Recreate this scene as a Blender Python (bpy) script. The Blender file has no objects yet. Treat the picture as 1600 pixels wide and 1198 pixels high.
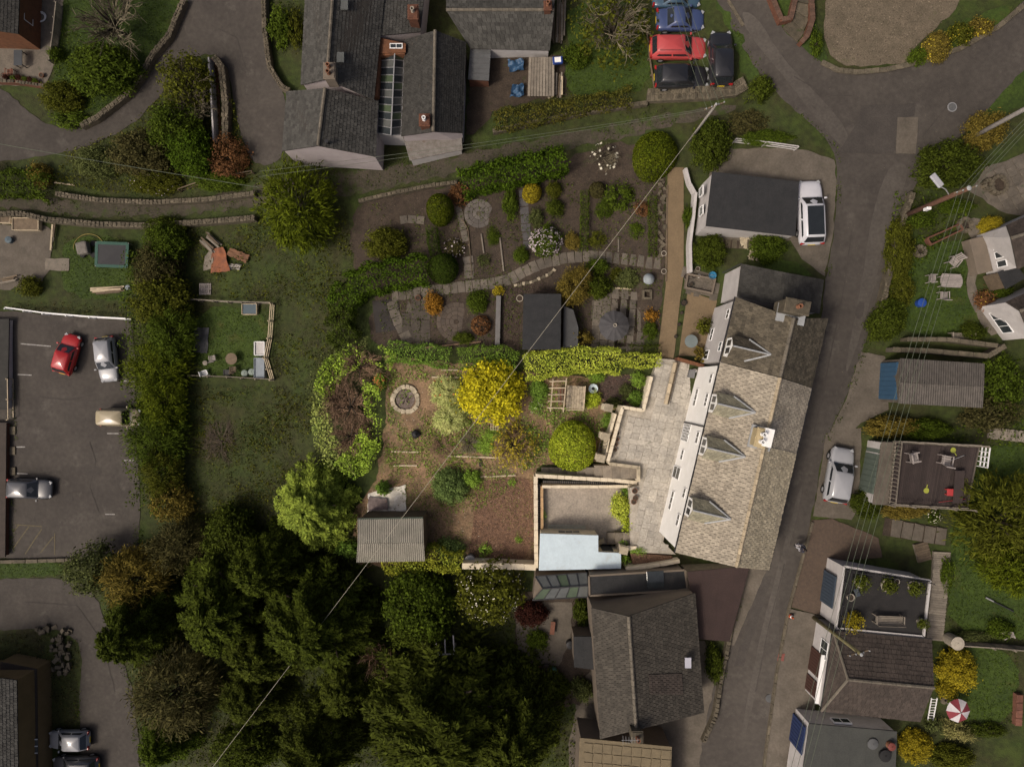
import bpy, math, random
import numpy as np
from mathutils import Vector, Matrix
random.seed(7); RNG = np.random.default_rng(7)
SC = bpy.context.scene
COL = SC.collection
R = math.radians
# ---------------------------------------------------------------- camera, sky, sun, exposure
CAM_H = 53.3                 # drone height above the cottage patio
KPX = 1.5 / 1600             # metres per photograph pixel and metre of distance (24 mm lens)
cd = bpy.data.cameras.new('camera'); cam = bpy.data.objects.new('camera', cd); COL.objects.link(cam)
cam.location = (0, 0, CAM_H); cam.rotation_euler = (0, 0, 0)
cd.lens = 24; cd.sensor_width = 36; cd.sensor_fit = 'HORIZONTAL'; cd.clip_start = .5; cd.clip_end = 2000
SC.camera = cam
SUN_AZ, SUN_EL = 238, 50     # soft sun from the lower left of the picture
world = bpy.data.worlds.new('World'); SC.world = world; world.use_nodes = True
wn = world.node_tree.nodes; wl = world.node_tree.links
sky = wn.new('ShaderNodeTexSky'); sky.sky_type = 'NISHITA'; sky.sun_disc = False
sky.sun_elevation = R(SUN_EL); sky.sun_rotation = R(SUN_AZ)
sky.air_density = .35; sky.dust_density = 7.0; sky.ozone_density = .3; sky.altitude = 100
wl.new(sky.outputs[0], wn['Background'].inputs[0]); wn['Background'].inputs[1].default_value = .10
sd = bpy.data.lights.new('sun', 'SUN'); sun = bpy.data.objects.new('sun', sd); COL.objects.link(sun)
sd.energy = 1.5; sd.angle = R(12); sd.color = (1, .89, .74)
sdir = Vector((math.sin(R(SUN_AZ)) * math.cos(R(SUN_EL)), math.cos(R(SUN_AZ)) * math.cos(R(SUN_EL)), math.sin(R(SUN_EL))))
sun.rotation_euler = sdir.to_track_quat('Z', 'Y').to_euler(); sun.location = (0, 0, 90)
vs = SC.view_settings; vs.view_transform = 'Standard'; vs.look = 'None'; vs.gamma = 1; vs.use_curve_mapping = False
vs.exposure = 0.4
# ---------------------------------------------------------------- terrain
_kx = [-200, -60, -46, -30, -22, -12, 0, 8, 10.5, 13, 17, 20, 24, 30, 45, 60, 200]
_kz = [-12, -8.0, -7.6, -7.2, -6.0, -3.6, -2.5, -1.9, -1.05, -.2, .8, 2.2, 2.6, 3.0, 4.5, 5.5, 12]
_tx = np.linspace(-200, 200, 4001); _tz = np.interp(_tx, _kx, _kz)
_kr = np.exp(-np.linspace(-2.5, 2.5, 17) ** 2); _kr /= _kr.sum()
_tz[8:-8] = np.convolve(_tz, _kr, 'same')[8:-8]
def gz(X, Y):
    return np.interp(X, _tx, _tz) + .05 * np.sin(X * .9 + 1.3 * np.sin(Y * .5)) * np.cos(Y * .7)
def P(x, y, z):
    d = KPX * (CAM_H - z)
    return Vector(((x - 800) * d, (599 - y) * d, z))
def GP(x, y, dz=0):
    z = 0.0
    for _ in range(12):
        p = P(x, y, z); z = float(gz(p.x, p.y))
    p = P(x, y, z); p.z += dz
    return p
def M_PX(z): return KPX * (CAM_H - z)          # metres per pixel at height z
# ---------------------------------------------------------------- materials: plot paler, surroundings darker, tone standing in for light
MATS = {}
def mat(name, c, c2=None, rough=.85, scale=3.0, bump=0.0, bscale=None, obj_var=0.0, isl_var=0.0, spec=.3, metal=0.0, fine=.25, coat=0.0,
        stain=None, trans=0.0):
    """procedural surface: two tones mixed by noise, fine grain, per object / per island variation, bump"""
    if name in MATS: return MATS[name]
    m = bpy.data.materials.new(name); m.use_nodes = True; n = m.node_tree.nodes; l = m.node_tree.links
    b = n['Principled BSDF']; b.inputs['Roughness'].default_value = rough; b.inputs['Metallic'].default_value = metal
    b.inputs['Specular IOR Level'].default_value = spec
    if coat: b.inputs['Coat Weight'].default_value = coat
    c2 = c2 or tuple(v * .7 for v in c)
    geo = n.new('ShaderNodeNewGeometry')
    n1 = n.new('ShaderNodeTexNoise'); n1.inputs['Scale'].default_value = scale; n1.inputs['Detail'].default_value = 6; n1.inputs['Roughness'].default_value = .65
    l.new(geo.outputs['Position'], n1.inputs['Vector'])
    rmp = n.new('ShaderNodeMapRange'); rmp.inputs[1].default_value = .34; rmp.inputs[2].default_value = .66
    l.new(n1.outputs['Fac'], rmp.inputs[0])
    mx = n.new('ShaderNodeMix'); mx.data_type = 'RGBA'; mx.inputs[6].default_value = (*c, 1); mx.inputs[7].default_value = (*c2, 1)
    l.new(rmp.outputs[0], mx.inputs[0]); out = mx.outputs[2]
    def scaled(fac, lo, hi, col):
        mr = n.new('ShaderNodeMapRange'); mr.inputs[3].default_value = lo; mr.inputs[4].default_value = hi
        l.new(fac, mr.inputs[0])
        vm = n.new('ShaderNodeVectorMath'); vm.operation = 'SCALE'; l.new(col, vm.inputs[0]); l.new(mr.outputs[0], vm.inputs['Scale'])
        return vm.outputs[0]
    if fine:
        n2 = n.new('ShaderNodeTexNoise'); n2.inputs['Scale'].default_value = scale * 9; n2.inputs['Detail'].default_value = 4
        l.new(geo.outputs['Position'], n2.inputs['Vector']); out = scaled(n2.outputs['Fac'], 1 - fine * 1.6, 1 + fine * 1.6, out)
    if stain:
        n3 = n.new('ShaderNodeTexNoise'); n3.inputs['Scale'].default_value = stain[1]; n3.inputs['Detail'].default_value = 8; n3.inputs['Roughness'].default_value = .7
        l.new(geo.outputs['Position'], n3.inputs['Vector'])
        r3 = n.new('ShaderNodeMapRange'); r3.inputs[1].default_value = stain[2]; r3.inputs[2].default_value = stain[2] + .12
        l.new(n3.outputs['Fac'], r3.inputs[0])
        m3 = n.new('ShaderNodeMix'); m3.data_type = 'RGBA'; m3.inputs[7].default_value = (*stain[0], 1)
        l.new(r3.outputs[0], m3.inputs[0]); l.new(out, m3.inputs[6]); out = m3.outputs[2]
    if obj_var:
        oi = n.new('ShaderNodeObjectInfo'); out = scaled(oi.outputs['Random'], 1 - obj_var, 1 + obj_var, out)
    if isl_var: out = scaled(geo.outputs['Random Per Island'], 1 - isl_var, 1 + isl_var, out)
    l.new(out, b.inputs['Base Color'])
    if bump:
        bp = n.new('ShaderNodeBump'); bp.inputs['Strength'].default_value = bump; bp.inputs['Distance'].default_value = .05
        nb = n.new('ShaderNodeTexNoise'); nb.inputs['Scale'].default_value = bscale or scale * 5; nb.inputs['Detail'].default_value = 5
        l.new(geo.outputs['Position'], nb.inputs['Vector'])
        l.new(nb.outputs['Fac'], bp.inputs['Height']); l.new(bp.outputs[0], b.inputs['Normal'])
    if trans:
        t = n.new('ShaderNodeBsdfTranslucent'); l.new(out, t.inputs[0]); ms = n.new('ShaderNodeMixShader'); ms.inputs[0].default_value = trans
        l.new(b.outputs[0], ms.inputs[1]); l.new(t.outputs[0], ms.inputs[2]); l.new(ms.outputs[0], n['Material Output'].inputs[0])
    MATS[name] = m
    return m
def leaf(name, c, c2=None, isl=.45, scale=1.2):
    k = 1.12 if max(c) < .11 else 1.5; isl = min(.7, isl + .12); c2 = c2 or tuple(v * .7 for v in c)  # brighter leaf colours boosted more, so the plot greenery reads as lit
    if max(c) < .11 and c[1] >= c[0]: c, c2 = [(v[0] * 1.02, v[1] * 1.0, v[2] * .45) for v in (c, c2)]
    return mat('leaf_' + name, tuple(v * k for v in c), tuple(v * k for v in c2), rough=.8, scale=scale, isl_var=isl, obj_var=.10, spec=.08, fine=0, trans=.22)
asphalt = mat('asphalt', (.062, .054, .046), (.044, .038, .033), scale=.35, fine=.22, bump=.3, bscale=14, stain=((.080, .071, .061), .5, .58))
asphalt_new = mat('asphalt_patch', (.054, .047, .041), (.040, .035, .031), scale=1.2, fine=.2, bump=.2)
concrete = mat('concrete', (.115, .098, .078), (.075, .064, .050), scale=.8, fine=.2, bump=.25, stain=((.07, .065, .045), .9, .60))
concrete_pale = mat('concrete_pale', (.42, .38, .32), (.27, .245, .20), scale=1.1, fine=.22, bump=.25, stain=((.17, .155, .125), .7, .58))
paving = mat('paving', (.42, .385, .325), (.29, .27, .235), scale=.7, fine=.3, obj_var=.13, bump=.25, stain=((.19, .18, .14), .8, .60))
paving_dim = mat('paving_dim', (.135, .115, .092), (.085, .074, .06), scale=1.5, fine=.25, obj_var=.18, bump=.25, stain=((.05, .06, .03), 1.3, .60))  # mossy paving, its colour darkened to imitate dimmer surroundings
resin = mat('resin_path', (.15, .108, .062), (.12, .087, .05), scale=1.0, fine=.15, bump=.2)
gravel_m = mat('gravel', (.125, .10, .070), (.085, .07, .047), scale=1.4, fine=.45, bump=.4, stain=((.07, .075, .03), .6, .60))
soil = mat('soil', (.055, .04, .028), (.03, .022, .016), scale=1.6, fine=.5, bump=.6, stain=((.035, .042, .014), .7, .60))
soil_plot = mat('soil_plot', (.25, .16, .092), (.115, .078, .045), scale=.9, fine=.5, bump=.6, stain=((.08, .10, .028), .8, .54))  # soil colour brightened to imitate light on the plot
mulch = mat('mulch', (.19, .11, .068), (.085, .05, .034), scale=4, fine=.6, bump=.7)
mulch_dark = mat('mulch_dark', (.075, .05, .04), (.035, .025, .02), scale=5, fine=.6, bump=.7)
grass_m = mat('lawn', (.038, .062, .007), (.024, .042, .006), scale=.5, fine=.45, bump=.5, bscale=18, stain=((.058, .062, .013), .35, .60))
meadow = mat('meadow', (.027, .042, .006), (.030, .029, .009), scale=.28, fine=.5, bump=.7, bscale=10, stain=((.040, .056, .009), .5, .54))
slate = mat('roof_slate', (.062, .060, .054), (.042, .041, .037), scale=1.6, fine=.25, isl_var=.28, bump=.2, stain=((.10, .096, .085), 2.2, .66))
slate_dk = mat('roof_slate_dark', (.042, .040, .036), (.029, .028, .025), scale=2, fine=.25, isl_var=.25, bump=.2, stain=((.12, .115, .10), 3, .68))
tile_stone = mat('roof_stone_tile', (.33, .29, .225), (.235, .205, .16), scale=.9, fine=.35, isl_var=.16, bump=.3, stain=((.44, .40, .32), 6, .60))
tile_lichen = mat('roof_lichen_tile', (.44, .38, .265), (.33, .285, .20), scale=1.0, fine=.35, isl_var=.16, bump=.3, stain=((.56, .46, .27), 3, .62))
tile_dormer = mat('roof_dormer_tile', (.27, .25, .175), (.19, .18, .13), scale=1.4, fine=.3, isl_var=.2, bump=.2, stain=((.33, .31, .25), 3, .62))
underlay = mat('roof_underlay', (.05, .045, .038), (.035, .03, .026), scale=3, fine=.2)
tile_mossy = mat('roof_mossy_tile', (.095, .080, .056), (.062, .053, .038), scale=1.4, fine=.3, isl_var=.32, bump=.3, stain=((.20, .175, .13), 3.2, .63))  # mossy brown, also darkened to stand for dimmer surroundings
tile_brown = mat('roof_brown_tile', (.060, .047, .039), (.045, .036, .030), scale=1.6, fine=.25, isl_var=.2, bump=.2, stain=((.14, .115, .095), 3, .66))
tile_grey = mat('roof_grey_tile', (.058, .051, .041), (.041, .036, .029), scale=1.6, fine=.28, isl_var=.25, bump=.2, stain=((.17, .15, .12), 4, .70))
ridge_m = mat('ridge_mortar', (.40, .33, .22), (.28, .23, .16), scale=3, isl_var=.15, bump=.2)
ridge_dk = mat('ridge_dark', (.15, .13, .10), (.10, .088, .07), scale=3, isl_var=.15, bump=.2)
felt = mat('roof_felt', (.028, .028, .029), (.020, .021, .022), scale=1.5, fine=.2, bump=.2, stain=((.045, .043, .040), .8, .60))
felt_br = mat('roof_felt_maroon', (.042, .026, .023), (.033, .021, .019), scale=1.2, fine=.2, bump=.2)
zinc = mat('sheet_metal', (.105, .107, .108), (.075, .077, .078), rough=.5, scale=1.5, fine=.12, stain=((.13, .12, .10), 1.0, .62))
fibre = mat('fibre_cement', (.10, .089, .078), (.062, .056, .049), scale=2.5, fine=.35, bump=.4, stain=((.22, .205, .18), 4, .66))
fibre_shed = mat('shed_sheet', (.24, .225, .185), (.18, .17, .14), scale=1.2, fine=.2, bump=.2, stain=((.15, .15, .10), .8, .6))
blue_roof = mat('pale_blue_grp', (.51, .61, .66), (.44, .53, .58), rough=.45, scale=.9, fine=.08, stain=((.42, .48, .49), .9, .57))
white = mat('white_render', (.84, .83, .80), (.76, .75, .71), rough=.8, scale=1.0, fine=.05, stain=((.62, .60, .54), .7, .66))
white_dim = mat('dimmed_white_render', (.46, .44, .425), (.38, .36, .35), scale=1.0, fine=.08, stain=((.33, .30, .26), .8, .62))  # stained white render, darkened in colour to imitate dimmer surroundings
pink = mat('pale_pink_render', (.41, .365, .365), (.35, .31, .31), scale=1.0, fine=.06, stain=((.30, .27, .26), .9, .64))
cream = mat('cream_masonry', (.66, .58, .44), (.54, .47, .35), scale=1.5, fine=.12, stain=((.36, .31, .23), 1.2, .61))
tan = mat('tan_render', (.16, .13, .10), (.13, .107, .083), scale=1.2, fine=.1, stain=((.12, .10, .08), .8, .62))
ochre_pale = mat('ochre_stone', (.42, .34, .20), (.32, .26, .15), scale=2, fine=.2)
ochre = mat('ochre_render', (.20, .135, .062), (.16, .11, .05), scale=1.2, fine=.1)
brick = mat('brick', (.13, .055, .032), (.085, .038, .024), scale=3, fine=.4, bump=.3, isl_var=.2)
brick_or = mat('brick_orange', (.17, .072, .034), (.11, .05, .026), scale=3, fine=.35, isl_var=.2)
stone = mat('stone', (.12, .10, .070), (.065, .056, .039), scale=2.5, fine=.35, isl_var=.3, obj_var=.2, bump=.4, stain=((.06, .07, .03), 1.5, .60))
stone_pale = mat('stone_pale', (.42, .36, .26), (.28, .24, .17), scale=2.5, fine=.3, isl_var=.25, obj_var=.18, bump=.4)
timber = mat('timber', (.14, .105, .070), (.09, .068, .046), scale=3, fine=.3, obj_var=.25, isl_var=.2)
timber_pale = mat('timber_pale', (.50, .41, .28), (.36, .30, .21), scale=3, fine=.25, obj_var=.15, isl_var=.15)
timber_grey = mat('timber_grey', (.22, .19, .15), (.15, .13, .105), scale=3, fine=.3, obj_var=.2, isl_var=.2)
timber_red = mat('timber_red', (.16, .07, .045), (.11, .05, .034), scale=3, fine=.3, obj_var=.2)
deck_m = mat('deck_brown', (.042, .031, .028), (.032, .024, .022), scale=2, fine=.25, isl_var=.2)
deck_bk = mat('deck_black', (.026, .024, .023), (.018, .017, .017), scale=2, fine=.3, isl_var=.2)
rust = mat('rusty_sheet', (.26, .095, .045), (.15, .065, .04), scale=2, fine=.3)
glass = mat('window_glass', (.035, .042, .045), (.025, .03, .033), rough=.08, spec=.6, scale=2, fine=0)
glass_pale = mat('roof_glass', (.10, .105, .10), (.075, .08, .075), rough=.12, spec=.6, scale=1.5, fine=.05)
glass_gr = mat('roof_glass_green', (.075, .10, .06), (.055, .075, .045), rough=.15, spec=.6, scale=1.5, fine=.05)
upvc = mat('white_frame', (.78, .78, .77), (.72, .72, .71), rough=.4, scale=3, fine=.02)
lead = mat('lead_flashing', (.32, .33, .335), (.25, .26, .265), rough=.5, scale=3, fine=.1)
dark_metal = mat('dark_metal', (.03, .03, .032), (.02, .02, .022), rough=.4, scale=4, fine=.05)
galv = mat('galvanised', (.34, .34, .34), (.27, .27, .27), rough=.4, metal=.4, scale=4, fine=.05)
rubber = mat('rubber', (.018, .018, .018), (.014, .014, .014), rough=.8, scale=5, fine=.1)
black_pl = mat('black_plastic', (.022, .022, .024), (.016, .016, .018), rough=.5, scale=4, fine=.05)
bark = mat('bark', (.06, .046, .033), (.036, .028, .02), scale=6, fine=.4, bump=.4)
twig = mat('twig', (.27, .175, .11), (.15, .095, .062), scale=5, fine=.2, isl_var=.35)
twig_pale = mat('twig_pale', (.19, .165, .11), (.125, .105, .07), scale=5, fine=.2, isl_var=.35)
terracotta = mat('terracotta', (.20, .09, .05), (.15, .068, .038), scale=5, fine=.15, obj_var=.2)
pale_pot = mat('pale_pot', (.36, .32, .26), (.28, .25, .20), scale=5, fine=.15, obj_var=.15)
line_white = mat('road_paint', (.34, .33, .31), (.16, .15, .14), scale=6, fine=.3)
line_yel = mat('yellow_road_paint', (.12, .10, .055), (.07, .06, .04), scale=6, fine=.3)
def paint(name, c, rough=.28): return mat('paint_' + name, c, tuple(v * .92 for v in c), rough=rough, spec=.5, scale=1.5, fine=0, coat=.6)
def plain(name, c, rough=.6): return mat(name, c, tuple(v * .85 for v in c), rough=rough, scale=4, fine=.06)
# ---------------------------------------------------------------- mesh builder and scene helpers
def unroot(o):
    v = Vector((0, 0, 0))
    while o is not None: v += Vector(o.location); o = o.parent
    return v
class MB:
    def __init__(s): s.v = []; s.f = []
    def add(s, vs_, fs):
        o = len(s.v); s.v += [tuple(a) for a in vs_]; s.f += [tuple(i + o for i in q) for q in fs]; return s
    def box(s, c, d, rz=0.0, tilt=None):
        x, y, z = d[0] / 2, d[1] / 2, d[2] / 2; ca, sa = math.cos(rz), math.sin(rz); vv = []
        for k in (-z, z):
            for (i, j) in ((-x, -y), (x, -y), (x, y), (-x, y)):
                vv.append((c[0] + i * ca - j * sa, c[1] + i * sa + j * ca, c[2] + k))
        return s.add(vv, [(3, 2, 1, 0), (4, 5, 6, 7), (0, 1, 5, 4), (1, 2, 6, 5), (2, 3, 7, 6), (3, 0, 4, 7)])
    def hexa(s, b, t):
        n = len(b)
        return s.add(list(b) + list(t), [tuple(range(n - 1, -1, -1)), tuple(range(n, 2 * n))] + [(i, (i + 1) % n, n + (i + 1) % n, n + i) for i in range(n)])
    def prism(s, poly, z0, z1):
        if sum(poly[i][0] * poly[(i + 1) % len(poly)][1] - poly[(i + 1) % len(poly)][0] * poly[i][1] for i in range(len(poly))) < 0: poly = poly[::-1]
        return s.hexa([(p[0], p[1], z0) for p in poly], [(p[0], p[1], z1) for p in poly])
    def bar(s, a, b, w, h):
        a = Vector(a); b = Vector(b); d = (b - a).normalized(); up = Vector((0, 0, 1))
        if abs(d.z) > .98: up = Vector((1, 0, 0))
        sd_ = d.cross(up).normalized() * (w / 2); u = sd_.cross(d).normalized() * (h / 2)
        return s.hexa([a - sd_ - u, a + sd_ - u, a + sd_ + u, a - sd_ + u], [b - sd_ - u, b + sd_ - u, b + sd_ + u, b - sd_ + u])
    def tube(s, pts, rad, n=6, cap=True):
        pts = [Vector(p) for p in pts]; rs = rad if isinstance(rad, (list, tuple)) else [rad] * len(pts); o = len(s.v)
        for i, p in enumerate(pts):
            d = (pts[min(i + 1, len(pts) - 1)] - pts[max(i - 1, 0)]).normalized(); up = Vector((0, 0, 1)) if abs(d.z) < .95 else Vector((1, 0, 0))
            a = d.cross(up).normalized(); b = a.cross(d)
            for k in range(n): t = 2 * math.pi * k / n; s.v.append(tuple(p + (a * math.cos(t) + b * math.sin(t)) * rs[i]))
        for i in range(len(pts) - 1):
            for k in range(n): s.f.append((o + i * n + k, o + i * n + (k + 1) % n, o + (i + 1) * n + (k + 1) % n, o + (i + 1) * n + k))
        if cap: s.f.append(tuple(o + k for k in range(n - 1, -1, -1))); s.f.append(tuple(o + (len(pts) - 1) * n + k for k in range(n)))
        return s
    def lathe(s, c, prof, n=14, cap=True):
        o = len(s.v)
        for (r, z) in prof:
            for k in range(n): t = 2 * math.pi * k / n; s.v.append((c[0] + r * math.cos(t), c[1] + r * math.sin(t), c[2] + z))
        for i in range(len(prof) - 1):
            for k in range(n): s.f.append((o + i * n + k, o + i * n + (k + 1) % n, o + (i + 1) * n + (k + 1) % n, o + (i + 1) * n + k))
        if cap: s.f.append(tuple(o + k for k in range(n - 1, -1, -1))); s.f.append(tuple(o + (len(prof) - 1) * n + k for k in range(n)))
        return s
    def build(s, name, m, parent=None, w=True, smooth=False, bevel=0, kind=None):
        org = unroot(parent) if (w and parent is not None) else Vector((0, 0, 0))
        me = bpy.data.meshes.new(name); me.from_pydata([(a[0] - org.x, a[1] - org.y, a[2] - org.z) for a in s.v], [], s.f); me.update()
        if smooth: me.shade_smooth()
        o = bpy.data.objects.new(name, me); COL.objects.link(o)
        if m: me.materials.append(m)
        if parent is not None: o.parent = parent
        if bevel: bv = o.modifiers.new('bevel', 'BEVEL'); bv.width = bevel; bv.segments = 2; bv.limit_method = 'ANGLE'
        if kind: o['kind'] = kind
        return o
def tag(o, label, cat, group=None):
    o['label'] = label; o['category'] = cat
    if group: o['group'] = group
    return o
def thing(name, label, cat, loc=(0, 0, 0), rz=0.0, group=None):
    o = bpy.data.objects.new(name, None); COL.objects.link(o); o.location = loc; o.rotation_euler.z = rz; o.empty_display_size = .2
    return tag(o, label, cat, group)
def struct(o): o['kind'] = 'structure'; return o
def inst(name, me, m, parent, loc, scale=(1, 1, 1), rot=(0, 0, 0), w=True):
    o = bpy.data.objects.new(name, me); COL.objects.link(o)
    org = unroot(parent) if (w and parent is not None) else Vector((0, 0, 0))
    o.location = Vector(loc) - org; o.scale = scale; o.rotation_euler = rot
    if parent is not None: o.parent = parent
    if m is not None:
        if not me.materials: me.materials.append(m)
        if me.materials[0] is not m: o.material_slots[0].link = 'OBJECT'; o.material_slots[0].material = m
    return o
def copy_tree(o, parent=None):
    c = o.copy(); COL.objects.link(c); c.parent = parent
    for ch in list(o.children): copy_tree(ch, c)
    return c
def unit_slab(seed, jit=.04):
    """a unit paving stone with eased top edges and slightly uneven outline, 22 faces"""
    r = random.Random(seed); b = MB(); j = lambda: r.uniform(-jit, jit)
    base = [(-.5 + j(), -.5 + j()), (.5 + j(), -.5 + j()), (.5 + j(), .5 + j()), (-.5 + j(), .5 + j())]
    b.v = [(x, y, -.5) for x, y in base] + [(x, y, .3) for x, y in base] + [(x * .95, y * .95, .5) for x, y in base]
    b.f = [(3, 2, 1, 0), (8, 9, 10, 11)]
    for k in range(4):
        n = (k + 1) % 4; b.f += [(k, n, 4 + n, 4 + k), (4 + k, 4 + n, 8 + n, 8 + k)]
    me = bpy.data.meshes.new('paving_stone'); me.from_pydata(b.v, [], b.f); me.update(); return me
SLABS = [unit_slab(i) for i in range(6)]
ROCKS = [unit_slab(30 + i, .16) for i in range(6)]
def inpoly(px, py, poly):
    px = np.asarray(px); py = np.asarray(py); r = np.zeros(px.shape, bool); n = len(poly)
    for i in range(n):
        x0, y0 = poly[i][0], poly[i][1]; x1, y1 = poly[(i + 1) % n][0], poly[(i + 1) % n][1]
        if y0 == y1: continue
        c = ((y0 > py) != (y1 > py)) & (px < (x1 - x0) * (py - y0) / (y1 - y0) + x0); r ^= c
    return r
def smooth_poly(pts, it=1, closed=True):
    for _ in range(it):
        o = []; n = len(pts)
        for i in range(n if closed else n - 1):
            a = pts[i]; b = pts[(i + 1) % n]
            o += [(a[0] * .75 + b[0] * .25, a[1] * .75 + b[1] * .25), (a[0] * .25 + b[0] * .75, a[1] * .25 + b[1] * .75)]
        pts = o if closed else [pts[0]] + o + [pts[-1]]
    return pts
def ragged(poly, amp, step=.5, seed=1):
    r = random.Random(seed); o = []
    for i in range(len(poly)):
        a = poly[i]; b = poly[(i + 1) % len(poly)]; L = math.hypot(b[0] - a[0], b[1] - a[1]); n = max(1, int(L / step))
        for k in range(n):
            t = k / n; j = amp if k else amp * .4
            o.append((a[0] + (b[0] - a[0]) * t + r.uniform(-j, j), a[1] + (b[1] - a[1]) * t + r.uniform(-j, j)))
    return o
def _clip(poly, ax, v, keep):
    o = []; n = len(poly)
    for i in range(n):
        a = poly[i]; b = poly[(i + 1) % n]; ia = (a[ax] - v) * keep >= 0; ib = (b[ax] - v) * keep >= 0
        if ia: o.append(a)
        if ia != ib:
            t = (v - a[ax]) / (b[ax] - a[ax]); o.append((a[0] + (b[0] - a[0]) * t, a[1] + (b[1] - a[1]) * t))
    return o
def drape(poly, off, cell=1.0):
    """a closed outline laid over the terrain: cut into cells, each corner at ground height + off"""
    b = MB(); xs = [p[0] for p in poly]; ys = [p[1] for p in poly]
    for i in range(math.floor(min(xs) / cell), math.ceil(max(xs) / cell)):
        c = _clip(_clip(poly, 0, i * cell, 1), 0, (i + 1) * cell, -1)
        if len(c) < 3: continue
        cy = [p[1] for p in c]
        for j in range(math.floor(min(cy) / cell), math.ceil(max(cy) / cell)):
            q = _clip(_clip(c, 1, j * cell, 1), 1, (j + 1) * cell, -1)
            if len(q) < 3: continue
            ar = sum(q[k][0] * q[(k + 1) % len(q)][1] - q[(k + 1) % len(q)][0] * q[k][1] for k in range(len(q)))
            if abs(ar) < 1e-4: continue
            if ar < 0: q = q[::-1]
            o = len(b.v); b.v += [(p[0], p[1], float(gz(p[0], p[1])) + off) for p in q]; b.f.append(tuple(range(o, o + len(q))))
    return b
def wpoly(pts): return [tuple(GP(x, y)[:2]) for x, y in pts]
def zone(name, pts, m, off=.03, rag=.12, sm=1, seed=1, kind='structure'):
    p = wpoly(pts)
    if sm: p = smooth_poly(p, sm)
    if rag: p = ragged(p, rag, .45, seed)
    o = drape(p, off).build(name, m); o['kind'] = kind
    return o
# ---------------------------------------------------------------- leaves and plants
def quads_mesh(name, V):
    n = len(V) // 4; me = bpy.data.meshes.new(name)
    me.vertices.add(4 * n); me.vertices.foreach_set('co', np.ascontiguousarray(V, np.float32).ravel())
    me.loops.add(4 * n); me.loops.foreach_set('vertex_index', np.arange(4 * n, dtype=np.int32))
    me.polygons.add(n); me.polygons.foreach_set('loop_start', np.arange(0, 4 * n, 4, dtype=np.int32))
    me.update(calc_edges=True); me.validate(); return me
def norm(a): return a / np.maximum(np.linalg.norm(a, axis=1, keepdims=True), 1e-6)
def leaf_quads(rng, pos, size, nrm, aspect=.6, along=None, tilt=.7):
    n = len(pos); N = norm(nrm + rng.normal(0, tilt, (n, 3))); T = rng.normal(0, 1, (n, 3)) if along is None else along + rng.normal(0, .25, (n, 3))
    T = norm(T - N * (T * N).sum(1, keepdims=True)); B = np.cross(N, T); s = np.asarray(size).reshape(-1, 1)
    V = np.empty((n, 4, 3)); V[:, 0] = pos - T * s; V[:, 1] = pos + B * s * aspect; V[:, 2] = pos + T * s; V[:, 3] = pos - B * s * aspect
    return V.reshape(-1, 3)
def lumps(rng, D, k=7, amp=.16):
    r = np.ones(len(D))
    for _ in range(k):
        c = norm(rng.normal(0, 1, (1, 3))); r += amp * rng.uniform(-1, 1) * np.exp((D @ c[0] - 1) * rng.uniform(2, 7))
    return r
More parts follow.
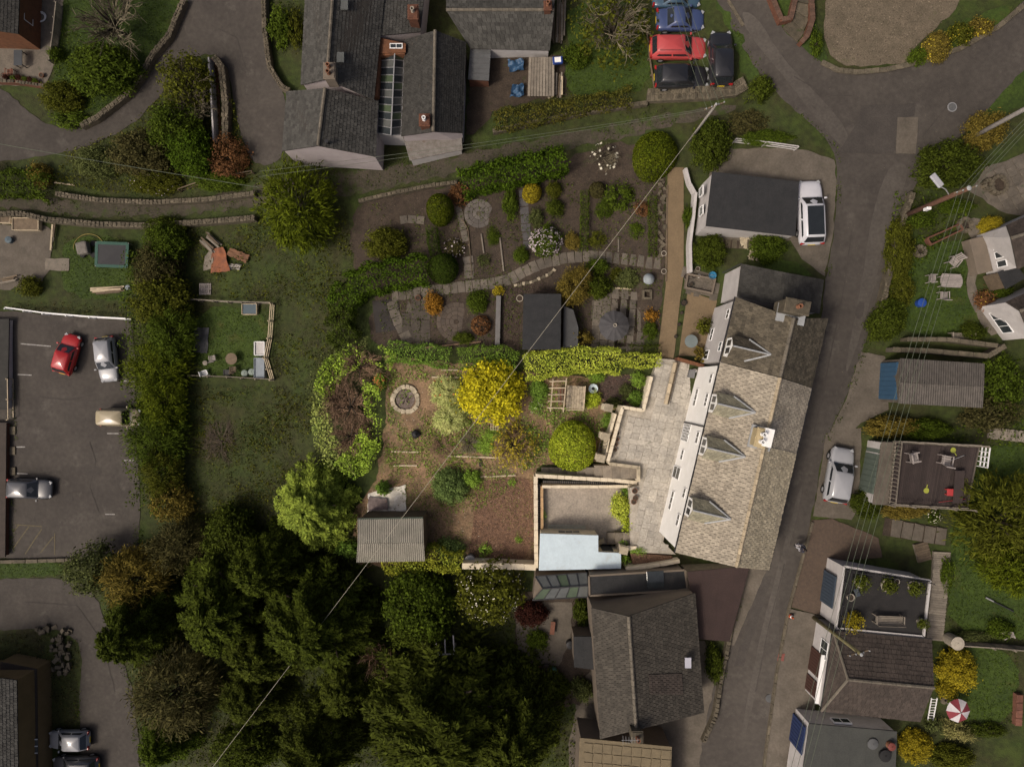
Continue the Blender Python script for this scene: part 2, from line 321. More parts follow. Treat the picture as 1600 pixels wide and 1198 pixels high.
def crown_mesh(style, size, seed):
    rng = np.random.default_rng(seed); NL = {'S': 520, 'M': 2600, 'L': 8500}[size]; ls = {'S': .125, 'M': .068, 'L': .042}[size]
    if style == 'round':                              # clipped ball: tight leaves on a dome
        n = int(NL * 1.25); D = norm(rng.normal(0, 1, (n, 3))); D[:, 2] = np.abs(D[:, 2]) * 1.0 - .12; D = norm(D)
        r = lumps(rng, D, 12, .13) * (1 - np.abs(rng.normal(0, .07, n))); pos = D * r[:, None]
        V = leaf_quads(rng, pos, ls * rng.uniform(.6, 1.2, n), D, .6, None, .55)
    elif style == 'conifer':                          # tiers of radiating feathered sprays
        nb = {'S': 24, 'M': 60, 'L': 150}[size]; per = int(NL * (3.2 if size == 'L' else 1.8) / nb); ps = []; al = []; nm = []
        for b in range(nb):
            h = (b + .5) / nb; th = b * 2.39996 + rng.normal(0, .25); L = (1 - .78 * h ** 1.6) * rng.uniform(.78, 1.12); z = h * .98
            d = np.array([math.cos(th), math.sin(th)]); t = np.sqrt(rng.uniform(.03, 1, per)); w = (.15 * (1.12 - t) + .025) * rng.normal(0, 1, per) * L
            x = d[0] * t * L - d[1] * w; y = d[1] * t * L + d[0] * w; zz = z + .14 * t * L * (1 - t) - .26 * (t * L) ** 2 - .5 * np.abs(w) + rng.normal(0, .012, per)
            ps.append(np.stack([x, y, zz], 1)); sg = np.sign(w) * .8
            al.append(np.stack([d[0] - d[1] * sg, d[1] + d[0] * sg, np.full(per, .18)], 1)); nm.append(np.stack([d[0] * .4 + 0 * t, d[1] * .4 + 0 * t, 1 + 0 * t], 1))
        pos = np.concatenate(ps); n = len(pos); pos[:, 2] = pos[:, 2] * 2 - 1
        V = leaf_quads(rng, pos, ls * (.85 if size == 'L' else 1.25) * rng.uniform(.6, 1.35, n), np.concatenate(nm), .36, np.concatenate(al), .6)
    else:                                             # leafy clumps over an uneven dome, gaps between them
        nc = {'S': 26, 'M': 75, 'L': 170}[size]; cr = {'S': .22, 'M': .145, 'L': .10}[size]
        fill = {'bush': 1.0, 'loose': .38, 'sparse': .15, 'spiky': .8}[style]
        C = norm(rng.normal(0, 1, (nc, 3))); C[:, 2] = np.abs(C[:, 2]) * 1.1 - .30; C = norm(C)
        rr = lumps(rng, C, 9, .22) * rng.uniform(.62, .98, nc); C2 = C * rr[:, None]
        n = int(NL * fill); k = rng.integers(0, nc, n); off = rng.normal(0, 1, (n, 3)) * cr * rng.uniform(.6, 1.25, nc)[k][:, None]
        pos = C2[k] + off; m = int(n * .22); pos[:m] *= rng.uniform(.35, .85, (m, 1)); nr = norm(off * .8 + C[k] * .5 * cr * 4 + np.array([0, 0, .55 * cr * 4]))
        if style == 'spiky': V = leaf_quads(rng, pos, ls * 1.5 * rng.uniform(.6, 1.3, n), nr, .22, C[k] + off * 2, .6)
        else: V = leaf_quads(rng, pos, ls * rng.uniform(.6, 1.35, n) * (1.2 if style == 'loose' else 1), nr, .62, None, .5)
    V = V.copy(); V[:, 2] = (V[:, 2] + 1) * .5 if style == 'conifer' else np.where(V[:, 2] > -.35, (V[:, 2] + .35) / 1.35, 0)
    return quads_mesh('crown', V)
def twig_mesh(seed, n1=26, n2=7, n3=4, up=.5):
    """bare crown: forked twigs from the middle outwards, unit radius and height"""
    r = random.Random(seed); b = MB()
    def go(p, d, L, rad, lev):
        q = p + d * L; mid = p + d * L * .5 + Vector((r.uniform(-1, 1), r.uniform(-1, 1), r.uniform(-.3, .6))) * L * .08
        b.tube([p, mid, q], [rad, rad * .75, rad * .45], 3, False)
        if lev < 2:
            for _ in range(n2 if lev == 0 else n3):
                t = r.uniform(.3, 1); e = (d + Vector((r.gauss(0, .55), r.gauss(0, .55), r.gauss(.1, .35)))).normalized()
                go(p + d * L * t, e, L * r.uniform(.35, .65), rad * .66, lev + 1)
    for k in range(n1):
        a = k * 2.4 + r.uniform(-.3, .3); d = Vector((math.cos(a), math.sin(a), r.uniform(.1, .9) * up * 2)).normalized()
        go(Vector((0, 0, .12)), d, r.uniform(.40, .72), .015, 0)
    me = bpy.data.meshes.new('twigs'); me.from_pydata([tuple(v) for v in b.v], [], b.f); me.update(); return me
def stem_mesh(seed, k=5, spread=.5, rad=.05):
    r = random.Random(seed); b = MB()
    b.tube([(0, 0, -.15), (0, 0, .15), (.02, .01, .38)], [rad * 1.3, rad, rad * .8], 7)
    for i in range(k):
        a = i * 6.283 / k + r.uniform(-.4, .4); d = Vector((math.cos(a), math.sin(a), 0)) * spread * r.uniform(.7, 1.1)
        b.tube([(0, 0, .22), d * .45 + Vector((0, 0, .42)), d + Vector((0, 0, .62 + r.uniform(0, .18)))], [rad * .6, rad * .4, rad * .15], 5)
    b.tube([(0, 0, .3), (.02, 0, .55), (0, .03, .82)], [rad * .8, rad * .5, rad * .15], 6)
    me = bpy.data.meshes.new('stem'); me.from_pydata([tuple(v) for v in b.v], [], b.f); me.update(); return me
_CR = {}
def crown_for(style, size, k):
    key = (style, size, k)
    if key not in _CR: _CR[key] = twig_mesh(k + 5) if style == 'bare' else crown_mesh(style, size, 100 + k * 7 + len(_CR))
    return _CR[key]
STEMS = [stem_mesh(i) for i in range(3)]
_pk = [0]
def plant(name, label, cat, x, y, rx, ry, h, style, m, group=None, size=None, dz=0.0, z=None, rz=None, blossom=None, bn=90, bs=.07, stem_m=None, twigs=None):
    """x, y: where the crown's middle shows in the photograph; rx, ry: its radii there in pixels; h: height in metres"""
    g0 = GP(x, y, dz) if z is None else P(x, y, z); zc = g0.z + h * .55
    p = P(x, y, zc); s = M_PX(zc); base = z if z is not None else float(gz(p.x, p.y)) + dz
    rxm, rym = rx * s, ry * s; rm = (rxm + rym) / 2; sz = size or ('S' if rm < .62 else 'M' if rm < 1.75 else 'L'); _pk[0] += 1
    t = thing(name, label, cat, (p.x, p.y, base), 0, group)
    part = 'crown' if cat == 'tree' else 'foliage'; lift = .12 * h if cat == 'tree' else .02
    a = (_pk[0] * 1.7) % 6.28 if rz is None and abs(rx - ry) < .2 * rx else (rz or 0)
    if style == 'bare':
        inst('twigs', crown_for('bare', '', _pk[0] % 2), m, t, (0, 0, lift), (rxm * 1.05, rym * 1.05, h - lift), (0, 0, a), w=False)
    else:
        inst(part, crown_for(style, sz, _pk[0] % 2), m, t, (0, 0, lift), (rxm, rym, h - lift), (0, 0, a), w=False)
    inst('trunk' if cat == 'tree' else 'stem', STEMS[_pk[0] % 3], stem_m or bark, t, (0, 0, 0), (rm, rm, h * .95), (0, 0, a), w=False)
    if twigs is not None: inst('branches', crown_for('bare', '', _pk[0] % 2), twigs, t, (0, 0, lift), (rxm * .95, rym * .95, h - lift), (0, 0, a), w=False)
    if blossom is not None:
        rng = np.random.default_rng(_pk[0]); D = norm(rng.normal(0, 1, (bn, 3))); D[:, 2] = np.abs(D[:, 2])
        pos = D * np.array([rxm, rym, h * .72]) * rng.uniform(.86, 1.02, (bn, 1)) + np.array([0, 0, h * .28])
        o = bpy.data.objects.new('blossom', quads_mesh('blossom', leaf_quads(rng, pos, bs * rng.uniform(.6, 1.3, bn), D + [0, 0, .6], .85, None, .4))); COL.objects.link(o); o.parent = t
        o.data.materials.append(blossom); o['kind'] = 'stuff'
    return t
def hedge(name, label, pts, wpx, h, m, group=None, dens=190, ls=.075, dz=0.0, cat='hedge', wob=.12, flat=True):
    """clipped or loose hedge along a line of photograph points: leaves on a box-shaped body, woody core inside"""
    _pk[0] += 1; rng = np.random.default_rng(900 + _pk[0])
    c = [GP(x, y, dz) for x, y in pts]; c = [P(x, y, q.z + h * .85) for (x, y), q in zip(pts, c)]
    cx = sum(p.x for p in c) / len(c); cy = sum(p.y for p in c) / len(c); w = wpx * M_PX(c[0].z)
    t = thing(name, label, cat, (cx, cy, float(gz(cx, cy)) + dz), 0, group); V = []; core = MB()
    for i in range(len(c) - 1):
        a = c[i]; b = c[i + 1]; d = Vector((b.x - a.x, b.y - a.y, 0)); L = d.length; d.normalize(); s = Vector((-d.y, d.x, 0))
        n = int(dens * L * (w + 2 * h) * .8); u = rng.uniform(-.06 if i == 0 else 0, 1.06 if i == len(c) - 2 else 1, n)
        q = rng.uniform(-(h + w / 2), h + w / 2, n); top = np.abs(q) < w / 2; sd_ = np.sign(q)
        off = np.where(top, q, sd_ * w / 2); zz = np.where(top, h, h - (np.abs(q) - w / 2))
        rnd = np.clip(1 - (np.abs(off) / (w / 2)) ** 4, 0, 1); zz = np.where(top, zz - (1 - rnd) * h * .22, zz * .9)
        X = a.x + (b.x - a.x) * u + s.x * off; Y = a.y + (b.y - a.y) * u + s.y * off
        wv = wob * (np.sin(X * 3.1 + Y * 1.3) + np.sin(Y * 4.3 - X * 1.1 + 1)) * .5
        pos = np.stack([X + s.x * sd_ * wv, Y + s.y * sd_ * wv, gz(X, Y) + dz + zz + wv * .8], 1) + rng.normal(0, .035 + wob * .25, (n, 3))
        nr = np.stack([np.where(top, 0, s.x * sd_), np.where(top, 0, s.y * sd_), np.where(top, 1., .35)], 1)
        V.append(leaf_quads(rng, pos, ls * rng.uniform(.6, 1.3, n), nr, .6, None, .6))
        for k in range(max(2, int(L / .5))):
            uu = (k + .5) / max(2, int(L / .5)); x0 = a.x + (b.x - a.x) * uu; y0 = a.y + (b.y - a.y) * uu; z0 = float(gz(x0, y0)) + dz
            core.tube([(x0, y0, z0 - .1), (x0 + .05, y0, z0 + h * .4), (x0 + s.x * w * .25, y0 + s.y * w * .25, z0 + h * .8)], [.05, .035, .012], 5)
            core.tube([(x0, y0, z0 + h * .3), (x0 - s.x * w * .25, y0 - s.y * w * .25, z0 + h * .78)], [.03, .01], 5)
    V = np.concatenate(V) - np.array(t.location)
    o = bpy.data.objects.new('foliage', quads_mesh('foliage', V)); COL.objects.link(o); o.data.materials.append(m); o.parent = t
    core.build('stems', bark, t, kind='stuff')
    return t
def scatter(name, pts, dens, size, m, hgt=.12, label=None, cat=None, aspect=.5, up=1.0, tilt=.8, seed=1, off=.03, patch=0.0, upright=False, zfix=None):
    """loose cover nobody could count, spread over an outline: blades, leaves, chips"""
    rng = np.random.default_rng(seed); poly = [tuple(P(x, y, zfix)[:2]) for x, y in pts] if zfix is not None else wpoly(pts)
    xs = [p[0] for p in poly]; ys = [p[1] for p in poly]; A = (max(xs) - min(xs)) * (max(ys) - min(ys)); n = int(A * dens)
    X = rng.uniform(min(xs), max(xs), n); Y = rng.uniform(min(ys), max(ys), n); k = inpoly(X, Y, poly)
    if patch:
        f = np.sin(X * .8 + 2 * np.sin(Y * .31 + seed)) + np.sin(Y * 1.1 + 1.7 * np.sin(X * .43)) + .8 * np.sin(X * 2.3 + Y * 1.9 + seed); k &= f > (patch - .5) * 2.4 + rng.normal(0, .5, n)
    X, Y = X[k], Y[k]; n = len(X)
    hl = hgt * (.45 + .55 * np.abs(np.sin(X * 1.1 + seed) * np.cos(Y * .9))) if hgt > .2 else hgt
    base = gz(X, Y) if zfix is None else np.full(n, zfix)
    pos = np.stack([X, Y, base + off + np.sqrt(rng.uniform(0, 1, n)) * hl], 1)
    if upright: V = leaf_quads(rng, pos, size * rng.uniform(.5, 1.4, n), rng.normal(0, 1, (n, 3)) * [1, 1, .4], aspect, np.tile([0., 0., 1.], (n, 1)) + rng.normal(0, .5, (n, 3)), .2)
    else: V = leaf_quads(rng, pos, size * rng.uniform(.5, 1.4, n), np.tile([0., 0., up], (n, 1)), aspect, None, tilt)
    o = bpy.data.objects.new(name, quads_mesh(name, V)); COL.objects.link(o); o.data.materials.append(m); o['kind'] = 'stuff'
    if label: o['label'] = label
    if cat: o['category'] = cat
    return o
# ---------------------------------------------------------------- building helpers
def tiles_into(b, e0, e1, r1, r0, tw, th, tk=.03, seed=1, jit=.35, missing=0.0, gap=.045):
    """overlapping roof tiles on the slope eave e0-e1 / ridge r0-r1"""
    r = random.Random(seed); n = (e1 - e0).cross(r0 - e0).normalized()
    if n.z < 0: n = -n
    rows = max(2, int(((r0 - e0).length + (r1 - e1).length) / 2 / th)); L = max((e1 - e0).length, (r1 - r0).length)
    for j in range(rows):
        a = e0.lerp(r0, j / rows); bb = e1.lerp(r1, j / rows); a2 = e0.lerp(r0, min(1, (j + 1.12) / rows)); b2 = e1.lerp(r1, min(1, (j + 1.12) / rows))
        cols = max(1, int(((bb - a).length) / tw)); sh = .5 * (j % 2)
        for i in range(-1, cols + 1):
            u0 = max(0, (i + sh + gap) / cols); u1 = min(1, (i + 1 + sh - gap) / cols)
            if u1 - u0 < .15 / cols or r.random() < missing: continue
            k = tk * (1 + r.uniform(-jit, jit)); k2 = tk * (1 + r.uniform(-jit, jit)); dv = r.uniform(-.06, .06) / rows
            p0 = a.lerp(bb, u0) + (r0 - e0) * dv; p1 = a.lerp(bb, u1) + (r1 - e1) * dv; q1 = a2.lerp(b2, u1); q0 = a2.lerp(b2, u0)
            v = [p0, p1, q1, q0, p0 + n * (k + .012), p1 + n * (k2 + .012), q1 + n * .01, q0 + n * .01]
            fl = (q0 - p0).cross(p1 - p0).dot(n) > 0
            fs = [(4, 5, 6, 7), (0, 1, 5, 4), (1, 2, 6, 5), (3, 0, 4, 7)]
            b.add(v, [f[::-1] for f in fs] if fl else fs)
    return b
def corrug_into(b, e0, e1, r1, r0, pitch=.16, amp=.025, lift=.03):
    n = (e1 - e0).cross(r0 - e0).normalized()
    if n.z < 0: n = -n
    k = int((e1 - e0).length / pitch) * 4; o = len(b.v)
    for i in range(k + 1):
        u = i / k; h = n * (amp * math.sin(i * math.pi / 2) + lift); b.v.append(tuple(e0.lerp(e1, u) + h)); b.v.append(tuple(r0.lerp(r1, u) + h))
    for i in range(k): b.f.append((o + 2 * i, o + 2 * i + 2, o + 2 * i + 3, o + 2 * i + 1))
    return b
def slope_slab(b, e0, e1, r1, r0, t=.10):
    d = Vector((0, 0, t)); return b.hexa([e0 - d, e1 - d, r1 - d, r0 - d], [e0, e1, r1, r0])
def inset(pts, k):
    c = sum((Vector(p) for p in pts), Vector()) / len(pts); o = []
    for p in pts: d = Vector((c.x - p.x, c.y - p.y, 0)); o.append(Vector(p) + d.normalized() * min(k, d.length * .3))
    return o
def window(parent, c, u, n, w, h, bars=(1, 0), m=None, g=None, name='window', t=.05):
    """frame with glazing bars as a part, its panes as sub-parts"""
    m = m or upvc; g = g or glass; c = Vector(c); u = Vector(u).normalized(); n = Vector(n).normalized(); v = n.cross(u).normalized()
    if abs(v.z) > .3 and v.z < 0: v = -v
    b = MB(); f = .055
    def slab(cu, cv, wu, wv, d0, d1, bb):
        k = c + u * cu + v * cv; bb.hexa([k - u * wu / 2 - v * wv / 2 + n * d0, k + u * wu / 2 - v * wv / 2 + n * d0, k + u * wu / 2 + v * wv / 2 + n * d0, k - u * wu / 2 + v * wv / 2 + n * d0],
                                         [k - u * wu / 2 - v * wv / 2 + n * d1, k + u * wu / 2 - v * wv / 2 + n * d1, k + u * wu / 2 + v * wv / 2 + n * d1, k - u * wu / 2 + v * wv / 2 + n * d1])
    slab(-w / 2 + f / 2, 0, f, h, .003, t, b); slab(w / 2 - f / 2, 0, f, h, .003, t, b); slab(0, h / 2 - f / 2, w - 2 * f, f, .003, t, b); slab(0, -h / 2 + f / 2, w - 2 * f, f, .003, t, b)
    for i in range(bars[0]): slab(-w / 2 + w * (i + 1) / (bars[0] + 1), 0, .04, h - 2 * f, .003, t - .006, b)
    for i in range(bars[1]): slab(0, -h / 2 + h * (i + 1) / (bars[1] + 1), w - 2 * f, .04, .003, t - .010, b)
    o = b.build(name, m, parent); b = MB(); slab(0, 0, w - f, h - f, .004, t - .025, b); b.build('pane', g, o)
    return o
def gable(name, label, L0, L1, R0, R1, r0, r1, zL, zR, zr, zb, roofm, wallm, tw=.28, th=.25, ov=.25, cat='house', rm=None, seed=1, corr=False, tk=.03, missing=0.0, ridge=True):
    """L/R: eave corners at both ends (photograph points at the eaves' height), r0/r1: ridge ends"""
    A, B = P(*L0, zL), P(*L1, zL); D, C = P(*R0, zR), P(*R1, zR); E, F = P(*r0, zr), P(*r1, zr)
    cx = (A.x + B.x + C.x + D.x) / 4; cy = (A.y + B.y + C.y + D.y) / 4
    t = thing(name, label, cat, (cx, cy, zb)); a, b_, c, d = inset([A, B, C, D], ov); e, f = inset([E, F, (E + F) / 2], ov)[:2]
    e = E.lerp(F, min(.2, ov / (F - E).length)); f = F.lerp(E, min(.2, ov / (F - E).length)); dn = Vector((0, 0, .14)); w = MB()
    bt = [Vector((p.x, p.y, zb)) for p in (a, b_, c, d)]; v = bt + [a - dn, b_ - dn, c - dn, d - dn, e - dn, f - dn]
    w.add(v, [(0, 1, 5, 4), (2, 3, 7, 6), (3, 0, 4, 8, 7), (1, 2, 6, 9, 5), (3, 2, 1, 0)]); w.build('wall', wallm, t)
    s = MB(); slope_slab(s, A, B, F, E); slope_slab(s, D, C, F, E); ro = s.build('roof', roofm if corr else underlay, t)
    q = MB()
    if corr: corrug_into(q, A, B, F, E); corrug_into(q, D, C, F, E)
    else: tiles_into(q, A, B, F, E, tw, th, tk, seed, missing=missing); tiles_into(q, D, C, F, E, tw, th, tk, seed + 1, missing=missing)
    q.build('roof_tiles' if not corr else 'corrugated_sheet', roofm, ro, kind='stuff')
    if ridge:
        k = max(2, int((F - E).length / .42)); up = Vector((0, 0, .05))
        q = MB()
        for i in range(k): q.tube([E.lerp(F, (i + .02) / k) + up, E.lerp(F, (i + .98) / k) + up], [.13, .12], 7)
        q.build('ridge_tiles', rm or ridge_dk, ro, kind='stuff')
    return t, dict(A=A, B=B, C=C, D=D, E=E, F=F, a=a, b=b_, c=c, d=d)
def flat(name, label, pts, zt, zb, roofm, wallm, cat='building', ov=.12, kerb=.0, cell=None):
    """flat-roofed block: roof deck (photograph outline at roof height) over walls"""
    T = [P(x, y, zt) for x, y in pts]; cx = sum(p.x for p in T) / len(T); cy = sum(p.y for p in T) / len(T)
    t = thing(name, label, cat, (cx, cy, zb)); ins = inset(T, ov)
    MB().prism([p[:2] for p in ins], zb, zt - .125).build('wall', wallm, t)
    MB().prism([p[:2] for p in T], zt - .12, zt).build('roof', roofm, t, bevel=.02)
    if len(T) == 4 and 'deck' not in roofm.name:
        a, b, c, d = T; k = max(2, int((b - a).length / 1.0))
        for i in range(1, k):
            f = (i + random.uniform(-.12, .12)) / k; MB().bar(a.lerp(b, f) + Vector((0, 0, .006)), d.lerp(c, f) + Vector((0, 0, .006)), .09, .016).build('roof_lap', roofm, t)
    if kerb:
        n = len(T)
        for i in range(n): MB().bar(T[i] + Vector((0, 0, kerb / 2)), T[(i + 1) % n] + Vector((0, 0, kerb / 2)), .14, kerb).build('roof_edge', wallm, t)
    return t, T
def chimney(parent, x, y, z0, z1, sx, sy, rz, m, pots=2, potm=None, capm=None):
    p = P(x, y, z1); b = MB(); b.box((p.x, p.y, (z0 + z1) / 2), (sx, sy, z1 - z0), rz); b.box((p.x, p.y, z1 - .12), (sx + .14, sy + .14, .12), rz)
    o = b.build('chimney', m, parent, bevel=.015)
    if capm: MB().box((p.x, p.y, z1 + .03), (sx + .06, sy + .06, .06), rz).build('chimney_cap', capm, o)
    for i in range(pots):
        t = (i - (pots - 1) / 2) * .48; c = (p.x - math.sin(rz) * t, p.y + math.cos(rz) * t, z1 + .06)
        MB().lathe(c, [(.15, -.06), (.14, .06), (.12, .3), (.155, .34), (.15, .4), (.10, .4), (.09, .1)], 10).build('chimney_pot', potm or terracotta, o)
    return o
def strip_mesh(b, W, w, top, bot):
    """mitred wall along world points W with per-point top and bottom heights"""
    n = len(W); Ls = []; Rs = []
    for i in range(n):
        d = Vector((0, 0, 0))
        if i > 0: d += Vector((W[i][0] - W[i - 1][0], W[i][1] - W[i - 1][1], 0)).normalized()
        if i < n - 1: d += Vector((W[i + 1][0] - W[i][0], W[i + 1][1] - W[i][1], 0)).normalized()
        d.normalize(); s = Vector((-d.y, d.x, 0)) * w / 2
        if 0 < i < n - 1:
            d0 = Vector((W[i][0] - W[i - 1][0], W[i][1] - W[i - 1][1], 0)).normalized(); s /= max(.4, d.dot(d0))
        Ls.append((W[i][0] + s.x, W[i][1] + s.y)); Rs.append((W[i][0] - s.x, W[i][1] - s.y))
    o = len(b.v)
    for i in range(n): b.v += [(*Ls[i], bot[i]), (*Rs[i], bot[i]), (*Rs[i], top[i]), (*Ls[i], top[i])]
    for i in range(n - 1):
        k = o + 4 * i; b.f += [(k, k + 1, k + 5, k + 4), (k + 1, k + 2, k + 6, k + 5), (k + 2, k + 3, k + 7, k + 6), (k + 3, k, k + 4, k + 7)]
    b.f += [(o + 3, o + 2, o + 1, o), (o + 4 * n - 4, o + 4 * n - 3, o + 4 * n - 2, o + 4 * n - 1)]
    return b
def wall(name, label, pts, w, h, m, z=None, cop=None, copl=.6, rocks=None, cat='wall', dense=True, bot=None, copw=.06, copname='coping_stone'):
    if dense and z is None:
        q = []
        for i in range(len(pts) - 1):
            for k in range(4): q.append((pts[i][0] + (pts[i + 1][0] - pts[i][0]) * k / 4, pts[i][1] + (pts[i + 1][1] - pts[i][1]) * k / 4))
        pts = q + [pts[-1]]
    if z is None: W = [P(x, y, GP(x, y).z + h) for x, y in pts]; top = [float(gz(p.x, p.y)) + h for p in W]
    else: W = [P(x, y, z) for x, y in pts]; top = [z] * len(W)
    bt = [min(float(gz(p.x, p.y)), tp - .1) - .3 if bot is None else bot for p, tp in zip(W, top)]; mid = W[len(W) // 2]
    t = thing(name, label, cat, (mid.x, mid.y, min(bt)))
    strip_mesh(MB(), [p[:2] for p in W], w, top, bt).build('wall_body', m, t)
    r = random.Random(len(label)); rk = MB(); k = 0
    if cop or rocks:
        for i in range(len(W) - 1):
            a = Vector((W[i].x, W[i].y, top[i])); b = Vector((W[i + 1].x, W[i + 1].y, top[i + 1])); L = (b - a).length; n = max(1, round(L / (copl if cop else .34))); ang = math.atan2(b.y - a.y, b.x - a.x)
            for j in range(n):
                c = a.lerp(b, (j + .5) / n); k += 1
                if cop: inst(copname, SLABS[k % 6], cop, t, c + Vector((0, 0, .025)), (L / n * .96, w + copw, .06), (0, -math.atan2(b.z - a.z, L), ang))
                else:
                    for s in ((-.25, .25) if w > .3 else (0,)):
                        cc = c + Vector((-math.sin(ang), math.cos(ang), 0)) * (s * w + r.uniform(-.04, .04)); sz = (L / n * r.uniform(.7, 1.05), w * (.5 if w > .3 else 1) * r.uniform(.7, 1.1), r.uniform(.1, .2)); z0 = rk
                        x, y, zz = sz[0] / 2, sz[1] / 2, sz[2] / 2; an = ang + r.uniform(-.2, .2); ca, sa = math.cos(an), math.sin(an)
                        vv = [(cc.x + i_ * x * f * ca - j_ * y * f * sa, cc.y + i_ * x * f * sa + j_ * y * f * ca, cc.z + kz + r.uniform(-.02, .02)) for kz, f in ((-zz, 1), (zz * .5, .95), (zz, .7)) for (i_, j_) in ((-1, -1), (1, -1), (1, 1), (-1, 1))]
                        rk.add(vv, [(8, 9, 10, 11)] + [(4 * q + e, 4 * q + (e + 1) % 4, 4 * q + 4 + (e + 1) % 4, 4 * q + 4 + e) for q in (0, 1) for e in range(4)])
    if rocks and rk.v: rk.build('coping_stones', rocks, t, kind='stuff')
    return t
POST = MB().box((0, 0, .5), (1, 1, 1)).box((0, 0, 1.02), (.8, .8, .04)); _pm = bpy.data.meshes.new('post'); _pm.from_pydata(POST.v, [], POST.f); _pm.update()
def fence(name, label, pts, h, m, sp=1.8, rails=2, pw=.1, boards=False, rw=.06, zoff=0.0, cat='fence', z=None, group=None):
    W = [(GP(x, y, zoff) if z is None else P(x, y, z)) for x, y in pts]; t = thing(name, label, cat, tuple(W[0]), group=group)
    for i in range(len(W) - 1):
        a, b = W[i], W[i + 1]; n = max(1, round((b - a).length / sp)); ang = math.atan2(b.y - a.y, b.x - a.x)
        for k in range(n + (1 if i == len(W) - 2 else 0)): inst('post', _pm, m, t, a.lerp(b, k / n) - Vector((0, 0, .15)), (pw, pw, h + .15), (0, 0, ang))
        for k in range(rails):
            zz = Vector((0, 0, h * (1 - k * .8 / max(1, rails - 1)) - .06 if rails > 1 else h - .03)); s = Vector((-math.sin(ang), math.cos(ang), 0)) * (pw / 2 + rw / 2 + .003)
            MB().bar(a + zz + s, b + zz + s, rw, .1).build('rail', m, t)
        if boards:
            nb = max(2, int((b - a).length / .16)); s = Vector((-math.sin(ang), math.cos(ang), 0)) * (pw / 2 + rw + .02); bb = MB()
            for k in range(nb): c = a.lerp(b, (k + .5) / nb) + s; bb.box((c.x, c.y, c.z + h * .5), (.13, .022, h * random.uniform(.95, 1.0)), ang)
            bb.build('pickets', m, t, kind='stuff')
    return t
def wire(name, label, p, q, sag=.6, r=.016, m=None, group=None, n=16):
    pts = [Vector(p).lerp(Vector(q), i / n) - Vector((0, 0, 4 * sag * (i / n) * (1 - i / n))) for i in range(n + 1)]
    o = MB().tube(pts, r, 5).build(name, m or MATS['cable']); return tag(o, label, 'cable', group)
mat('cable', (.24, .22, .17), (.20, .18, .14), rough=.6, scale=2, fine=0); mat('cable_green', (.10, .115, .08), (.08, .095, .065), rough=.6, scale=2, fine=0)

# ================================================================ THE SETTING
def make_ground():
    xs = np.concatenate([np.linspace(-600, -80, 14), np.arange(-78, 79, 1.0), np.linspace(80, 600, 14)]); ys = np.concatenate([np.linspace(-600, -62, 14), np.arange(-60, 61, 1.0), np.linspace(62, 600, 14)])
    X, Y = np.meshgrid(xs, ys); Z = gz(X, Y); nx = len(xs); b = MB(); b.v = [tuple(v) for v in np.stack([X, Y, Z], -1).reshape(-1, 3).tolist()]
    b.f = [(j * nx + i, j * nx + i + 1, (j + 1) * nx + i + 1, (j + 1) * nx + i) for j in range(len(ys) - 1) for i in range(nx - 1)]
    struct(b.build('ground', meadow, smooth=True))
make_ground()
# roads
Z_ROAD = [(1020, -160), (1122, 0), (1150, 58), (1180, 106), (1215, 150), (1262, 190), (1300, 228), (1309, 275), (1304, 360), (1290, 432), (1284, 500), (1262, 610), (1232, 740), (1190, 888), (1134, 1010), (1100, 1130), (1076, 1330),
          (1180, 1330), (1192, 1190), (1212, 1050), (1232, 950), (1250, 880), (1270, 800), (1284, 700), (1322, 620), (1352, 535), (1378, 440), (1398, 352), (1426, 296), (1452, 252), (1500, 215), (1545, 168), (1600, 106), (1760, -20),
          (1700, -90), (1600, 4), (1530, 60), (1450, 95), (1390, 108), (1320, 111), (1278, 98), (1230, 50), (1196, 0), (1120, -160)]
zone('road', Z_ROAD, asphalt, .04, .07, 1)
zone('road', [(325, -160), (288, 0), (264, 55), (240, 84), (222, 116), (196, 150), (150, 186), (105, 204), (60, 190), (0, 132), (-160, 60), (-160, 270), (0, 252), (60, 246), (130, 232), (200, 203), (252, 150), (292, 92), (330, 82), (352, 100), (366, 150), (372, 200), (392, 252), (420, 262), (446, 240), (446, 143), (422, 110), (412, 60), (410, 0), (440, -160)], asphalt, .04, .10, 1, seed=3)
zone('road', [(-160, 905), (0, 904), (110, 902), (150, 925), (170, 985), (205, 1060), (214, 1120), (218, 1198), (225, 1330), (120, 1330), (126, 1198), (124, 1090), (130, 1010), (100, 985), (60, 980), (0, 984), (-160, 990)], asphalt, .04, .08, 1, seed=4)
zone('car_park', [(-160, 486), (20, 486), (100, 494), (205, 502), (212, 560), (214, 640), (216, 720), (220, 790), (215, 860), (110, 872), (0, 872), (-160, 872)], asphalt, .04, .06, 0, seed=5)
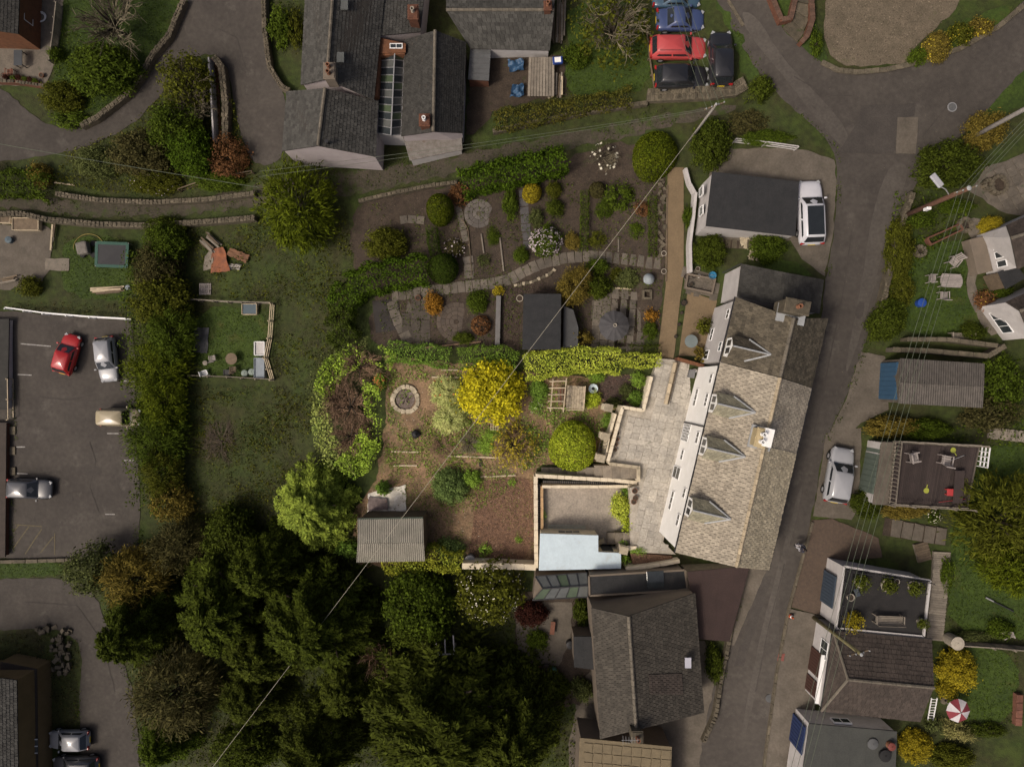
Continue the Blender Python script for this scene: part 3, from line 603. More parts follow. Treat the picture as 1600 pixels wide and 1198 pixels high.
# patches and repairs in the junction, worn wheel lines
zone('road_patch', [(1345, 165), (1430, 162), (1428, 182), (1402, 186), (1396, 240), (1310, 238), (1340, 190)], asphalt_new, .055, .03, 0)
zone('road_patch', [(1402, 184), (1434, 184), (1430, 241), (1399, 240)], concrete, .06, .02, 0)
zone('road_patch', [(1190, 900), (1206, 900), (1162, 1040), (1146, 1040)], asphalt_new, .055, .05, 0)
zone('road_patch', [(1255, 610), (1266, 612), (1225, 800), (1212, 798)], asphalt_new, .055, .05, 0)
worn = mat('asphalt_worn', (.074, .065, .056), (.056, .049, .042), scale=.6, fine=.2)
zone('road_patch', [(1392, 250), (1425, 262), (1392, 340), (1370, 430), (1345, 520), (1318, 600), (1330, 520), (1350, 420), (1362, 330)], worn, .05, .03, 2, seed=11)
zone('road_patch', [(1150, 20), (1180, 20), (1222, 95), (1290, 160), (1330, 215), (1320, 240), (1262, 170), (1195, 90)], worn, .05, .03, 2, seed=12)
zone('road_patch', [(1248, 760), (1256, 762), (1205, 960), (1166, 1150), (1156, 1150), (1196, 950)], worn, .05, .03, 2, seed=13)
# hard standings and paths
zone('driveway', [(1108, 230), (1200, 232), (1262, 235), (1303, 250), (1306, 280), (1302, 362), (1288, 432), (1252, 405), (1235, 376), (1110, 376)], concrete, .05, .06, 0)
zone('gravel_drive', [(1290, -160), (1292, 0), (1286, 60), (1300, 95), (1330, 106), (1385, 103), (1420, 98), (1425, 78), (1455, 50), (1490, 20), (1500, 0), (1520, -160)], gravel_m, .05, .15, 1)
zone('pavement', [(1234, 950), (1286, 962), (1272, 1110), (1256, 1198), (1250, 1330), (1186, 1330), (1194, 1190), (1214, 1050)], concrete, .09, .03, 0)
zone('driveway', [(1268, 812), (1300, 810), (1345, 828), (1372, 840), (1378, 870), (1292, 876), (1286, 962), (1236, 948), (1252, 880)], mat('brick_pavers', (.085, .06, .043), (.062, .045, .034), scale=5, fine=.35), .06, .03, 0)
zone('driveway', [(1345, 550), (1382, 556), (1388, 640), (1345, 660), (1320, 690), (1290, 690), (1322, 622)], concrete, .06, .06, 0, seed=9)
zone('forecourt', [(1290, 676), (1345, 668), (1342, 790), (1330, 812), (1270, 806), (1282, 730)], concrete, .055, .05, 0, seed=2)
zone('path', [(1043, 262), (1068, 262), (1068, 430), (1062, 470), (1054, 548), (1040, 620), (1012, 640), (1028, 546), (1040, 446)], resin, .06, .0, 0)
zone('courtyard', [(1074, 455), (1120, 470), (1104, 556), (1060, 556)], resin, .07, .0, 0)
zone('track', [(425, 282), (520, 272), (640, 258), (760, 234), (900, 205), (1000, 187), (1090, 172), (1150, 160), (1150, 176), (1090, 190), (1000, 208), (900, 228), (760, 262), (640, 288), (560, 304), (440, 316), (300, 336), (150, 340), (0, 324), (-160, 310), (-160, 285), (0, 302), (150, 318), (300, 316)], mat('track_dirt', (.062, .050, .038), (.034, .032, .018), scale=.9, fine=.45, bump=.5, stain=((.036, .05, .01), .6, .52)), .05, .22, 1, seed=6)
zone('patio', [(0, -100), (98, -100), (100, 0), (94, 60), (84, 105), (72, 134), (0, 134), (-160, 134), (-160, -100)], paving_dim, .05, .05, 0)
zone('patio', [(-160, 348), (70, 352), (84, 362), (80, 420), (60, 448), (0, 452), (-160, 452)], concrete, .05, .15, 0, seed=4)
zone('patio', [(1540, 262), (1600, 240), (1700, 240), (1700, 345), (1598, 338), (1560, 330), (1535, 310), (1515, 300)], paving_dim, .05, .08, 0, seed=8)
zone('path', [(1512, 340), (1545, 345), (1548, 380), (1528, 420), (1522, 450), (1545, 500), (1560, 520), (1545, 525), (1522, 490), (1508, 450), (1512, 420), (1525, 385), (1508, 360)], paving_dim, .06, .08, 1, seed=8)
zone('yard', [(738, 80), (880, 90), (886, 150), (830, 158), (770, 175), (740, 212), (728, 210)], soil, .05, .15, 0, seed=3)
zone('yard', [(905, 1000), (1100, 1000), (1115, 1030), (1112, 1130), (1095, 1330), (880, 1330), (890, 1150), (900, 1100)], concrete, .03, .1, 0, seed=3)
zone('garden_soil', [(565, 310), (640, 300), (720, 286), (830, 270), (900, 245), (985, 215), (1040, 262), (1043, 410), (1036, 440), (1026, 548), (780, 548), (600, 545), (572, 520), (590, 455), (555, 430), (545, 350)], soil, .03, .25, 1, seed=5)
zone('garden_soil', [(805, 925), (905, 925), (925, 1030), (905, 1100), (800, 1110)], soil, .04, .2, 0, seed=6)
zone('garden_path', [(806, 960), (850, 940), (893, 940), (893, 1000), (872, 1040), (836, 1042), (808, 1020)], concrete, .055, .1, 0, seed=6)
zone('pavement', [(1166, 884), (1200, 884), (1184, 920), (1146, 1008), (1134, 1006)], concrete, .07, .04, 0, seed=15)
# lawns
LAWNS = {
 'a': [(884, 0), (1008, 0), (1012, 60), (1018, 140), (950, 150), (880, 150), (890, 80)], 'b': [(305, 478), (425, 482), (412, 590), (330, 588), (300, 560)],
 'c': [(1412, 370), (1470, 380), (1505, 372), (1520, 395), (1508, 430), (1508, 460), (1530, 500), (1530, 520), (1480, 530), (1420, 520), (1395, 500), (1420, 430)],
 'd': [(1500, 700), (1600, 690), (1700, 690), (1700, 1000), (1600, 1000), (1480, 985), (1482, 880), (1490, 800)], 'e': [(1490, 1010), (1592, 1018), (1588, 1130), (1480, 1125), (1478, 1050)],
 'f': [(100, -100), (290, -100), (284, 0), (262, 55), (236, 84), (218, 114), (190, 148), (150, 180), (100, 200), (80, 170), (84, 110), (98, 40)],
 'g': [(100, 370), (210, 372), (214, 470), (110, 466), (96, 430)], 'h': [(-100, 878), (0, 878), (105, 876), (112, 898), (0, 903), (-100, 904)],
 'i': [(1180, 400), (1250, 410), (1278, 436), (1200, 425)], 'j': [(1200, 0), (1226, 50), (1276, 96), (1296, 100), (1282, 60), (1262, 0)], 'k': [(1140, 0), (1165, 55), (1196, 118), (1160, 130), (1148, 60), (1110, 0)],
 'l': [(1558, 110), (1600, 92), (1700, 92), (1700, 200), (1600, 160), (1540, 195), (1500, 216), (1545, 170)], 'm': [(1410, 110), (1450, 98), (1530, 62), (1590, 12), (1560, 10), (1480, 45), (1425, 80)]}
for i, (k, v) in enumerate(LAWNS.items()): zone('lawn', v, grass_m, .035, .2, 1, seed=i + 20)
leaf_grass = leaf('grass', (.050, .078, .013), (.032, .054, .010), .65, .6); leaf_grass_dry = leaf('dry_grass', (.064, .058, .022), (.04, .042, .013), .4, .6)
GR = dict(a='mown lawn blades beside the parked cars', b='green grass of the small fenced allotment', c='mown lawn around the white garden table', d='long lawn below the decked garage', e='small square lawn beside the golden bush', f='lawn sloping beside the bare tree and bend in the lane', g='rough grass round the trampoline', h='grass strip below the car park')
for i, (k, lb) in enumerate(GR.items()): scatter('grass', LAWNS[k], 85, .065, leaf_grass, .07, lb, 'grass', .3, .6, .8, 50 + i)
scatter('grass', [(300, 345), (400, 330), (540, 320), (560, 430), (520, 560), (480, 700), (430, 800), (300, 820), (300, 620), (420, 600), (432, 470), (296, 462)], 42, .075, leaf_grass, .14, 'rough meadow grass between the long hedge and the gardens', 'grass', .3, .6, .8, 70, patch=.35)
scatter('grass', [(300, 345), (400, 330), (540, 320), (560, 430), (520, 560), (480, 700), (430, 800), (300, 820), (300, 620), (420, 600), (432, 470), (296, 462)], 26, .09, leaf_grass_dry, .16, 'dry brown grass patches across the meadow', 'grass', .25, .5, .9, 71, patch=.55)
scatter('grass', [(0, 250), (200, 290), (420, 270), (760, 222), (1010, 165), (1100, 160), (1110, 182), (1000, 206), (860, 240), (700, 270), (560, 300), (430, 330), (200, 345), (0, 335)], 26, .08, leaf_grass, .14, 'weeds and grass along the banks of the dirt track', 'grass', .35, .6, .8, 72, patch=.45)
# ================================================================ THE WHITE COTTAGE ROW
def off_pt(a, b, t): return a.lerp(b, t)
def dormer(parent, x, y, A, B, E, F, wd=1.25, m=None):
    """gabled roof dormer standing on the slope A-B (eave) / E-F (ridge); x, y: front face middle in the photograph"""
    m = m or tile_dormer; zf = 7.8; c = P(x, y, zf - .45); u = (B - A).normalized(); u.z = 0; u.normalize(); n = Vector((u.y, -u.x, 0))
    if n.x > 0: n = -n
    zt = zf + .2; ze = zf - .42; bot = 6.25; back = -n * 2.55; p = c.copy()
    fl = Vector((p.x, p.y, 0)) - u * wd / 2; fr = Vector((p.x, p.y, 0)) + u * wd / 2; mid = Vector((p.x, p.y, 0)); Z = lambda v, z: Vector((v.x, v.y, z))
    b = MB(); b.add([Z(fl, bot), Z(fr, bot), Z(fr, ze), Z(mid, zt - .08), Z(fl, ze), Z(fl + back * .55, bot), Z(fr + back * .55, bot), Z(fr + back * .55, ze), Z(mid + back * .9, zt - .08), Z(fl + back * .55, ze)],
          [(0, 1, 2, 3, 4), (1, 6, 7, 2), (5, 0, 4, 9)]); d = b.build('dormer', white, parent)
    o = u * .12; f = n * .02; up = Vector((0, 0, .02))
    eL0, eR0, r0 = Z(fl - o + f, ze - .1), Z(fr + o + f, ze - .1), Z(mid + f, zt); eL1, eR1, r1 = Z(fl - o + back * .45, ze - .1), Z(fr + o + back * .45, ze - .1), Z(mid + back, zt)
    s = MB(); slope_slab(s, eL0, eL1, r1, r0, .06); slope_slab(s, eR0, eR1, r1, r0, .06)
    tiles_into(s, eL0 + up, eL1 + up, r1 + up, r0 + up, .26, .22, .02, int(y)); tiles_into(s, eR0 + up, eR1 + up, r1 + up, r0 + up, .26, .22, .02, int(y) + 1); s.build('dormer_roof', m, d, kind='stuff')
    s = MB(); s.tube([r0 + up * 2, r1 + up * 2], .06, 6); s.tube([eL1 + up * 3, r1 + up * 2], .07, 6); s.tube([eR1 + up * 3, r1 + up * 2], .07, 6); s.build('lead_valley', lead, d)
    for s_ in (-.27, .27): window(d, Vector((p.x, p.y, (bot + ze) / 2 + .22)) + u * s_, u, n, .46, .85, (0, 1), t=.04) if False else MB().hexa(
        [Vector((p.x, p.y, ze - .82)) + u * (s_ - .2) + n * .004, Vector((p.x, p.y, ze - .82)) + u * (s_ + .2) + n * .004, Vector((p.x, p.y, ze - .02)) + u * (s_ + .2) + n * .004, Vector((p.x, p.y, ze - .02)) + u * (s_ - .2) + n * .004],
        [Vector((p.x, p.y, ze - .82)) + u * (s_ - .2) + n * .02, Vector((p.x, p.y, ze - .82)) + u * (s_ + .2) + n * .02, Vector((p.x, p.y, ze - .02)) + u * (s_ + .2) + n * .02, Vector((p.x, p.y, ze - .02)) + u * (s_ - .2) + n * .02]).build('pane', glass, d)
    return d
zE, zRd, zE2 = 6.0, 8.6, 5.6
def lerp2(a, b, y): t = (y - a[1]) / (b[1] - a[1]); return (a[0] + (b[0] - a[0]) * t, y)
LE = ((1150, 464), (1055.6, 863)); RI = ((1240, 497), (1150.3, 885.7)); RE = ((1293, 497), (1200, 890))
# property house (two joined cottages), from the break at y = 570 down
hs, H1 = gable('white_cottage', 'long white rendered cottage with three dormers and pale stone tiled roof beside the road', lerp2(*LE, 566), LE[1], lerp2(*RE, 606), RE[1], lerp2(*RI, 590), RI[1], zE, zE2, zRd, -.3, tile_stone, white, .30, .28, .22, rm=ridge_m, seed=3, tk=.05)
u1 = (H1['B'] - H1['A']); u1.z = 0; u1.normalize(); n1 = Vector((u1.y, -u1.x, 0)); n1 = -n1 if n1.x > 0 else n1
for (x, y) in ((1117, 630), (1101.5, 698), (1079, 794)): dormer(hs, x, y, H1['A'], H1['B'], H1['E'], H1['F'])
def wall_pt(t, z): q = H1['a'].lerp(H1['b'], t); return Vector((q.x, q.y, z))
for (t, z, w, h, br) in ((.07, 4.3, .9, 1.1, (1, 0)), (.19, 4.4, 1.2, 1.1, (2, 0)), (.18, 1.5, 1.7, 1.2, (2, 0)), (.40, 4.4, 1.1, 1.1, (1, 0)), (.52, 1.5, 1.0, 1.1, (1, 0)), (.71, 4.4, .9, 1.1, (1, 0)), (.79, 1.5, 1.8, 1.2, (2, 0)), (.86, 4.4, 1.1, 1.1, (1, 0))):
    window(hs, wall_pt(t, z), u1, n1, w * .8, h * .62, br)
for t in (.365, .415): window(hs, wall_pt(t, 1.08), u1, n1, .72, 2.05, (2, 4), name='glazed_door')
window(hs, wall_pt(.63, 1.08), u1, n1, .95, 2.05, (0, 1), name='front_door')
MB().bar(H1['A'] + n1 * .06 + Vector((0, 0, -.02)), H1['B'] + n1 * .06 + Vector((0, 0, -.02)), .11, .09).build('gutter', black_pl, hs)
MB().bar(H1['D'] + Vector((.06, 0, -.02)), H1['C'] + Vector((.06, 0, -.02)), .11, .09).build('gutter', black_pl, hs)
dp = wall_pt(.335, 0) + n1 * .06
MB().tube([dp + Vector((0, 0, .1)), dp + Vector((0, 0, 5.85))], .055, 8).build('drainpipe', black_pl, hs)
ang1 = math.atan2(u1.y, u1.x)
ch = chimney(hs, 1190, 684, 7.6, 9.4, .6, 1.15, ang1 - math.pi / 2, ochre_pale, 2, upvc)
cq = P(1202, 684, 9.6); MB().box((cq.x, cq.y, 8.6), (.6, 1.2, 1.8), ang1 - math.pi / 2).build('chimney_stack', white, hs, bevel=.02)
cb = P(1189, 684, 8.35); MB().box((cb.x, cb.y, 8.3), (1.5, 1.5, .12), ang1 - math.pi / 2).build('lead_flashing', lead, hs)
# road-side patch of greener clay tiles on the southern half
q = MB(); a0 = H1['D'].lerp(H1['C'], .36); e0 = H1['E'].lerp(H1['F'], .36); up = Vector((.012, 0, .035)); a1 = H1['C']; e1_ = H1['F']
tiles_into(q, a0 + up, a1 + up, e1_ + up, e0 + up, .28, .33, .055, 77); q.build('lichen_roof_tiles', tile_lichen, hs, kind='stuff')
# the neighbour's half of the row
hn, H2 = gable('white_cottage', 'white cottage at the upper part of the row with a mossy brown tiled roof', LE[0], lerp2(*LE, 565), RE[0], lerp2(*RE, 605), RI[0], lerp2(*RI, 589), zE, zE2, zRd, -.3, tile_mossy, white_dim, .28, .27, .22, rm=ridge_dk, seed=9, tk=.045)
dormer(hn, 1141, 541, H2['A'], H2['B'], H2['E'], H2['F'], m=tile_mossy)
for (t, z, w, h) in ((.2, 4.4, .9, 1.1), (.5, 1.5, 1.2, 1.1), (.75, 4.4, .9, 1.1), (.86, 1.3, .9, 1.9)):
    qq = H2['a'].lerp(H2['b'], t); window(hn, (qq.x, qq.y, z), u1, n1, w * .8, h * .62, (1, 0))
MB().bar(H2['A'] + n1 * .06, H2['B'] + n1 * .06, .11, .09).build('gutter', black_pl, hn)
chimney(hn, 1247, 479, 7.4, 9.6, 1.5, .8, -.2, stone, 1)
q2 = P(1240, 490, 8.6); MB().box((q2.x, q2.y, 8.2), (1.9, 1.2, .1), -.2).build('lead_flashing', lead, hn)
# lower end cottage with dark slates
he, H3 = gable('end_cottage', 'lower end cottage with dark speckled slate roof touching the mossy row', (1158.5, 412), (1152, 463), (1287, 437), (1280, 490), (1228, 426), (1222, 478), 4.9, 4.3, 5.6, .2, slate_dk, white_dim, .3, .24, .15, seed=12, ridge=False)
MB().bar(H3['A'], H3['A'].lerp(H3['D'], .02) + Vector((-1.4, -.6, -.2)), .08, .1).build('barge_board', black_pl, he)
# ================================================================ OTHER BUILDINGS
g1, _ = flat('garage', 'white garage with a flat black felt roof beside the white saloon car', [(1113, 268), (1249, 284), (1243, 369), (1103, 353)], 3.6, .2, felt, white_dim, 'garage')
for i in range(2): q = P(1098, 300 + i * 30, 2.2); window(g1, (q.x - .1 + i * .0, q.y, 2.3), (0, 1, 0), (-1, 0, 0), .7, 1.0, (0, 1), t=.08)
# slate farmhouse group at the top
zb = -3.4
b1, B1 = gable('slate_house', 'large slate roofed house with a white gable and terracotta chimney at the top edge', (480, -60), (470, 133), (606, -60), (584, 157), (524, -60), (511, 124), .6, .6, 3.0, zb, slate, pink, .32, .26, .2, seed=21)
chimney(b1, 514, 110, 2.0, 3.6, .75, 1.1, 0, tan, 2); chimney(b1, 645, 18, -.6, 1.2, .7, 1.0, 0, brick, 1, pale_pot)
for (x, y) in ((538, 8), (532, 90)): q = P(x, y, 2.6); MB().box((q.x, q.y, q.z), (.55, .75, .1)).build('skylight', glass_pale, b1)
gable('slate_wing', 'slate roofed rear wing joining the large house to the brick wall panel', (594, -60), (590, 57), (668, -60), (657, 50), (597, -60), (592, 56), .5, -.4, .56, zb, slate, pink, .32, .26, .05, seed=23, ridge=False)
b2, B2 = gable('slate_house', 'lower slate roofed house with pale pink end wall beside the lane', (448, 143), (441, 236), (591, 158), (587, 245), (508, 138), (497, 228), .2, .2, 2.4, zb, slate, pink, .32, .26, .12, seed=25)
q = P(511, 222, 2.4); MB().lathe((q.x, q.y, 1.9), [(.1, 0), (.1, .55), (.16, .6), (.16, .7)], 8).build('flue', black_pl, b2)
b3, B3 = gable('slate_house', 'narrow slate roofed barn house right of the glass roofed passage', (633, 62), (627, 213), (728, 66), (723, 208), (680, 48), (677, 206), -.2, -.4, 1.6, zb, slate_dk, pink, .26, .22, .15, seed=28, missing=.02)
chimney(b3, 663, 187, .6, 2.1, .7, .8, 0, brick, 1, upvc)
def glazed_roof(name, label, e0, e1, r1, r0, f0, f1, n, z0, fm, gm, wm, zb_, cat='conservatory'):
    """two glazed slopes with bars on a low wall: eave line e0-e1, ridge r0-r1, other eave f0-f1 (world points)"""
    c = (e0 + e1 + f0 + f1) / 4; t = thing(name, label, cat, (c.x, c.y, zb_)); w = MB()
    w.prism([p[:2] for p in inset([e0, e1, f1, f0], .06)], zb_, z0 - .06); w.build('wall', wm, t)
    k = 0
    for (a, b) in ((e0, e1), (f0, f1)):
        for i in range(n):
            p = [a.lerp(b, i / n), a.lerp(b, (i + 1) / n), r0.lerp(r1, (i + 1) / n), r0.lerp(r1, i / n)]; c2 = sum(p, Vector()) / 4; p = [v.lerp(c2, .04) for v in p]; d = Vector((0, 0, .02))
            MB().hexa([v - d for v in p], p).build('glass_pane', gm[k % len(gm)], t); k += 1
        for i in range(n + 1): MB().bar(a.lerp(b, i / n) + Vector((0, 0, .03)), r0.lerp(r1, i / n) + Vector((0, 0, .03)), .05, .07).build('glazing_bar', fm, t)
        MB().bar(a, b, .08, .1).build('eaves_beam', fm, t)
    MB().bar(r0 + Vector((0, 0, .06)), r1 + Vector((0, 0, .06)), .09, .09).build('ridge_bar', fm, t)
    return t
glazed_roof('glazed_passage', 'long narrow glass roofed passage between two slate houses', P(592, 84, -.6), P(590, 208, -.6), P(611, 212, .1), P(617, 82, .1), P(632, 84, -.6), P(627, 210, -.6), 11, -.6, galv, [glass, glass_pale, glass, glass_gr], white_dim, zb)
pw = flat('brick_gable_wall', 'orange brick wall panel above the glass roofed passage', [(588, 58), (634, 68), (634, 82), (592, 84), (590, 150), (582, 156)], .3, zb, brick_or, brick_or, 'wall')[0]
q = P(619, 72, .35); window(pw, (q.x, q.y, .32), (1, 0, 0), (0, 0, 1), 1.0, .4, (1, 0))
w3 = flat('yard_wall', 'weathered whitewashed low yard roof below the narrow barn house', [(630, 214), (721, 209), (723, 234), (640, 251)], -1.7, zb, mat('whitewash', (.20, .185, .17), (.13, .115, .10), scale=2.5, fine=.3, stain=((.12, .08, .06), 1.2, .6)), white_dim, 'outbuilding')[0]
b4, _ = gable('slate_outbuilding', 'long grey slate outbuilding beside the timber pile at the top', (697, -70), (868, -70), (735, 76), (859, 79), (697, 16), (866, 16), -.3, -.9, .9, zb, slate, white_dim, .34, .28, .12, seed=33)
chimney(b4, 856, 8, .3, 1.5, .5, .6, 0, brick, 1)
q = P(811, 86, -1.6); window(b4, (q.x, q.y + .35, -1.9), (1, 0, 0), (0, -1, 0), 1.6, .8, (2, 0), t=.1)
q = flat('lean_to', 'small grey metal lean to roof joining the slate outbuilding', [(735, 74), (767, 78), (764, 126), (731, 124)], -1.2, zb, zinc, brick, 'outbuilding')[0]
for k in range(6): a = P(731 + .7 * (6 - k), 82 + k * 8, -1.2); MB().bar(a + Vector((.05, 0, .02)), P(765, 84 + k * 8, -1.2) + Vector((-.05, 0, .02)), .06, .04).build('seam', zinc, q)
# brick house in the top left corner
bt, BT = gable('brick_house', 'orange brick house corner with slate roof at the upper left', (-160, -80), (-160, 46), (33, -80), (28, 53), (-60, -80), (-62, 40), -4.6, -4.6, -3.0, -7.9, slate_dk, brick_or, .3, .26, .1, seed=35)
q = P(40, 28, -6.0); window(bt, (BT['c'].x, q.y, -5.9), (0, 1, 0), (1, 0, 0), 1.0, 1.1, (1, 0), t=.08)
# stone neighbour below the cottage
f1, F1 = gable('stone_house', 'broad brown tiled house with tan gable wall below the cottage plot', (924, 949), (938, 1154), (1086, 926), (1100, 1113), (982, 962), (994, 1140), 3.2, 3.2, 5.6, -.9, tile_grey, tan, .28, .24, .12, rm=ridge_dk, seed=41)
chimney(f1, 996, 1152, 3.6, 6.4, .7, .7, 0, stone, 1)
q = P(1075, 1035, 4.1); o = MB().box((q.x, q.y, q.z), (.45, .75, .06)); o = o.build('skylight', mat('bright_skylight', (.42, .42, .47), (.38, .38, .43), rough=.15, scale=2, fine=0), f1); o.rotation_euler.y = 0
q = MB(); A, B, E, F = F1['D'], F1['C'], F1['E'], F1['F']; up = Vector((.02, 0, .05)); g = lambda t, s: A.lerp(B, t).lerp(E.lerp(F, t), s)
tiles_into(q, g(.62, .3) + up, g(.80, .3) + up, g(.72, .78) + up, g(.55, .78) + up, .28, .24, .03, 4); q.build('patched_roof_tiles', tile_brown, f1, kind='stuff')
ae = P(985, 1158, 7.2); b = MB().tube([P(996, 1152, 6.3), ae], .02, 5)
for k in range(6): c = ae + Vector((-.5 + k * .2, .1, 0)); b.bar(c - Vector((0, .3 - k * .03, 0)), c + Vector((0, .3 - k * .03, 0)), .015, .015)
b.bar(ae - Vector((.6, -.1, 0)), ae + Vector((.6, .1, 0)), .02, .02).build('aerial', galv, f1)
fe, _ = flat('flat_extension', 'black flat roofed extension against the tan gable', [(920, 899), (1070, 890), (1074, 921), (921, 930)], 1.6, -1.5, felt, tan, 'extension', kerb=.08)
q = P(1024, 905, 1.66); MB().box((q.x, q.y, 1.66), (1.3, 1.3, .12), .05).build('skylight', glass, fe, bevel=.02)
glazed_roof('conservatory', 'grey hipped glass conservatory left of the black flat roof', P(836, 900, .6), P(917, 894, .6), P(919, 914, 1.1), P(848, 919, 1.1), P(832, 937, .6), P(918, 932, .6), 5, .6, dark_metal, [glass_pale, glass_pale, glass_gr], tan, -1.8)
MB  # maroon roof beside the road
fm, _ = flat('maroon_outbuilding', 'low maroon flat roofed outbuilding between the stone house and the road', [(1074, 893), (1172, 884), (1140, 1002), (1090, 998)], 2.3, -.3, felt_br, stone, 'outbuilding')
qn, _ = flat('annex', 'tan tiled annex roof cut by the bottom edge of the photo', [(906, 1152), (1050, 1166), (1046, 1300), (900, 1300)], 2.4, -.9, mat('tan_tile', (.17, .135, .082), (.13, .105, .065), scale=2, fine=.25), tan, 'building')
tm = MATS['tan_tile']; k = 0
for iy in range(3):
    for ix in range(9):
        x = 912 + ix * 15.2 + iy * -.3; y = 1160 + iy * 15 + ix * 1.4
        q = P(x + 7, y + 7, 2.43); inst('roof_slab', SLABS[k % 6], tm, qn, q, (.66, .66, .05), (0, 0, -.1)); k += 1
wl_, _ = flat('grey_lean_to', 'dark grey lean to roof against the left side of the stone house', [(896, 994), (926, 994), (929, 1046), (897, 1042)], .9, -1.6, felt, tan, 'outbuilding')
# right-hand garages and houses
gk, K1 = gable('garage', 'speckled sheet roofed garage with a blue door facing the road', (1407, 560), (1538, 568), (1404, 630), (1535, 637), (1406, 597), (1537, 604), 5.3, 5.3, 5.8, 2.4, fibre, concrete, .3, .25, .1, cat='garage', corr=True, ridge=False)
def door_on(parent, p0, p1, z0, z1, m, n_rib=8, name='garage_door', proud=.06):
    u = Vector((p1.x - p0.x, p1.y - p0.y, 0)); L = u.length; u.normalize(); n = Vector((u.y, -u.x, 0)); n = -n if n.x > 0 else n; b = MB(); c = (p0 + p1) / 2; a = math.atan2(u.y, u.x)
    o = MB().box((c.x + n.x * proud / 2, c.y + n.y * proud / 2, (z0 + z1) / 2), (L, proud, z1 - z0), a).build(name, m, parent)
    for i in range(n_rib): q = p0 + u * L * (i + .5) / n_rib + n * (proud + .012); MB().box((q.x, q.y, (z0 + z1) / 2), (L / n_rib * .8, .02, (z1 - z0) * .94), a).build('door_panel', m, o)
    return o
door_blue = plain('blue_door', (.035, .085, .15), .5); door_navy = plain('navy_door', (.02, .035, .10), .5); door_sl = plain('slate_blue_door', (.045, .062, .085), .5); door_green = plain('sage_door', (.10, .125, .105), .5); door_br = plain('brown_door', (.07, .035, .028), .5)
door_on(gk, K1['a'] + Vector((0, -.2, 0)), K1['d'] + Vector((0, .2, 0)), 2.7, 5.0, door_blue, proud=.16)
gd, D1 = flat('decked_garage', 'garage with a sage door whose roof is a brown timber deck', [(1378, 690), (1532, 697), (1512, 795), (1364, 788)], 4.9, 2.4, concrete, white_dim, 'garage')
door_on(gd, D1[0] + Vector((.12, -.5, 0)), D1[3] + Vector((.12, .7, 0)), 2.7, 4.7, door_green)
b = MB(); d0, d1, d2, d3 = [v.lerp(sum(D1, Vector()) / 4, .03) for v in (P(1397, 691, 4.9), P(1531, 698, 4.9), P(1511, 794, 4.9), P(1386, 787, 4.9))]
for i in range(44):
    a = d0.lerp(d1, (i + .06) / 44); c = d0.lerp(d1, (i + .94) / 44); e = d3.lerp(d2, (i + .94) / 44); f = d3.lerp(d2, (i + .06) / 44); h0 = Vector((0, 0, .01)); h1 = Vector((0, 0, .045 + random.uniform(0, .006))); b.hexa([a + h0, f + h0, e + h0, c + h0], [a + h1, f + h1, e + h1, c + h1])
b.build('deck_boards', deck_m, gd, kind='stuff')
gm, M1 = flat('terrace_garage', 'white garage with slate blue door and a black roof terrace on top', [(1318, 884), (1452, 906), (1442, 993), (1305, 980)], 5.2, 2.2, deck_bk, white_dim, 'garage', kerb=.14)
door_on(gm, M1[0].lerp(M1[3], .22), M1[0].lerp(M1[3], .75), 2.6, 4.5, door_sl, 10)
# brown hipped house
def hip_house():
    zE_, zR_ = 5.4, 7.0; A, B, C, D = P(1301, 984, zE_), P(1456, 998, zE_), P(1438, 1127, zE_), P(1283, 1110, zE_); E, F = P(1306, 1059, zR_), P(1464, 1074, zR_)
    F = F.lerp(E, .03); c = (A + B + C + D) / 4; t = thing('brown_house', 'brown tiled house with hipped front and brown garage doors facing the pavement', 'house', (c.x, c.y, 2.0)); E = E.lerp(F, .12)
    a, b_, cc, d = inset([A, B, C, D], .2); w = MB(); dn = Vector((0, 0, .14)); f = F.lerp(E, .04)
    bt_ = [Vector((p.x, p.y, 2.0)) for p in (a, b_, cc, d)]; w.add(bt_ + [a - dn, b_ - dn, cc - dn, d - dn, f - dn], [(0, 1, 5, 4), (1, 2, 6, 8, 5), (2, 3, 7, 6), (3, 0, 4, 7), (3, 2, 1, 0)]); w.build('wall', white_dim, t)
    s = MB(); slope_slab(s, A, B, F, E); slope_slab(s, D, C, F, E); s.add([A, D, E], [(0, 1, 2)]); r = s.build('roof', tile_brown, t); q = MB()
    tiles_into(q, A, B, F, E, .30, .30, .03, 51); tiles_into(q, D, C, F, E, .30, .27, .03, 52); tiles_into(q, A, D, E, E, .3, .28, .03, 53); q.build('roof_tiles', tile_brown, r, kind='stuff')
    q = MB(); n = 18
    for i in range(n): q.tube([E.lerp(F, (i + .02) / n) + dn * .3, E.lerp(F, (i + .98) / n) + dn * .3], [.12, .11], 7)
    for p in (A, D): q.tube([p + dn * .3, E + dn * .3], .09, 6)
    q.build('ridge_tiles', ridge_dk, r, kind='stuff')
    u = (d - a); u.z = 0; u.normalize(); nn = Vector((u.y, -u.x, 0)); nn = -nn if nn.x > 0 else nn; at = lambda k, z: Vector((*a.lerp(d, k)[:2], z))
    window(t, at(.3, 4.3), u, nn, 1.3, 1.1, (1, 0)); door_on(t, at(.38, 0), at(.70, 0), 2.3, 4.4, door_br, 8); door_on(t, at(.76, 0), at(.97, 0), 2.3, 4.4, door_br, 5)
    MB().bar(at(.36, 4.55) + nn * .1, at(1, 4.55) + nn * .1, .3, .1).build('door_canopy', upvc, t)
    MB().bar(A, D, .1, .09).build('gutter', black_pl, t); MB().bar(A, B, .1, .09).build('gutter', black_pl, t)
hip_house()
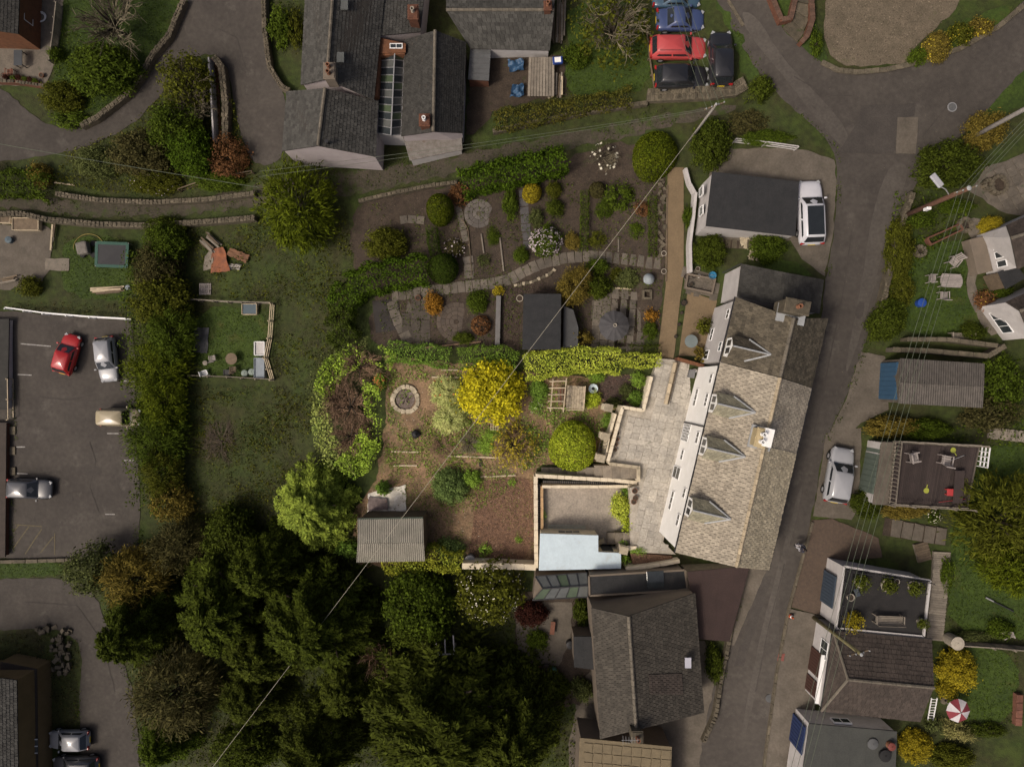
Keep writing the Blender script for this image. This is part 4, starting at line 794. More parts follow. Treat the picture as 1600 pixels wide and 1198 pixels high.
gn, N1 = flat('garage', 'dark grey flat roofed garage with a navy door at the bottom right', [(1265, 1130), (1402, 1142), (1396, 1300), (1240, 1300)], 4.9, 2.0, mat('green_felt', (.056, .058, .052), (.044, .046, .042), scale=1.2, fine=.2), white_dim, 'garage')
door_on(gn, N1[0].lerp(N1[3], .06), N1[0].lerp(N1[3], .32), 2.3, 4.5, door_navy, 8)
q = N1[0].lerp(N1[1], .42); window(gn, (q.x, q.y - .05, 4.1), (1, -.05, 0), (0, 1, 0), 1.3, .7, (1, 0), t=.14)
# bottom left building
ql, QL = gable('ochre_house', 'grey tiled house with an ochre end wall beside two parked cars', (-170, 1062), (-170, 1300), (26, 1062), (30, 1300), (-70, 1050), (-70, 1300), -3.2, -3.4, -1.6, -8.2, slate, ochre, .3, .26, .1, seed=61)
q5, Q5 = flat('tiled_lean_to', 'brown lean to roof with an ochre wall along the house by two cars', [(0, 1034), (57, 1045), (60, 1300), (26, 1300), (24, 1062), (0, 1062)], -5.6, -8.2, tile_brown, ochre, 'outbuilding', ov=-.0)
q = P(51, 1165, -5.5); MB().box((q.x, q.y, -5.55), (.8, 1.3, .1)).build('roof_window', glass_pale, q5)
for s in (-.42, 0, .42): MB().box((q.x, q.y + s * 1.4, -5.48), (.86, .07, .06)).build('window_bar', upvc, q5)
rl, _ = flat('grey_building', 'pale building edge with a white window at the left border by the car park', [(-120, 500), (14, 498), (12, 640), (-120, 640)], -6.9, -7.9, slate_dk, white_dim, 'building')
window(rl, P(14, 528, -7.3), (0, 1, 0), (1, 0, 0), 1.4, .7, (1, 0), t=.14)
r2, _ = flat('brick_building', 'low red brick building edge at the left border beside the dark estate car', [(-120, 660), (10, 660), (8, 870), (-120, 870)], -7.0, -7.9, tile_brown, brick, 'building')
for k in range(4): q = P(14, 673 + k * 32, -7.0); MB().box((q.x, q.y, -7.6), (.5, .7, .4)).build('buttress', stone, r2)
# right edge white house pieces
def small_gable(name, label, pts, r0, r1, ze, zr, zb_, rm_, wm, seed, **k): return gable(name, label, *pts, r0, r1, ze, ze, zr, zb_, rm_, wm, .28, .25, .12, seed=seed, **k)
p1, P1 = small_gable('white_house', 'white gabled house front with four small windows at the right edge', ((1573, 352), (1690, 300), (1590, 420), (1710, 372)), (1580, 372), (1700, 335), 6.6, 7.6, 3.0, tile_brown, white_dim, 71)
uu = (P1['d'] - P1['a']); uu.z = 0; uu.normalize(); nn = Vector((uu.y, -uu.x, 0)); nn = -nn if nn.x > 0 else nn
for k in range(4): q = P1['a'].lerp(P1['d'], .16 + .22 * k); window(p1, (q.x, q.y, 5.2), uu, nn, .5, .95, (0, 0))
q = P1['a'].lerp(P1['d'], .5) + nn * .6; MB().box((q.x, q.y, 3.6), (1.1, 2.6, 1.3), math.atan2(uu.y, uu.x) - math.pi / 2).build('porch', tan, p1, bevel=.03)
flat('felt_shed', 'small black felt roofed shed beside the white gabled house', [(1560, 425), (1588, 413), (1604, 434), (1572, 452)], 5.2, 3.0, felt, timber, 'shed')
p2, P2 = small_gable('white_house', 'white walled house with brown roof cut by the right edge', ((1572, 472), (1690, 420), (1612, 530), (1720, 480)), (1594, 486), (1706, 440), 6.4, 7.5, 3.0, tile_brown, white_dim, 73)
uu = (P2['d'] - P2['a']); uu.z = 0; uu.normalize(); nn = Vector((uu.y, -uu.x, 0)); nn = -nn if nn.x > 0 else nn; q = P2['a'].lerp(P2['d'], .5); window(p2, (q.x, q.y, 4.6), uu, nn, 1.8, 1.1, (2, 0))
# garden sheds
sh, SH = gable('garden_shed', 'grey corrugated sheet roofed shed beside the painted tarpaulin', (559, 811), (661, 809), (557, 878), (664, 876), (559, 849), (662, 847), .2, -.3, .55, -3.6, fibre_shed, timber, .2, .2, .08, cat='shed', corr=True, ridge=False)
MB().bar(SH['A'] + Vector((0, .03, -.02)), SH['B'] + Vector((0, .03, -.02)), .12, .12).build('gutter', plain('dark_green', (.03, .045, .03)), sh)
bs, BS = flat('black_shed', 'large black felt roofed shed in the gravel bed above the bright hedge', [(818, 459), (877, 459), (876, 546), (816, 546)], -.1, -2.6, felt, timber, 'shed')
for k in range(1, 4): MB().bar(P(817, 459 + k * 22, -.085), P(877, 459 + k * 22, -.085), .05, .012).build('felt_lap', felt, bs)
flat('grey_shed', 'lower grey roofed shed leaning beside the large black shed', [(881, 478), (896, 484), (904, 512), (903, 543), (880, 543)], -.8, -2.6, mat('grey_felt', (.062, .063, .063), (.05, .05, .05), scale=1.2, fine=.2), timber, 'shed')
sb, _ = flat('blue_roofed_outbuilding', 'cream outbuilding with a pale blue flat roof on the lower patio', [(844, 833), (935, 836), (935, 862), (970.5, 863.5), (970.5, 888), (842, 891)], .55, -1.8, blue_roof, cream, 'outbuilding', ov=.06)
q = P(889, 830, -.4); window(sb, (q.x, P(889, 836, .4).y + .03, -.35), (1, 0, 0), (0, 1, 0), 1.75, .75, (2, 0), m=cream, t=.10)
q = P(947, 858, -.9); MB().box((q.x, P(947, 862, .3).y + .06, -.75), (.85, .06, 1.9)).build('door', plain('dark_door', (.035, .04, .045)), sb)
# ================================================================ THE COTTAGE PLOT
PLOT = [(600, 556), (700, 566), (820, 580), (852, 590), (1008, 588), (1000, 640), (950, 640), (936, 722), (846, 726), (836, 745), (838, 884), (720, 880), (560, 884), (552, 800), (590, 745), (604, 640)]
zone('garden_soil', PLOT, soil_plot, .06, .2, 0, seed=41)
struct(MB().prism([P(x, y, -.04)[:2] for x, y in [(1030, 560), (1103, 566), (1036, 846), (1056, 866), (985, 862), (984, 762), (999, 758), (999, 727), (950, 722), (972, 640), (1005, 643), (1018, 590)]], -3, -.04).build('patio_base', concrete_pale))
pat = struct(MB().prism([P(x, y, -.03)[:2] for x, y in [(1034, 562), (1101, 568), (1034, 846), (1054, 864), (987, 860), (986, 764), (1001, 758), (1001, 729), (953, 720), (974, 642), (1007, 645), (1020, 592)]], -.06, -.03).build('patio', concrete_pale))
o0 = P(1100, 566, 0); ud = (P(1034, 846, 0) - o0).normalized(); vd = Vector((ud.y, -ud.x, 0)); vd = -vd if vd.x > 0 else vd
poly = [P(x, y, 0)[:2] for x, y in [(1028, 562), (1101, 566), (1036, 843), (1054, 864), (989, 861), (989, 764), (1003, 760), (1003, 727), (956, 718), (976, 645), (1010, 646), (1022, 588)]]
rr = random.Random(4); k = 0
for i in range(-1, 9):
    pos = -1.2 + rr.uniform(0, .3)
    while pos < 15.6:
        L = rr.choice((.45, .6, .6, .6)); c = o0 + ud * (pos + L / 2) + vd * (.31 + i * .6); pos += L
        pts = np.array([[c.x + a * ud.x * L * .3 + b * vd.x * .18, c.y + a * ud.y * L * .3 + b * vd.y * .18] for a in (-1, 1) for b in (-1, 1)])
        if inpoly(pts[:, 0], pts[:, 1], poly).all():
            inst('paving_slab', SLABS[k % 6], paving, pat, (c.x, c.y, -.005 + rr.uniform(-.006, .006)), (L - .008, .592, .05), (rr.uniform(-.006, .006), rr.uniform(-.006, .006), math.atan2(ud.y, ud.x))); k += 1
# lower patio
lp = struct(MB().prism([P(x, y, -1.55)[:2] for x, y in [(846, 758), (990, 760), (990, 850), (935, 850), (846, 832)]], -3, -1.55).build('lower_patio', mat('patio_concrete', (.34, .295, .24), (.24, .21, .175), scale=.9, fine=.3, bump=.3, stain=((.40, .35, .29), 1.3, .6))))
scatter('debris', [(850, 762), (960, 762), (965, 815), (850, 820)], 26, .022, mat('pale_chips', (.52, .45, .36), (.3, .25, .19), isl_var=.5, scale=3, fine=0), .01, 'pale crumbs scattered over the lower concrete patio', 'debris', .7, 1, .2, 81, off=.005, zfix=-1.55, patch=.4)
scatter('debris', PLOT, 24, .035, mat('leaf_litter', (.33, .22, .13), (.15, .10, .06), isl_var=.6, scale=3, fine=0), .02, 'fallen brown leaves over the cottage garden soil', 'debris', .6, 1, .35, 82, off=.07)
scatter('debris', PLOT, 3, .03, mat('pale_litter', (.62, .56, .44), (.4, .34, .25), isl_var=.4, scale=3, fine=0), .02, 'pale petals dotted over the cottage garden soil', 'debris', .7, 1, .35, 83, off=.075)
# bark mulch beds
for nm, pts, m, sd_ in (('flower_bed', [(742, 752), (800, 745), (834, 748), (836, 878), (730, 876), (740, 820)], mulch, 1), ('flower_bed', [(985, 864), (1050, 868), (1052, 876), (990, 886)], mulch, 2), ('flower_bed', [(934, 582), (1006, 586), (1000, 628), (938, 634)], mulch_dark, 3)):
    zz = .1 if sd_ != 2 else 1.15
    if sd_ == 2: struct(MB().prism([P(x, y, -.02)[:2] for x, y in pts], -2, -.02).build('flower_bed', mulch))
    else: zone(nm, pts, m, .09, .15, 1, seed=sd_)
mchip = mat('bark_chip', (.28, .165, .10), (.11, .065, .042), isl_var=.6, scale=6, fine=0)
scatter('bark_mulch', [(742, 752), (800, 745), (834, 748), (836, 878), (730, 876), (740, 820)], 170, .05, mchip, .05, 'brown bark mulch spread over the large bare bed', 'mulch', .45, 1, .6, 84, off=.09)
scatter('bark_mulch', [(985, 866), (1050, 868), (1052, 876), (990, 884)], 190, .05, mchip, .05, 'brown bark mulch in the narrow bed below the patio', 'mulch', .45, 1, .6, 85, zfix=-.02, off=.01)
scatter('bark_mulch', [(934, 582), (1006, 586), (1000, 628), (938, 634)], 150, .045, mat('dark_chip', (.12, .07, .055), (.05, .032, .026), isl_var=.6, scale=6, fine=0), .05, 'dark chippings in the planted bed above the patio', 'mulch', .5, 1, .6, 86, off=.09)
scatter('bark_mulch', [(783, 450), (850, 440), (872, 455), (812, 458), (812, 548), (780, 548)], 150, .045, mat('purple_chip', (.095, .062, .055), (.04, .028, .026), isl_var=.6, scale=6, fine=0), .05, 'reddish slate chippings round the large black shed', 'mulch', .5, 1, .6, 87, off=.05)
weed = leaf('weed', (.13, .19, .03), (.08, .125, .02), .5); weed_lime = leaf('lime_weed', (.15, .21, .02), (.09, .14, .018), .4)
scatter('weeds', [(830, 640), (940, 640), (935, 680), (855, 700), (830, 720), (780, 690), (800, 660)], 90, .075, weed, .3, 'low green weeds round the lime dome bush', 'weeds', .6, 1, .7, 88, off=.06, patch=.25)
scatter('moss', PLOT, 60, .05, leaf('moss', (.12, .15, .03), (.08, .10, .02), .5), .05, 'mossy green growth mottling the cottage garden soil', 'moss', .6, 1, .6, 92, off=.06, patch=.42)
scatter('weeds', [(610, 560), (815, 585), (850, 600), (940, 645), (936, 700), (846, 725), (790, 745), (690, 745), (600, 745), (606, 640)], 80, .075, weed, .18, 'green weeds and seedlings spreading over the upper garden soil', 'weeds', .6, 1, .7, 93, off=.06, patch=.40)
scatter('weeds', [(665, 640), (760, 660), (800, 740), (690, 800), (670, 720)], 60, .07, leaf('lime_weed2', (.15, .17, .03), (.09, .11, .02), .4), .2, 'yellow green weeds around the dark ball shrub', 'weeds', .6, 1, .7, 94, off=.06, patch=.38)
scatter('weeds', [(600, 700), (740, 680), (830, 740), (745, 800), (680, 800), (610, 760)], 70, .06, weed, .2, 'sparse weeds on the open soil above the tarpaulin', 'weeds', .6, 1, .7, 89, off=.06, patch=.38)
scatter('weeds', [(600, 700), (690, 700), (690, 740), (600, 745)], 40, .06, leaf('straw', (.24, .21, .08), (.15, .13, .05), .4), .10, 'dry straw coloured weeds below the fire pit', 'weeds', .4, 1, .7, 90, off=.06, patch=.35)
# steps up to the patio
st = thing('garden_steps', 'flight of worn concrete steps climbing from the garden to the patio', 'steps', tuple(GP(920, 738)))
for i in range(11):
    z = -2.15 + 2.13 * (i + 1) / 11; x0 = 846 + i * 13.8; a, b = P(x0, 727 + (0 if i > 5 else 3), z), P(x0 + 13.8, 748, z)
    o = MB().prism([(a.x, a.y), (b.x - .012, a.y), (b.x - .012, b.y), (a.x, b.y)], -3, z).build('step', mat('step_concrete', (.23, .195, .15), (.14, .12, .095), scale=2, fine=.3, obj_var=.12, bump=.3, stain=((.10, .09, .06), 1.3, .58)), st, bevel=.015)
st2 = thing('short_steps', 'three shallow slabs stepping from the lower patio to the upper paving', 'steps', tuple(P(966, 842, -1.5)))
for i in range(3): z = -1.1 + .36 * i; a, b = P(949 + i * 12.5, 832, z), P(961.5 + i * 12.5, 849, z); MB().prism([(a.x, a.y), (b.x - .012, a.y), (b.x - .012, b.y), (a.x, b.y)], -2.5, z).build('step', MATS['step_concrete'], st2, bevel=.015)
# cream masonry walls
wall('cream_wall', 'long cream retaining wall along the left of the lower patio', [(837, 744), (838, 887)], .24, 0, cream, z=-.7, cop=cream, bot=-3)
wall('cream_wall', 'inner ochre edged wall beside the lower patio', [(846.5, 759), (847, 828)], .16, 0, stone_pale, z=-1.0, cop=mat('ochre_coping', (.50, .33, .17), (.38, .25, .14), scale=3, fine=.2, obj_var=.12), bot=-3, copl=.8)
wall('cream_wall', 'outer cream wall below the garden steps', [(837, 743), (905, 747), (960, 750), (996, 754)], .24, 0, cream, z=-.62, cop=cream, bot=-3)
wall('cream_wall', 'inner cream wall at the top of the lower patio', [(847, 760), (920, 760), (996, 759.5)], .17, 0, cream, z=-.9, cop=cream, bot=-3, copl=.8)
wall('cream_wall', 'cream wall dividing steps from the paved patio', [(952, 724), (998, 730), (998, 752)], .18, 0, cream, z=.35, cop=stone_pale, bot=-2)
wall('cream_wall', 'cream zigzag wall edging the upper patio beside the lime dome', [(1018, 588), (1005, 641), (973, 636), (950, 720)], .2, 0, cream, z=.5, cop=cream, bot=-2.5)
wall('cream_wall', 'thin cream wall parallel to the zigzag patio wall', [(962, 646), (951, 684), (945, 718)], .13, 0, cream, z=.15, cop=cream, bot=-2.5)
wall('cream_wall', 'cream boundary wall at the foot of the mulch bed', [(722, 884), (780, 884), (838, 886)], .42, 0, cream, z=-.9, cop=cream, copl=.9, bot=-3.5)
wall('cream_wall', 'curved cream wall below the narrow mulch bed', [(978, 888), (1010, 885), (1042, 880), (1062, 876)], .22, 0, cream, z=.55, cop=cream, bot=-2)
for lb, (x, y) in (('cream square pier at the upper bend of the zigzag wall', (951, 637)), ('cream square pier halfway down the zigzag wall', (946, 682)), ('cream square pier at the lower end of the zigzag wall', (939, 716)), ('cream buttress by the outbuilding door', (975, 860))):
    t = thing('gate_pier', lb, 'pier', tuple(P(x, y, -1.5))); q = P(x, y, .6); MB().box((q.x, q.y, -.7), (.55, .5, 2.5), -.2).build('pier_body', cream, t, bevel=.02); MB().box((q.x, q.y, .575), (.66, .60, .07), -.2).build('pier_cap', stone_pale, t, bevel=.02)
rl_ = thing('iron_railing', 'dark iron railing between two cream piers', 'railing', tuple(P(942, 698, -.5)))
a, b = P(946, 686, .3), P(940, 713, .3)
for k in range(6): q = a.lerp(b, k / 5); MB().bar((q.x - .35, q.y, q.z), (q.x + .2, q.y, q.z), .03, .03).build('rail', dark_metal, rl_)
for s in (-.35, .2): MB().bar(a + Vector((s, 0, -.03)), b + Vector((s, 0, -.03)), .03, .03).build('rail', dark_metal, rl_)
for (xx, lb) in ((840.5, 'slatted dark channel grating inside the left cream wall'),):
    t = thing('drain_grating', lb, 'grating', tuple(P(842, 815, -1.5))); a, b = P(842, 756, -1.25), P(843, 880, -1.25)
    MB().bar(a, b, .26, .05).build('channel', dark_metal, t)
    for k in range(40): q = a.lerp(b, (k + .5) / 40); MB().box((q.x, q.y, q.z + .04), (.26, .035, .03)).build('slat', timber_grey, t)
t = thing('drain_grating', 'slatted dark channel grating below the garden steps', 'grating', tuple(P(920, 754, -1.5))); a, b = P(848, 752.5, -1.2), P(990, 756.5, -1.2); MB().bar(a, b, .22, .05).build('channel', dark_metal, t)
for k in range(44): q = a.lerp(b, (k + .5) / 44); MB().box((q.x, q.y, q.z + .04), (.035, .22, .03)).build('slat', timber_grey, t)
# timber and brick edge of the upper patio
t = thing('timber_edging', 'weathered sleeper edging along the path above the patio', 'edging', tuple(P(1047, 598, 0)))
for k in range(4): a = P(1055 - k * 3.9, 566 + k * 16.5, .35); b = P(1055 - (k + 1) * 3.9 + .3, 566 + (k + 1) * 16.5 - .5, .35); MB().bar(a, b, .24, .3).build('sleeper', timber_pale, t, bevel=.02); MB().bar(a + Vector((.2, 0, -.1)), b + Vector((.2, 0, -.1)), .12, .3).build('sleeper', timber, t, bevel=.02)
t = thing('brick_wall', 'short red brick wall at the top end of the patio', 'wall', tuple(P(1080, 567, 0))); a, b = P(1058, 560, .8), P(1100, 572, .8)
MB().bar(a - Vector((0, 0, .45)), b - Vector((0, 0, .45)), .2, .88).build('wall_body', brick, t)
for k in range(9): q = a.lerp(b, (k + .5) / 9); inst('brick', SLABS[k % 6], brick_or, t, q + Vector((0, 0, .02)), (.23, .24, .09), (0, 0, math.atan2(b.y - a.y, b.x - a.x)))
# fire pit
t = thing('fire_pit', 'round stone fire pit ring on the bare soil', 'fire pit', tuple(GP(634, 624, .06))); c = GP(634, 624, .08); s = M_PX(c.z)
for k in range(18): a = k / 18 * 6.283; r_ = 19.5 * s; inst('stone', ROCKS[k % 6], stone_pale, t, (c.x + r_ * math.cos(a), c.y + r_ * math.sin(a), c.z + .08), (.36, r_ * .37, .22), (0, 0, a))
MB().lathe((c.x, c.y, c.z), [(16 * s, 0), (14 * s, .07), (6 * s, .05), (.5 * s, .12)], 24).build('ash_bed', mat('ash', (.17, .135, .115), (.10, .075, .06), scale=3, fine=.5, bump=.5, stain=((.24, .215, .2), 2, .55)), t)
for k in range(5): a = k * 1.3; MB().tube([(c.x + .12 * math.cos(a), c.y + .12 * math.sin(a), c.z + .13), (c.x + .45 * math.cos(a + .3), c.y + .45 * math.sin(a + .3), c.z + .09)], .035, 6).build('charred_log', bark, t)
# pergola, platform, bench
t = thing('pergola', 'pale timber pergola frame of two beams and five rails', 'pergola', tuple(GP(872, 617, .05))); zt = -.1
for (x0, y0, x1, y1) in ((864, 592, 860, 643), (885, 591, 880, 644)):
    MB().bar(P(x0, y0, zt), P(x1, y1, zt), .09, .11).build('beam', timber_pale, t)
    for f in (.08, .92): q = P(x0, y0, zt).lerp(P(x1, y1, zt), f); MB().box((q.x, q.y, (q.z - .06 - 2.3) / 2), (.09, .09, 2.2)).build('post', timber_pale, t)
for k in range(5): f = .08 + k * .2; a = P(864, 592, zt).lerp(P(860, 643, zt), f) + Vector((-.28, 0, .1)); b = P(885, 591, zt).lerp(P(880, 644, zt), f) + Vector((.05, 0, .1)); MB().bar(a, b, .075, .075).build('rail', timber_pale, t)
t = thing('wooden_bench', 'reddish slatted bench under the pergola', 'bench', tuple(GP(877, 618, .05))); q = GP(878, 618, .5)
for k in range(5): MB().box((q.x - .28 + k * .14, q.y, q.z), (.12, 1.3, .035)).build('slat', timber_red if k % 2 else timber, t)
for sx in (-.25, .25):
    for sy in (-.55, .55): MB().box((q.x + sx, q.y + sy, q.z - .24), (.06, .06, .44)).build('leg', timber, t)
t = thing('timber_platform', 'mossy timber topped platform right of the pergola', 'platform', tuple(GP(899, 620, .05))); zt = -.9; m_ = mat('mossy_board', (.42, .35, .25), (.24, .20, .14), scale=5, fine=.35, obj_var=.1, stain=((.15, .13, .10), 3, .52))
for k in range(7): a = P(888.5 + k * 4.0, 602 + k * .3, zt); b = P(886 + k * 4.0, 638 + k * .3, zt); MB().bar(a, b, .185, .05).build('board', m_, t)
for (x, y) in ((888, 603), (886, 637), (913, 605), (911, 639)): q = P(x, y, zt); MB().box((q.x, q.y, zt - .55), (.1, .1, .95)).build('leg', timber, t)
for (x0, y0, x1, y1) in ((914.5, 603, 912, 640), (885, 640, 912, 641)): MB().bar(P(x0, y0, zt + .02), P(x1, y1, zt + .02), .06, .12).build('edge_rail', timber_pale, t)
t = thing('trellis', 'small pale lattice trellis below the golden tree', 'trellis', tuple(GP(773, 663, .05))); q = GP(773, 663, 1.0)
for k in range(4): MB().bar((q.x - .3 + k * .2, q.y - .42, q.z), (q.x - .27 + k * .18, q.y + .42, q.z + .1), .035, .025).build('lath', timber_pale, t)
for k in range(4): MB().bar((q.x - .32, q.y - .35 + k * .23, q.z + .05), (q.x + .32, q.y - .35 + k * .23, q.z + .05), .03, .025).build('lath', timber_pale, t)
for sx in (-.28, .28): MB().box((q.x + sx, q.y, q.z - .5), (.05, .05, 1.1)).build('post', timber_pale, t)
# stained white sheet in front of the shed
def sheet(name, label, corners, m, seed, amp=.06, n=14, dz=.12, cat='sheet', thick=.012):
    r = np.random.default_rng(seed); W = [GP(x, y, dz) for x, y in corners]; c = sum(W, Vector()) / 4; b = MB(); ph = r.uniform(0, 6, 6)
    for lay in (0, 1):
        for j in range(n + 1):
            for i in range(n + 1):
                p = W[0].lerp(W[1], i / n).lerp(W[3].lerp(W[2], i / n), j / n); h = amp * (math.sin(i * .9 + ph[0] + 2 * math.sin(j * .5 + ph[1])) + .6 * math.sin(j * 1.3 + ph[2] + i * .4)) + r.normal(0, amp * .2)
                ed = .03 * math.sin(i * 1.7 + ph[3] + j); b.v.append((p.x + ed, p.y + ed, max(p.z + h, float(gz(p.x, p.y)) + .07) + (0 if lay else -thick)))
    k = (n + 1) ** 2; f = [(j * (n + 1) + i, j * (n + 1) + i + 1, (j + 1) * (n + 1) + i + 1, (j + 1) * (n + 1) + i) for j in range(n) for i in range(n)]
    b.f = [q[::-1] for q in f] + [tuple(v + k for v in q) for q in f]
    o = b.build(name, m, smooth=True); return tag(o, label, cat)
sheet('tarpaulin', 'crumpled white stained tarpaulin lying above the grey shed', [(576, 770), (634, 757), (635, 800), (574, 804)], mat('white_tarp', (.70, .67, .60), (.52, .47, .38), scale=3, fine=.15, stain=((.40, .30, .15), 1.6, .60)), 3, .07)
sheet('tarpaulin', 'dark patterned rag on the left half of the white tarpaulin', [(577, 775), (606, 778), (608, 795), (576, 796)], mat('dark_rag', (.09, .07, .07), (.20, .16, .15), scale=4, fine=.4, stain=((.42, .22, .12), 3, .62)), 5, .04, 8, .34)
def barrel(name, label, x, y, r, h, m, lid=None, z=None, cat='bin', group=None, dz=0.0):
    q = GP(x, y, dz) if z is None else P(x, y, z); t = thing(name, label, cat, tuple(q), group=group)
    MB().lathe(tuple(q), [(r * .88, 0), (r, h * .1), (r, h * .9), (r * 1.05, h * .92), (r * 1.05, h)], 16).build('body', m, t)
    MB().lathe((q.x, q.y, q.z + h), [(r * 1.08, .002), (r * 1.08, .03), (r * .6, .06), (r * .15, .07), (r * .14, .11), (.01, .11)], 16).build('lid', lid or m, t)
    return t
barrel('dustbin', 'grey round galvanised dustbin on the boundary by the mulch bed', 735, 871, .38, .8, galv)
t = thing('rubbish_sack', 'black knotted rubbish sack on the soil below the fire pit', 'sack', tuple(GP(651, 678, .06))); q = GP(651, 678, .06)
b = MB().lathe((0, 0, 0), [(.2, 0), (.34, .08), (.36, .2), (.28, .34), (.12, .42), (.05, .46), (.09, .54)], 11); b.v = [(q.x + v[0] * (1 + .25 * math.sin(9 * v[1] + 5 * v[2])), q.y + v[1] * (1 + .2 * math.sin(8 * v[0] + 3)), q.z + v[2]) for v in b.v]; b.build('sack_body', black_pl, t, smooth=True)
t = thing('plant_tray', 'dark plastic tray lying on the soil left of the bark mulch', 'tray', tuple(GP(751, 723, .06))); q = GP(751, 723, .1); MB().box((q.x, q.y, q.z), (.28, .6, .1), .1).build('tray_body', black_pl, t, bevel=.02); MB().box((q.x, q.y, q.z + .055), (.2, .5, .012), .1).build('tray_soil', soil, t)
# log edging, planks
def plank(label, x0, y0, x1, y1, w=.12, h=.1, m=None, dz=.1, name='plank', group=None):
    o = MB().bar(GP(x0, y0, dz), GP(x1, y1, dz), w, h).build(name, m or timber, bevel=.01); return tag(o, label, name.replace('_', ' '), group)
for lb, c in (('timber edging board across the soil below the fire pit', (612, 705, 655, 706)), ('timber edging board below the dry weeds', (615, 727, 652, 727)), ('thin edging board below the yellow sparse shrub', (700, 712, 790, 715)), ('short board left of the golden tree', (675, 589, 726, 590)), ('pale board beside the green hedge mounds', (690, 578, 716, 578)), ('low board right of the yellow sparse shrub', (742, 745, 806, 742))): plank(lb, *c, m=timber_pale, dz=.12)
def pot(name, label, x, y, r, m, z=None, leafm=None, group=None, h=None, dz=.06, cat='plant pot'):
    q = GP(x, y, dz) if z is None else P(x, y, z); h = h or r * 1.3; t = thing(name, label, cat, tuple(q), group=group)
    MB().lathe(tuple(q), [(r * .7, 0), (r * .95, h * .8), (r * 1.08, h * .82), (r * 1.08, h), (r * .9, h), (r * .88, h * .85)], 12, False).build('pot_body', m, t); MB().lathe((q.x, q.y, q.z), [(r * .9, h * .84), (r * .4, h * .88), (.01, h * .88)], 12).build('compost', soil, t)
    if leafm: o = inst('foliage', crown_for('bush', 'S', 0), leafm, t, (0, 0, h * .8), (r * 1.3, r * 1.3, r * 1.7), (0, 0, x), w=False)
    return t
for lb, x, y, m in (('terracotta pot at the corner of the inner cream wall', 991, 766, terracotta), ('brown pot below the terracotta corner pot', 992, 777, mulch), ('small pinkish pot beside the variegated shrub', 989.5, 783, terracotta)): pot('plant_pot', lb, x, y, .2, m, z=0.02)
for k, (x, y) in enumerate(((965, 677), (964, 686), (962, 694), (961, 702))): pot('plant_pot', ('top', 'second', 'third', 'bottom')[k] + ' pot in the row along the inner side of the zigzag wall', x, y, .14, (pale_pot, terracotta, terracotta, mulch)[k], z=0.02, group='pots inside the zigzag patio wall')
t = thing('glazed_planter', 'pale blue round glazed bowl beside the lime shrub', 'planter', tuple(GP(926, 607, .1))); q = GP(926, 607, .1); MB().lathe(tuple(q), [(.2, 0), (.36, .3), (.38, .42), (.33, .42), (.25, .3), (.02, .26)], 16).build('bowl', plain('pale_glaze', (.50, .58, .62), .3), t); MB().lathe((q.x, q.y, q.z + .27), [(.16, 0), (.05, .1), (.02, .1)], 8).build('stopper', black_pl, t)
t = thing('storage_box', 'grey storage box with a white bag on it at the top of the patio', 'box', tuple(P(1083, 583, 0))); q = P(1080, 584, .3); MB().box((q.x, q.y, .28), (.42, .6, .52), -.2).build('box_body', plain('grey_box', (.15, .15, .15)), t, bevel=.03); MB().box((q.x, q.y, .56), (.45, .63, .04), -.2).build('lid', plain('grey_box', (.15, .15, .15)), t)
t = thing('white_bag', 'small white bag beside the grey storage box by the cottage wall', 'bag', tuple(P(1086, 579, 0))); q = P(1086, 579, .3); b = MB().lathe((0, 0, 0), [(.14, 0), (.2, .12), (.17, .3), (.06, .38)], 9); b.v = [(q.x + v[0], q.y + v[1] * .8, v[2]) for v in b.v]; b.build('bag_body', upvc, t, smooth=True)
t = thing('garden_hose', 'thin pale hose rack leaning on the outbuilding wall', 'hose rack', tuple(P(890, 823, -1.5))); a, b = P(856, 820, -1.2), P(915, 821, -1.2)
for k in range(3): MB().tube([a + Vector((0, -.1 * k, .06 * k)), b + Vector((0, -.1 * k, .06 * k))], .02, 6).build('pole', plain('pale_green_pole', (.30, .36, .31)), t)
t = thing('stone_slab', 'irregular pale slab leaning by the outbuilding door', 'stone', tuple(P(940, 845, -1.5))); q = P(940, 846, -1.3); inst('slab', ROCKS[2], stone_pale, t, q, (.5, .4, .1), (.2, .1, .3))
t = thing('stone_slab', 'long pale stone on the wall above the narrow mulch bed', 'stone', tuple(P(980, 855, -.2))); q = P(980, 856, .1); inst('slab', ROCKS[4], cream, t, q, (1.2, .36, .14), (0, 0, 0))
